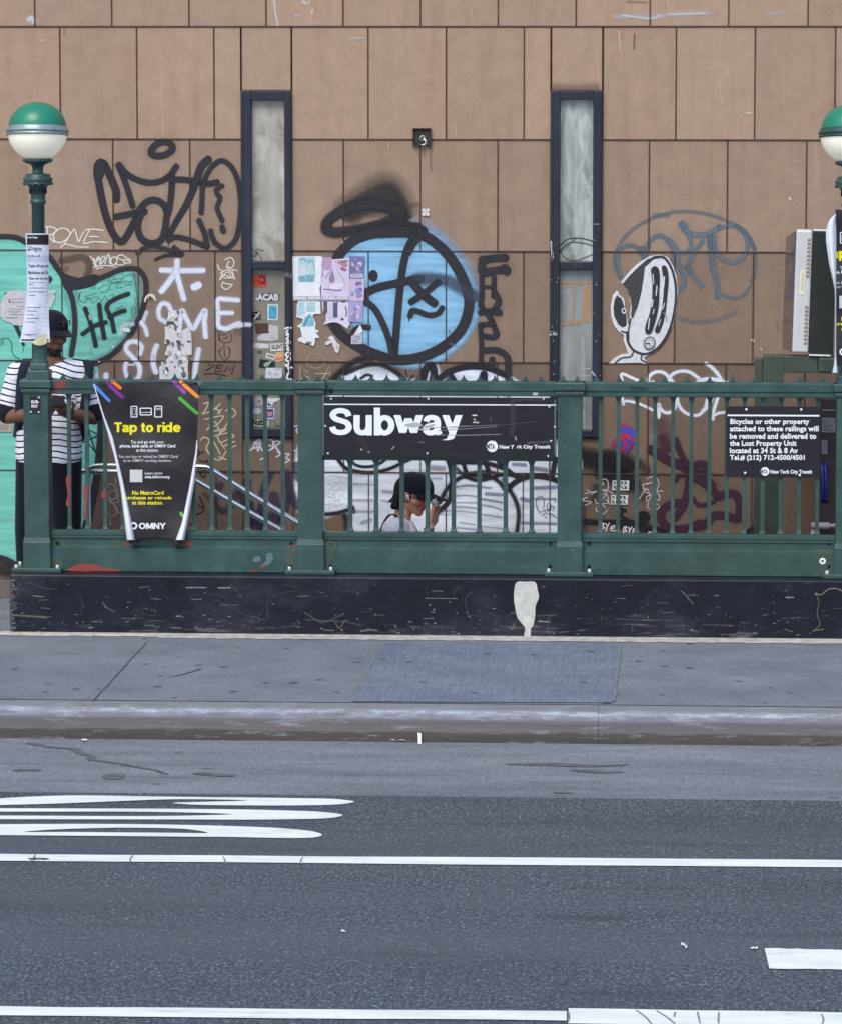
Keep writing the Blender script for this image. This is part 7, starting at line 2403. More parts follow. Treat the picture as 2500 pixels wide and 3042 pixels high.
sticker(YG, 'small tilted white sticker with a dark code left of the orange one', lambda s: s.poly(7, [(380, 1436), (484, 1466), (470, 1526), (368, 1494)], (222, 222, 226)).poly(7, [(392, 1456), (466, 1476), (460, 1504), (386, 1482)], (96, 100, 110)).line(7, [(410, 1464), (404, 1486)], 6, (200, 200, 206)).line(7, [(434, 1470), (428, 1494)], 6, (200, 200, 206)))
sticker(YG, 'pale orange sticker at the right edge of the left window', lambda s: s.poly(7, [(490, 1432), (592, 1422), (588, 1528), (520, 1550), (482, 1532)], (220, 168, 130)).line(7, [(500, 1470), (580, 1462)], 12, (232, 190, 160)).line(7, [(500, 1516), (576, 1504)], 18, (206, 120, 84)))
sticker(YG, 'dark rounded sticker with a pale teal splash on the left window', lambda s: s.poly(7, [(300, 1512), (484, 1546), (486, 1610), (380, 1630), (282, 1618)], (42, 44, 44)).poly(7, [(340, 1580), (380, 1550), (440, 1548), (400, 1600), (360, 1612)], (140, 176, 164)).line(7, [(400, 1570), (436, 1540)], 12, (170, 200, 186)))
sticker(YG, 'white card sticker with faint print just above the railing on the left window', lambda s: s.poly(7, [(372, 1620), (574, 1624), (570, 1752), (366, 1748)], (212, 214, 222)).rect(7, 492, 1636, 560, 1646, (150, 150, 160)).blob(7, 420, 1690, 28, 22, (186, 188, 196)).blob(7, 500, 1700, 32, 20, (190, 192, 200)), lev=.0036)
sticker(YG, 'greenish leaf shaped sticker at the lower left of the left window', lambda s: s.poly(7, [(214, 1700), (250, 1710), (270, 1684), (330, 1706), (310, 1752), (230, 1756), (240, 1730)], (148, 148, 124)).line(7, [(220, 1704), (300, 1720), (260, 1750)], 5, (90, 90, 76)))
sticker(YG, 'round faded violet sticker on the left window behind the balusters', lambda s: s.blob(6, 1275, 225, 32, 32, (170, 160, 172)).blob(6, 1275, 225, 14, 14, (140, 130, 146)))
sticker(YG, 'pale oval sticker under the round violet one', lambda s: s.blob(6, 1262, 292, 30, 22, (186, 194, 212)))
sticker(YG, 'torn white sticker with a black arrow behind the balusters', lambda s: s.poly(6, [(1328, 196), (1430, 200), (1420, 216), (1380, 230), (1370, 262), (1330, 262)], (214, 218, 224)).poly(6, [(1340, 228), (1372, 256), (1340, 252)], (40, 42, 44)))
sticker(YG, 'white bordered violet portrait sticker behind the balusters', lambda s: s.poly(6, [(1310, 268), (1388, 270), (1384, 350), (1306, 348)], (212, 210, 220)).rect(6, 1332, 276, 1380, 340, (92, 84, 150)).blob(6, 1354, 306, 18, 24, (206, 140, 150)).blob(6, 1352, 288, 18, 10, (70, 62, 130)))
sticker(YG, 'white sticker with black scrawled letters near the foot of the left window', lambda s: s.poly(6, [(1226, 350), (1346, 362), (1342, 402), (1228, 398)], (212, 212, 214)).text('Nutti', 6, 1232, 1312, 346, 396, (30, 28, 32), .06).rect(6, 1312, 362, 1332, 396, (40, 38, 42)))
sticker(YG, 'small black sticker with white print in the lower right corner of the left window', lambda s: s.rect(6, 1390, 368, 1432, 402, (60, 60, 62)).line(6, [(1398, 376), (1424, 376)], 6, (190, 190, 190)).line(6, [(1398, 388), (1424, 392)], 6, (170, 170, 170)))
for y0, y1, lab, seed in ((1328, 1450, 'upper of two white stickers with black glyphs behind the right bay', 3), (1504, 1622, 'lower of two white stickers with black glyphs behind the right bay', 8)):
    s = Sheet(YW, .0066)
    dx_ = 0 if seed == 3 else -14
    s.poly(29, [(520 + dx_, y0), (722 + dx_, y0 + 2), (718 + dx_, y1), (518 + dx_, y1 - 4)], (224, 222, 226))
    r_ = random.Random(seed)
    for row in (0, 1):
        for c_ in range(4):
            x, y = 545 + dx_ + c_ * 44, y0 + 30 + row * 54
            s.line(29, [(x - 14, y - 16), (x + r_.uniform(-4, 16), y - 12), (x + r_.uniform(-14, 6), y + 4), (x + 14, y + 14)], 11, (36, 34, 40))
            if r_.random() < .6:
                s.line(29, [(x - 12, y + 14), (x + 10, y - 14)], 9, (36, 34, 40))
    s.done('sticker', lab, 'sticker', None, 'paper')
s = Sheet(YW, .0066)
s.rect(29, 142, 1080, 162, 1200, (220, 220, 224))
s.done('sticker', 'narrow white sticker edge showing right beside the third post', 'sticker', None, 'paper')
# ------------------------------------------------------------------ people: one continuous skin each, clothes as children
def hull(bm, pts):
    vs = [bm.verts.new(p) for p in pts]
    r = bmesh.ops.convex_hull(bm, input=vs, use_existing_faces=False)
    junk = [e for e in r['geom_interior'] if isinstance(e, bmesh.types.BMVert)]
    if junk:
        bmesh.ops.delete(bm, geom=junk, context='VERTS')


def sph(c, r, n=10):
    c = Vector(c)
    out = []
    for i in range(n + 1):
        a = math.pi * i / n
        m = 1 if i in (0, n) else n * 2 - 4
        for k in range(m):
            b = 2 * math.pi * k / m
            out.append(c + Vector((math.sin(a) * math.cos(b), math.sin(a) * math.sin(b), math.cos(a))) * r)
    return out


class Body:
    """tapered capsules and ellipsoids fused into one smooth skin"""

    def __init__(s):
        s.bm = bmesh.new()
        s.caps = []

    def cap(s, a, ra, b, rb, tag_=0):
        hull(s.bm, sph(a, ra) + sph(b, rb))
        s.caps.append((Vector(a), Vector(b), tag_))
        return s

    def chain(s, pts, tag_=0):
        for (a, ra), (b, rb) in zip(pts[:-1], pts[1:]):
            s.cap(a, ra, b, rb, tag_)
        return s

    def ell(s, c, r, M=None, tag_=0):
        q = [Vector((p.x * r[0], p.y * r[1], p.z * r[2])) for p in sph((0, 0, 0), 1, 12)]
        M = M or Matrix.Identity(4)
        q = [M @ (Vector(c) + p) for p in q]
        hull(s.bm, q)
        cc = M @ Vector(c)
        s.caps.append((cc, cc, tag_))
        return s

    def build(s, name, mat, parent, voxel=.008, smooth=4, fn=None, attr=None):
        me = bpy.data.meshes.new(name)
        s.bm.to_mesh(me)
        s.bm.free()
        o = bpy.data.objects.new(name, me)
        COL.objects.link(o)
        m = o.modifiers.new('r', 'REMESH')
        m.mode = 'VOXEL'
        m.voxel_size = voxel
        m2 = o.modifiers.new('s', 'SMOOTH')
        m2.iterations = smooth
        m2.factor = .5
        dg = bpy.context.evaluated_depsgraph_get()
        new = bpy.data.meshes.new_from_object(o.evaluated_get(dg))
        bpy.data.objects.remove(o)
        bpy.data.meshes.remove(me)
        new.name = name
        if fn:
            at = new.attributes.new('col', 'FLOAT_COLOR', 'POINT')
            at.data.foreach_set('color', [x for v in new.vertices for x in (*fn(v.co), 1.0)])
        if attr:
            at = new.attributes.new('stripe', 'FLOAT', 'POINT')
            at.data.foreach_set('value', [attr(v.co, s.caps) for v in new.vertices])
        return link(name, new, mat, parent, True)


def head_shape(b, M, k=1.0, female=False):
    """head in its own frame: forward -Y, up +Z, metres; M places it"""
    S = M @ Matrix.Scale(k, 4)

    def e(c, r):
        b.ell(c, r, S)

    def c2(a, ra, d, rd):
        b.cap(S @ Vector(a), ra * k, S @ Vector(d), rd * k)
    e((0, .012, .035), (.074, .094, .084))
    e((0, -.026, -.035), (.060 if not female else .056, .062, .078))
    c2((-.040, .0, -.06), .026, (-.012, -.066, -.098), .021)
    c2((.040, .0, -.06), .026, (.012, -.066, -.098), .021)
    c2((0, -.070, -.100), .018, (0, -.074, -.094), .017)
    c2((0, -.086, .010), .010, (0, -.108, -.026), .0125)
    c2((-.010, -.096, -.034), .009, (.010, -.096, -.034), .009)
    for s in (-1, 1):
        c2((s * .012, -.084, .020), .012, (s * .044, -.070, .018), .012)
        c2((s * .030, -.074, -.002), .0135, (s * .034, -.073, -.002), .0125)
        c2((s * .040, -.054, -.032), .026, (s * .048, -.030, -.030), .026)
        c2((s * .070, .012, .014), .008, (s * .079, .022, .010), .009)
        c2((s * .080, .024, .014), .0115, (s * .077, .014, -.032), .0095)
        c2((s * .072, .008, -.004), .008, (s * .074, .010, -.024), .008)
    c2((-.019, -.086, -.060), .008, (0, -.092, -.058), .009)
    c2((.019, -.086, -.060), .008, (0, -.092, -.058), .009)
    c2((-.014, -.085, -.072), .009, (.014, -.085, -.072), .009)


def hand_shape(b, wrist, fwd, palm_n, thumb_side, k=1.0, curl=1.1, spread=.0):
    """palm and five bent fingers. fwd: from wrist to knuckles; palm_n: the way the palm faces"""
    f = Vector(fwd).normalized()
    n = Vector(palm_n)
    n = (n - f * n.dot(f)).normalized()
    s = f.cross(n) * thumb_side        # towards the thumb
    w = Vector(wrist)
    for t in (-.028, -.009, .010, .028):
        b.cap(w + f * .012 * k + s * t * .55 * k, .017 * k, w + f * .085 * k + s * t * k, .0125 * k)
    tips = []
    for t, L in ((.029, .036), (.010, .041), (-.010, .038), (-.028, .030)):
        p = w + f * .088 * k + s * t * k
        d = (f + s * t * spread).normalized()
        a = curl * .45
        r = .0092 * k
        for j, fr in enumerate((1.0, .68, .52)):
            dd = d * math.cos(a) + n * math.sin(a)
            q = p + dd * L * fr * k
            b.cap(p, r, q, r * .92)
            p, r = q, r * .92
            a += curl * .6
        tips.append(p)
    p = w + f * .030 * k + s * .030 * k
    q = p + (f * .55 + s * .75 + n * .35).normalized() * .040 * k
    b.cap(w + f * .020 * k + s * .012 * k, .016 * k, p, .014 * k)
    b.cap(p, .0125 * k, q, .0105 * k)
    q2 = q + (f * .85 + s * .15 + n * .55).normalized() * .030 * k
    b.cap(q, .0105 * k, q2, .0088 * k)
    return tips


def frame(origin, yaw, pitch, roll=0):
    """yaw turns the face towards +X (picture right) from facing the camera; pitch looks down"""
    return Matrix.Translation(origin) @ Matrix.Rotation(yaw, 4, 'Z') @ Matrix.Rotation(pitch, 4, 'X') @ Matrix.Rotation(roll, 4, 'Y')


def head_paint(M, k, skin, lip, brow, extra=None):
    I = (M @ Matrix.Scale(k, 4)).inverted()
    sk, lp, br = lin(skin), lin(lip), lin(brow)

    def fn(co):
        p = I @ co
        c = sk
        if -.082 < p.z < -.048 and abs(p.x) < .026 and p.y < -.078:
            c = lp
        if abs(abs(p.x) - .030) < .020 and .016 < p.z < .027 and p.y < -.06:
            c = br
        if abs(abs(p.x) - .032) < .016 and abs(p.z + .004) < .0035 and p.y < -.07:
            c = br
        if extra:
            c = extra(p, c, co) or c
        return c
    return fn


def cap_mesh(parent, M, k, mat, brim_len=.075, brim_yaw=0.0, name='cap'):
    S = M @ Matrix.Scale(k, 4)
    mb = MB()
    vs, fs = [], []
    n, m = 32, 12
    for i in range(m + 1):
        a = math.pi / 2 * i / m
        for j in range(n):
            b_ = 2 * math.pi * j / n
            rx, ry = .083, .104
            z = .030 + .092 * math.sin(a) ** .92
            flat = math.cos(a) ** .8
            v = Vector((rx * flat * math.cos(b_), .010 + ry * flat * math.sin(b_), z - .012 * (1 - math.sin(a)) * (1 + math.sin(b_)) * .8))
            vs.append(S @ v)
    for i in range(m):
        for j in range(n):
            fs.append((i * n + j, i * n + (j + 1) % n, (i + 1) * n + (j + 1) % n, (i + 1) * n + j))
    mb.add(vs, fs, None, 0, True)
    mb.lathe(0, 0, [(0, .124), (.006, .122), (.007, .118)], 10, tilt=S @ Matrix.Translation((0, .01, 0)))
    # brim
    for sgn, th in ((1, 0), (-1, -.004)):
        vs, fs = [], []
        nn, mm = 20, 6
        for i in range(nn + 1):
            a = R(-74 + 148 * i / nn)
            for j in range(mm + 1):
                t = j / mm
                r = 1 + t * (brim_len / .1) * max(0.0, math.cos(a)) ** .55
                x = .082 * math.sin(a) * (1 + t * .10)
                y = .010 - .103 * math.cos(a) * r
                z = .034 - t * .012 - .026 * (math.sin(a) ** 2) * (.35 + t * .5) + th
                vs.append(S @ Vector((x, y, z)))
        fs = [(i * (mm + 1) + j, i * (mm + 1) + j + 1, (i + 1) * (mm + 1) + j + 1, (i + 1) * (mm + 1) + j) for i in range(nn) for j in range(mm)]
        mb.add(vs, fs, None, 0, True)
    return mb.build(name, mat, parent)


CAPM = m_fabric('black_cap_cloth', (24, 25, 38), .25)
NAVY = m_fabric('dark_navy_trousers', (20, 22, 34), .25)
STRAP = m_fabric('navy_backpack_cloth', (34, 40, 56), .25)
TEE = m_fabric('white_cotton', (240, 238, 250), .05)

# ---- man in a striped shirt, standing at the left behind the end post
YM = .74


def J(px, py, Y=YM):
    return W(px, py, Y)


man = empty('person', J(150, 1700) * 0 + Vector((J(150, 1500).x, YM, 0)), 'man in a black cap and striped polo shirt standing behind the left end post', 'person')
HM = frame(J(157, 986), R(40), R(13))
KM = .94
b = Body()
head_shape(b, HM, KM)
neck = J(152, 1078, YM + .035)
b.cap(HM @ Vector((0, .025, -.045)), .056, neck, .062)
chest, belly, pelvis = J(148, 1150, YM + .01), J(146, 1260, YM - .01), J(145, 1345, YM)
shL, shR = J(52, 1108), J(246, 1102)
b.cap(shL, .055, neck + Vector((-.03, 0, -.02)), .06).cap(shR, .055, neck + Vector((.03, 0, -.02)), .06)
for s in (-1, 1):
    b.cap(chest + Vector((s * .075, 0, .03)), .098, belly + Vector((s * .065, 0, 0)), .095).cap(belly + Vector((s * .065, 0, 0)), .095, pelvis + Vector((s * .075, 0, 0)), .095)
elL, elR = J(20, 1238, YM - .02), J(279, 1240, YM - .02)
wrL, wrR = J(118, 1228, YM - .22), J(206, 1232, YM - .20)
b.chain([(shL, .054), (shL.lerp(elL, .5), .050), (elL, .040)]).chain([(elL, .041), (elL.lerp(wrL, .35), .042), (wrL, .028)])
b.chain([(shR, .054), (shR.lerp(elR, .5), .050), (elR, .040)]).chain([(elR, .041), (elR.lerp(wrR, .35), .042), (wrR, .028)])
PH = J(172, 1196, YM - .33)
tl = hand_shape(b, wrL, (PH - wrL) + Vector((-.015, 0, -.035)), Vector((.45, -.1, .8)), 1, .96, 1.35)
tr = hand_shape(b, wrR, (PH - wrR) + Vector((.01, 0, -.03)), Vector((-.45, -.1, .8)), -1, .96, 1.5)
for s, kx, ax in ((-1, 90, 86), (1, 198, 196)):
    hip = pelvis + Vector((s * .09, 0, -.03))
    kn = Vector((J(kx, 1560).x, YM - .01, .48))
    an = Vector((J(ax, 1760).x, YM + .02, .09))
    b.chain([(hip, .085), (kn, .055)]).chain([(kn, .055), (kn.lerp(an, .4), .052), (an, .036)])
    b.chain([(an + Vector((0, .03, -.04)), .036), (an + Vector((s * .02, -.10, -.052)), .034), (an + Vector((s * .025, -.16, -.060)), .026)])
SKM = (122, 86, 70)


def beard_highlight(p, c, co):
    if -.14 < p.z < -.080 and p.y < -.02 and abs(p.x) < .052:
        return lin((32, 24, 23))
    if .02 < p.z < .3 and p.y > -.04 and abs(p.x) < .12:
        return lin((24, 20, 20))
    if -.05 < p.z < -.044 and abs(p.x) < .028 and p.y < -.08:
        return lin((40, 28, 26))
    if p.z > -.03 and abs(p.x) < .03 and p.y < -.095:
        return lin((140, 100, 82))  # highlight painted into the skin colour along the nose
    return c


b.build('body', m_skin('dark_skin'), man, .0062, 3, head_paint(HM, KM, SKM, (128, 78, 72), (22, 17, 17), beard_highlight))
b = Body()
for s in (-1, 1):
    b.cap(chest + Vector((s * .078, 0, .035)), .108, belly + Vector((s * .072, 0, 0)), .112, 0).cap(belly + Vector((s * .072, 0, 0)), .112, pelvis + Vector((s * .082, 0, .045)), .108, 0)
    b.cap(pelvis + Vector((s * .082, 0, .045)), .108, pelvis + Vector((s * .084, -.005, -.012)), .108, 0)
b.cap(shL + Vector((.012, 0, .004)), .064, neck + Vector((-.015, .006, -.03)), .064, 0).cap(shR + Vector((-.012, 0, .004)), .064, neck + Vector((.015, .006, -.03)), .064, 0)
slL, slR = shL.lerp(elL, .72), shR.lerp(elR, .72)
b.cap(shL, .064, slL, .066, 1).cap(shR, .064, slR, .066, 2)


def stripe_at(co, caps):
    best, bt = 1e9, 0
    for a, c, t in caps:
        d = c - a
        u = max(0, min(1, (co - a).dot(d) / max(d.length_squared, 1e-9)))
        q = (co - (a + d * u)).length - (.02 if t == 0 else 0)
        if q < best:
            best, bt = q, t
    if bt == 0:
        dx = co.x - chest.x
        return co.z + .10 * abs(dx) + .004 * math.sin(co.x * 40) + (.16 * max(0, dx) ** 1.0 if co.z > chest.z else 0)
    a, c = ((shL, slL), (shR, slR))[bt - 1]
    d = (c - a).normalized()
    return 1.0 - (co - a).dot(d) + co.y * .0


b.build('shirt', m_stripes(), man, .0085, 5, attr=stripe_at)
b = Body()                       # collar and placket
cn = neck + Vector((.0, -.005, -.02))
b.chain([(cn + Vector((-.060, .01, .005)), .016), (cn + Vector((-.048, -.05, -.015)), .017), (cn + Vector((-.012, -.085, -.045)), .014)])
b.chain([(cn + Vector((.060, .01, .005)), .016), (cn + Vector((.055, -.05, -.012)), .018), (cn + Vector((.030, -.092, -.050)), .015)])
b.chain([(cn + Vector((-.060, .01, .005)), .016), (cn + Vector((0, .055, .012)), .016), (cn + Vector((.060, .01, .005)), .016)])
b.build('collar', m_fabric('dark_collar', (30, 30, 40)), man, .006, 3)
CUFF = m_fabric('dark_cuff', (30, 30, 40))
for sl, d in ((slL, (elL - shL).normalized()), (slR, (elR - shR).normalized())):
    b = Body()
    b.cap(sl + d * .018, .0665, sl + d * .045, .0655)
    b.build('cuff', CUFF, man, .007, 3)
b = Body()
for s, kx, ax in ((-1, 86, 84), (1, 200, 198)):
    hip = pelvis + Vector((s * .083, 0, -.02))
    kn = Vector((J(kx, 1560).x, YM - .01, .48))
    an = Vector((J(ax, 1760).x, YM + .02, .08))
    b.cap(pelvis + Vector((s * .075, 0, .03)), .104, hip, .107).chain([(hip, .106), (kn, .080), (kn.lerp(an, .5), .072), (an, .066)])
b.build('trousers', NAVY, man, .010, 4)
SHOE = m_fabric('black_shoe', (22, 22, 24))
for s, ax in ((-1, 84), (1, 198)):
    b = Body()
    an = Vector((J(ax, 1760).x, YM + .02, .09))
    b.chain([(an + Vector((0, .035, -.045)), .043), (an + Vector((s * .02, -.10, -.050)), .041), (an + Vector((s * .025, -.17, -.056)), .033)])
    b.build('shoe', SHOE, man, .009, 4)
cp = cap_mesh(man, HM, 1.0, CAPM, .078)
mb = MB()
for x0, x1, z0, z1 in ((-.030, .000, .082, .088), (-.018, -.012, .058, .083), (.006, .034, .084, .090), (.010, .016, .058, .085), (.024, .030, .060, .085)):
    q = [(x0, z0), (x1, z0), (x1, z1), (x0, z1)]
    mb.add([HM @ Vector((x + .02, -.103 * 1.0 * math.sqrt(max(.05, 1 - ((z - .031) / .1) ** 2)) - .004 + abs(x) * .25, z)) for x, z in q], [(0, 1, 2, 3)])
mb.build('cap_patch', m_fabric('grey_embroidery', (62, 64, 78)), cp)
mb = MB()
c = elL.lerp(wrL, .72)
d = (wrL - elL).normalized()
mb.lathe(0, 0, [(.041, -.003), (.044, 0), (.041, .003), (.038, 0)], 20, tilt=Matrix.Translation(c) @ Vector((0, 0, 1)).rotation_difference(d).to_matrix().to_4x4())
mb.build('bracelet', MAT['ring'], man)
ph = empty('phone', PH, 'dark smartphone held in both hands by the man in the striped shirt', 'phone')
T_ = Matrix.Translation(PH + Vector((0, .004, .006))) @ Matrix.Rotation(R(-72), 4, 'X') @ Matrix.Rotation(R(-6), 4, 'Y')
mb = MB()
mb.box(-.036, .036, -.005, .005, -.074, .074, .004, mat=T_)
mb.build('phone_case', MAT['dark'], ph)
mb = MB()
mb.box(-.033, .033, .0048, .0060, -.070, .070, mat=T_)
mb.build('phone_screen', mat_simple('phone_glass', (30, 34, 44), .1, bump=0), ph)
bp = empty('backpack', J(150, 1180, YM + .2), 'dark navy backpack worn by the man in the striped shirt', 'backpack')
b = Body()
for s in (-1, 1):
    b.cap(J(150, 1105, YM + .19) + Vector((s * .095, 0, 0)), .075, J(150, 1290, YM + .20) + Vector((s * .11, 0, 0)), .09)
b.build('backpack_body', STRAP, bp, .012, 4)


def strap_mesh(name, pts, w, parent, mat, th=.010):
    mb = MB()
    n = len(pts)
    c = []
    for i in range(n - 1):
        for k in range(5):
            c.append(Vector(pts[i]).lerp(Vector(pts[i + 1]), k / 5))
    c.append(Vector(pts[-1]))
    for _ in range(3):
        c = [c[0]] + [(c[i - 1] + c[i] * 2 + c[i + 1]) / 4 for i in range(1, len(c) - 1)] + [c[-1]]
    vs = []
    for i, p in enumerate(c):
        t = (c[min(i + 1, len(c) - 1)] - c[max(i - 1, 0)]).normalized()
        out = Vector((0, -1, .25)) if abs(t.z) > .3 else Vector((0, 0, 1))
        sd = t.cross(out).normalized()
        nn = sd.cross(t).normalized()
        for a_, b_ in ((-1, -1), (1, -1), (1, 1), (-1, 1)):
            vs.append(p + sd * a_ * w / 2 + nn * b_ * th / 2)
    fs = [(4 * i + k, 4 * i + (k + 1) % 4, 4 * i + 4 + (k + 1) % 4, 4 * i + 4 + k) for i in range(len(c) - 1) for k in range(4)]
    fs += [(3, 2, 1, 0), tuple(range(4 * len(c) - 4, 4 * len(c)))]
    mb.add(vs, fs, None, 0, True)
    return mb.build(name, mat, parent)


strap_mesh('strap', [J(92, 1088, YM + .15), J(84, 1066, YM + .05), J(76, 1075, YM - .06), J(66, 1105, YM - .115), J(60, 1150, YM - .13), J(58, 1200, YM - .13), J(56, 1262, YM - .11), J(50, 1300, YM + .02)], .048, bp, STRAP, .016)
strap_mesh('strap', [J(226, 1084, YM + .15), J(246, 1070, YM + .05), J(262, 1078, YM - .05), J(266, 1110, YM - .09), J(258, 1160, YM - .12), J(246, 1230, YM - .115), J(242, 1300, YM + .02)], .048, bp, STRAP, .016)

# ---- woman walking down the stairs
YF = .70


def K(px, py, Y=YF):
    return W(px, py, Y)


wom = empty('person', Vector((K(1205, 1560).x, YF, WH)), 'woman in a black cap and white T-shirt going down the stairs behind the middle bay', 'person')
HW_ = frame(K(1224, 1468), R(84), R(14))
KW = .94
b = Body()
head_shape(b, HW_, KW, True)
nk = K(1194, 1545, YF)
b.cap(HW_ @ Vector((0, .03, -.05)), .046, nk, .050)
sR, sL = K(1172, 1578, YF - .165), K(1180, 1572, YF + .165)
b.cap(nk + Vector((0, -.04, -.03)), .045, sR, .048).cap(nk + Vector((0, .04, -.03)), .045, sL, .048)
ch, wa, pv = K(1208, 1640), K(1198, 1740), K(1192, 1830)
for s in (-1, 1):
    b.cap(ch + Vector((0, s * .065, 0)), .088, wa + Vector((0, s * .05, 0)), .078).cap(wa + Vector((0, s * .05, 0)), .078, pv + Vector((0, s * .07, 0)), .095)
eR = K(1238, 1695, YF - .20)
wR = K(1277, 1562, YF - .075)
hf = K(1297, 1508, YF - .045) - wR
b.chain([(sR, .045), (eR, .036)]).chain([(eR, .037), (eR.lerp(wR, .35), .036), (wR, .025)])
hand_shape(b, wR, hf, Vector((-.75, .55, .25)), -1, 1.02, .8, 2.4)
eL, wL = K(1170, 1720, YF + .20), K(1230, 1800, YF + .16)
b.chain([(sL, .045), (eL, .036)]).chain([(eL, .037), (wL, .025)])
hand_shape(b, wL, Vector((.5, -.1, -.85)), Vector((0, -1, 0)), 1, .92, .6)
for s, dx, dz in ((-1, .10, 0), (1, -.18, RISE)):
    hip = pv + Vector((0, s * .085, -.02))
    kn = Vector((pv.x + dx + .05, YF + s * .085, WH + dz + .46))
    an = Vector((pv.x + dx, YF + s * .085, WH + dz + .085))
    b.chain([(hip, .080), (kn, .052)]).chain([(kn, .052), (an, .035)])
    b.chain([(an + Vector((-.03, 0, -.045)), .034), (an + Vector((.13, 0, -.055)), .026)])
SKW = (208, 154, 130)


def blush(p, c, co):
    if p.z < .02 and p.y < -.045 and abs(p.x) > .02 and p.z > -.06:
        return lin((196, 128, 106))
    return c


b.build('body', m_skin('light_skin'), wom, .0050, 2, head_paint(HW_, KW, SKW, (150, 86, 80), (44, 30, 26), blush))
b = Body()                       # black bob, tucked behind the ear
S = HW_ @ Matrix.Scale(KW, 4)
b.ell((0, .040, .020), (.084, .078, .088), S).ell((0, .070, -.045), (.066, .042, .070), S)
for s in (-1, 1):
    b.cap(S @ Vector((s * .062, .056, .010)), .022, S @ Vector((s * .058, .056, -.085)), .020)
    b.cap(S @ Vector((s * .068, -.020, .034)), .016, S @ Vector((s * .070, .010, .032)), .018)
    b.cap(S @ Vector((s * .068, -.026, .028)), .008, S @ Vector((s * .064, -.030, .008)), .004)
b.cap(S @ Vector((-.03, .085, -.095)), .020, S @ Vector((.03, .085, -.095)), .020)
b.cap(S @ Vector((0, .105, -.06)), .012, S @ Vector((0, .128, -.085)), .004)
b.build('hair', m_fabric('black_hair', (20, 17, 22), .4, 200), wom, .0055, 3)
cap_mesh(wom, HW_ @ Matrix.Translation((0, -.016, -.004)), KW * 1.14, CAPM, .082)
b = Body()
b.cap(nk + Vector((-.005, -.035, -.036)), .056, sR + Vector((-.003, 0, .004)), .072).cap(nk + Vector((-.005, .035, -.042)), .056, sL, .060)
b.cap(sR, .068, sR.lerp(eR, .55), .066).cap(sL, .060, sL.lerp(eL, .55), .060)
for s in (-1, 1):
    b.cap(nk + Vector((.02, s * .02, -.045)), .052, ch + Vector((-.004, s * .07, .03)), .098)
    b.cap(ch + Vector((-.004, s * .07, .03)), .098, wa + Vector((0, s * .06, 0)), .094).cap(wa + Vector((0, s * .06, 0)), .094, pv + Vector((0, s * .075, .03)), .104)
b.build('shirt', TEE, wom, .008, 4)
b = Body()
for s, dx, dz in ((-1, .10, 0), (1, -.18, RISE)):
    hip = pv + Vector((0, s * .078, -.01))
    kn = Vector((pv.x + dx + .05, YF + s * .085, WH + dz + .46))
    an = Vector((pv.x + dx, YF + s * .085, WH + dz + .10))
    b.cap(pv + Vector((0, s * .06, .02)), .098, hip, .098).chain([(hip, .097), (kn, .070), (an, .058)])
b.build('trousers', NAVY, wom, .010, 4)
for s, dx, dz in ((-1, .10, 0), (1, -.18, RISE)):
    b = Body()
    an = Vector((pv.x + dx, YF + s * .085, WH + dz + .085))
    b.chain([(an + Vector((-.035, 0, -.045)), .040), (an + Vector((.14, 0, -.052)), .033)])
    b.build('shoe', TEE, wom, .009, 3)
ear = S @ Vector((-.087, .010, -.006))
mb = MB()
e0 = ear + Vector((0, -.004, 0))
mb.lathe(e0.x, e0.y, [(0, e0.z + .008), (.006, e0.z + .006), (.008, e0.z), (.006, e0.z - .006), (0, e0.z - .008)], 12)
mb.tube([e0 + Vector((.002, -.003, -.004)), e0 + Vector((.009, -.005, -.024))], .0038, 8)
tag(mb.build('earbud', MAT['white']), 'white wireless earbud in the ear of the woman on the stairs', 'earbud')
cu = W(*P(14, 1062, 1000), YF - .075)
mb = MB()
mb.lathe(0, 0, [(0, -.024), (.011, -.024), (.014, .016), (.015, .018), (.0125, .018), (.012, .015), (0, .013)], 20, tilt=Matrix.Translation(cu) @ Matrix.Rotation(R(-24), 4, 'Y'))
tag(mb.build('paper_cup', MAT['white']), 'small white cup in the raised hand of the woman on the stairs', 'cup')
mb = MB()
d = (wR - eR).normalized()
for off, r in ((-.012, .029), (-.030, .031)):
    c = wR + d * off
    mb.lathe(0, 0, [(r - .003, -.004), (r, -.002), (r, .002), (r - .003, .004), (r - .004, 0)], 18, tilt=Matrix.Translation(c) @ Vector((0, 0, 1)).rotation_difference(d).to_matrix().to_4x4(), mi=0 if off > -.02 else 1)
c = wR + d * -.03
mb.tube([c + Vector((.022, -.02, 0)), c + Vector((.030, -.026, -.014)), c + Vector((.036, -.026, -.034))], .005, 8, mi=1)
mb.build('wristband', [MAT['label'], MAT['dark']], wom)
bg = empty('shoulder_bag', K(1150, 1700, YF - .16), 'thin dark bag strap over the white T-shirt of the woman on the stairs', 'bag')
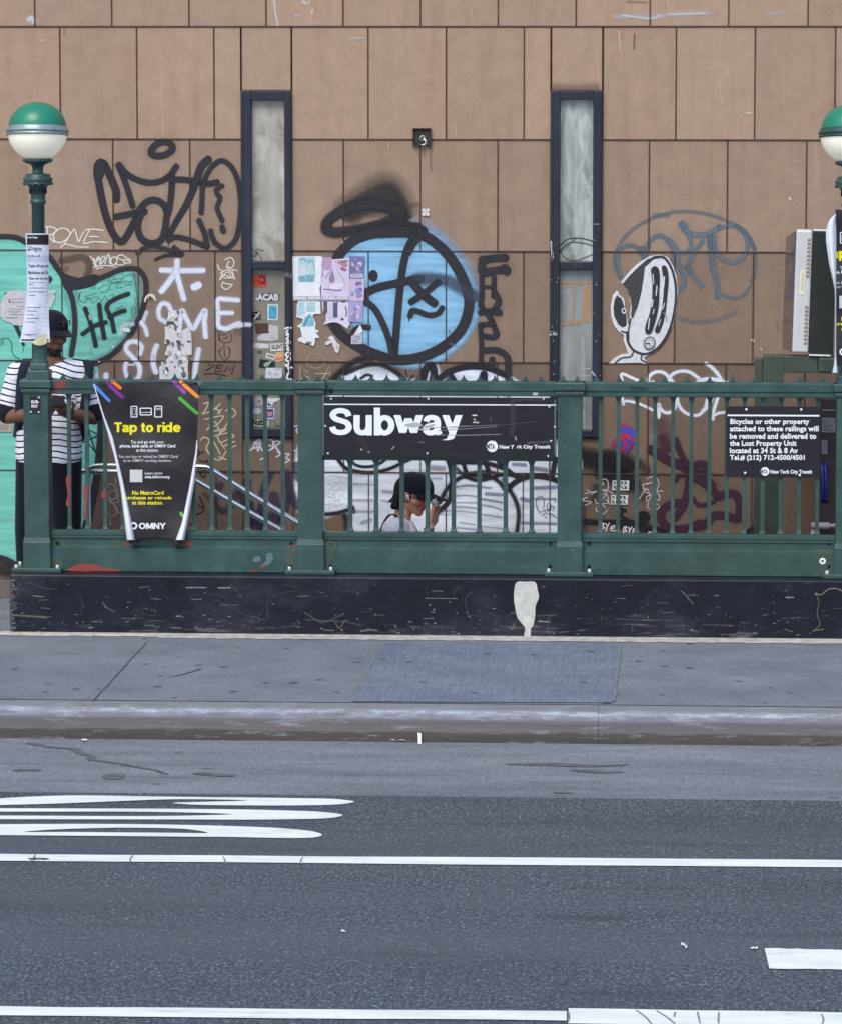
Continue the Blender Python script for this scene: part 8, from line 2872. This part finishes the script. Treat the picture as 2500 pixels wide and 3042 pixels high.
strap_mesh('strap', [K(1222, 1640, YF - .10), K(1205, 1590, YF - .135), K(1196, 1562, YF - .110), K(1176, 1530, YF - .055), K(1158, 1527, YF - .04), K(1140, 1550, YF - .07), K(1122, 1600, YF - .11), K(1120, 1680, YF - .17), K(1130, 1760, YF - .20)], .012, bg, NAVY, .006)
b = Body()
b.cap(K(1120, 1770, YF - .22), .05, K(1150, 1810, YF - .22), .05)
b.build('bag_body', NAVY, bg, .012, 4)
# ------------------------------------------------------------------ light, sky, camera
w = bpy.data.worlds.new('World')
SC.world = w
w.use_nodes = True
nt = w.node_tree
bgd = nt.nodes['Background']
sky = nt.nodes.new('ShaderNodeTexSky')
sky.sky_type = 'NISHITA'
sky.sun_disc = False
SUN_EL, SUN_AZ = R(52), R(200)     # azimuth clockwise from +Y: behind the camera, a little to its left
sky.sun_elevation = SUN_EL
sky.sun_rotation = SUN_AZ
sky.air_density = 1.0
sky.dust_density = 1.6
sky.ozone_density = 1.0
nt.links.new(sky.outputs[0], bgd.inputs[0])
bgd.inputs[1].default_value = .15
sl = bpy.data.lights.new('sun', 'SUN')
sl.energy = 1.6
sl.angle = R(35)
sl.color = (1.0, .975, .82)
so = bpy.data.objects.new('sun', sl)
COL.objects.link(so)
sd = Vector((math.sin(SUN_AZ) * math.cos(SUN_EL), math.cos(SUN_AZ) * math.cos(SUN_EL), math.sin(SUN_EL)))
so.rotation_euler = sd.to_track_quat('Z', 'Y').to_euler()
so.location = (-4, -20, 20)
cd = bpy.data.cameras.new('camera')
cd.sensor_fit = 'HORIZONTAL'
cd.sensor_width = 36
cd.lens = F / 2500 * 36
cd.clip_start, cd.clip_end = .5, 1000
co = bpy.data.objects.new('camera', cd)
COL.objects.link(co)
co.matrix_world = Matrix.Translation(CAM) @ Matrix((RIGHT, UP, -FWD)).transposed().to_4x4()
SC.camera = co
SC.view_settings.view_transform = 'Standard'
SC.view_settings.look = 'None'
SC.view_settings.gamma = 1
SC.view_settings.exposure = .44
SC.cycles.max_bounces = 8
SC.cycles.transparent_max_bounces = 24
SC.cycles.use_denoising = True
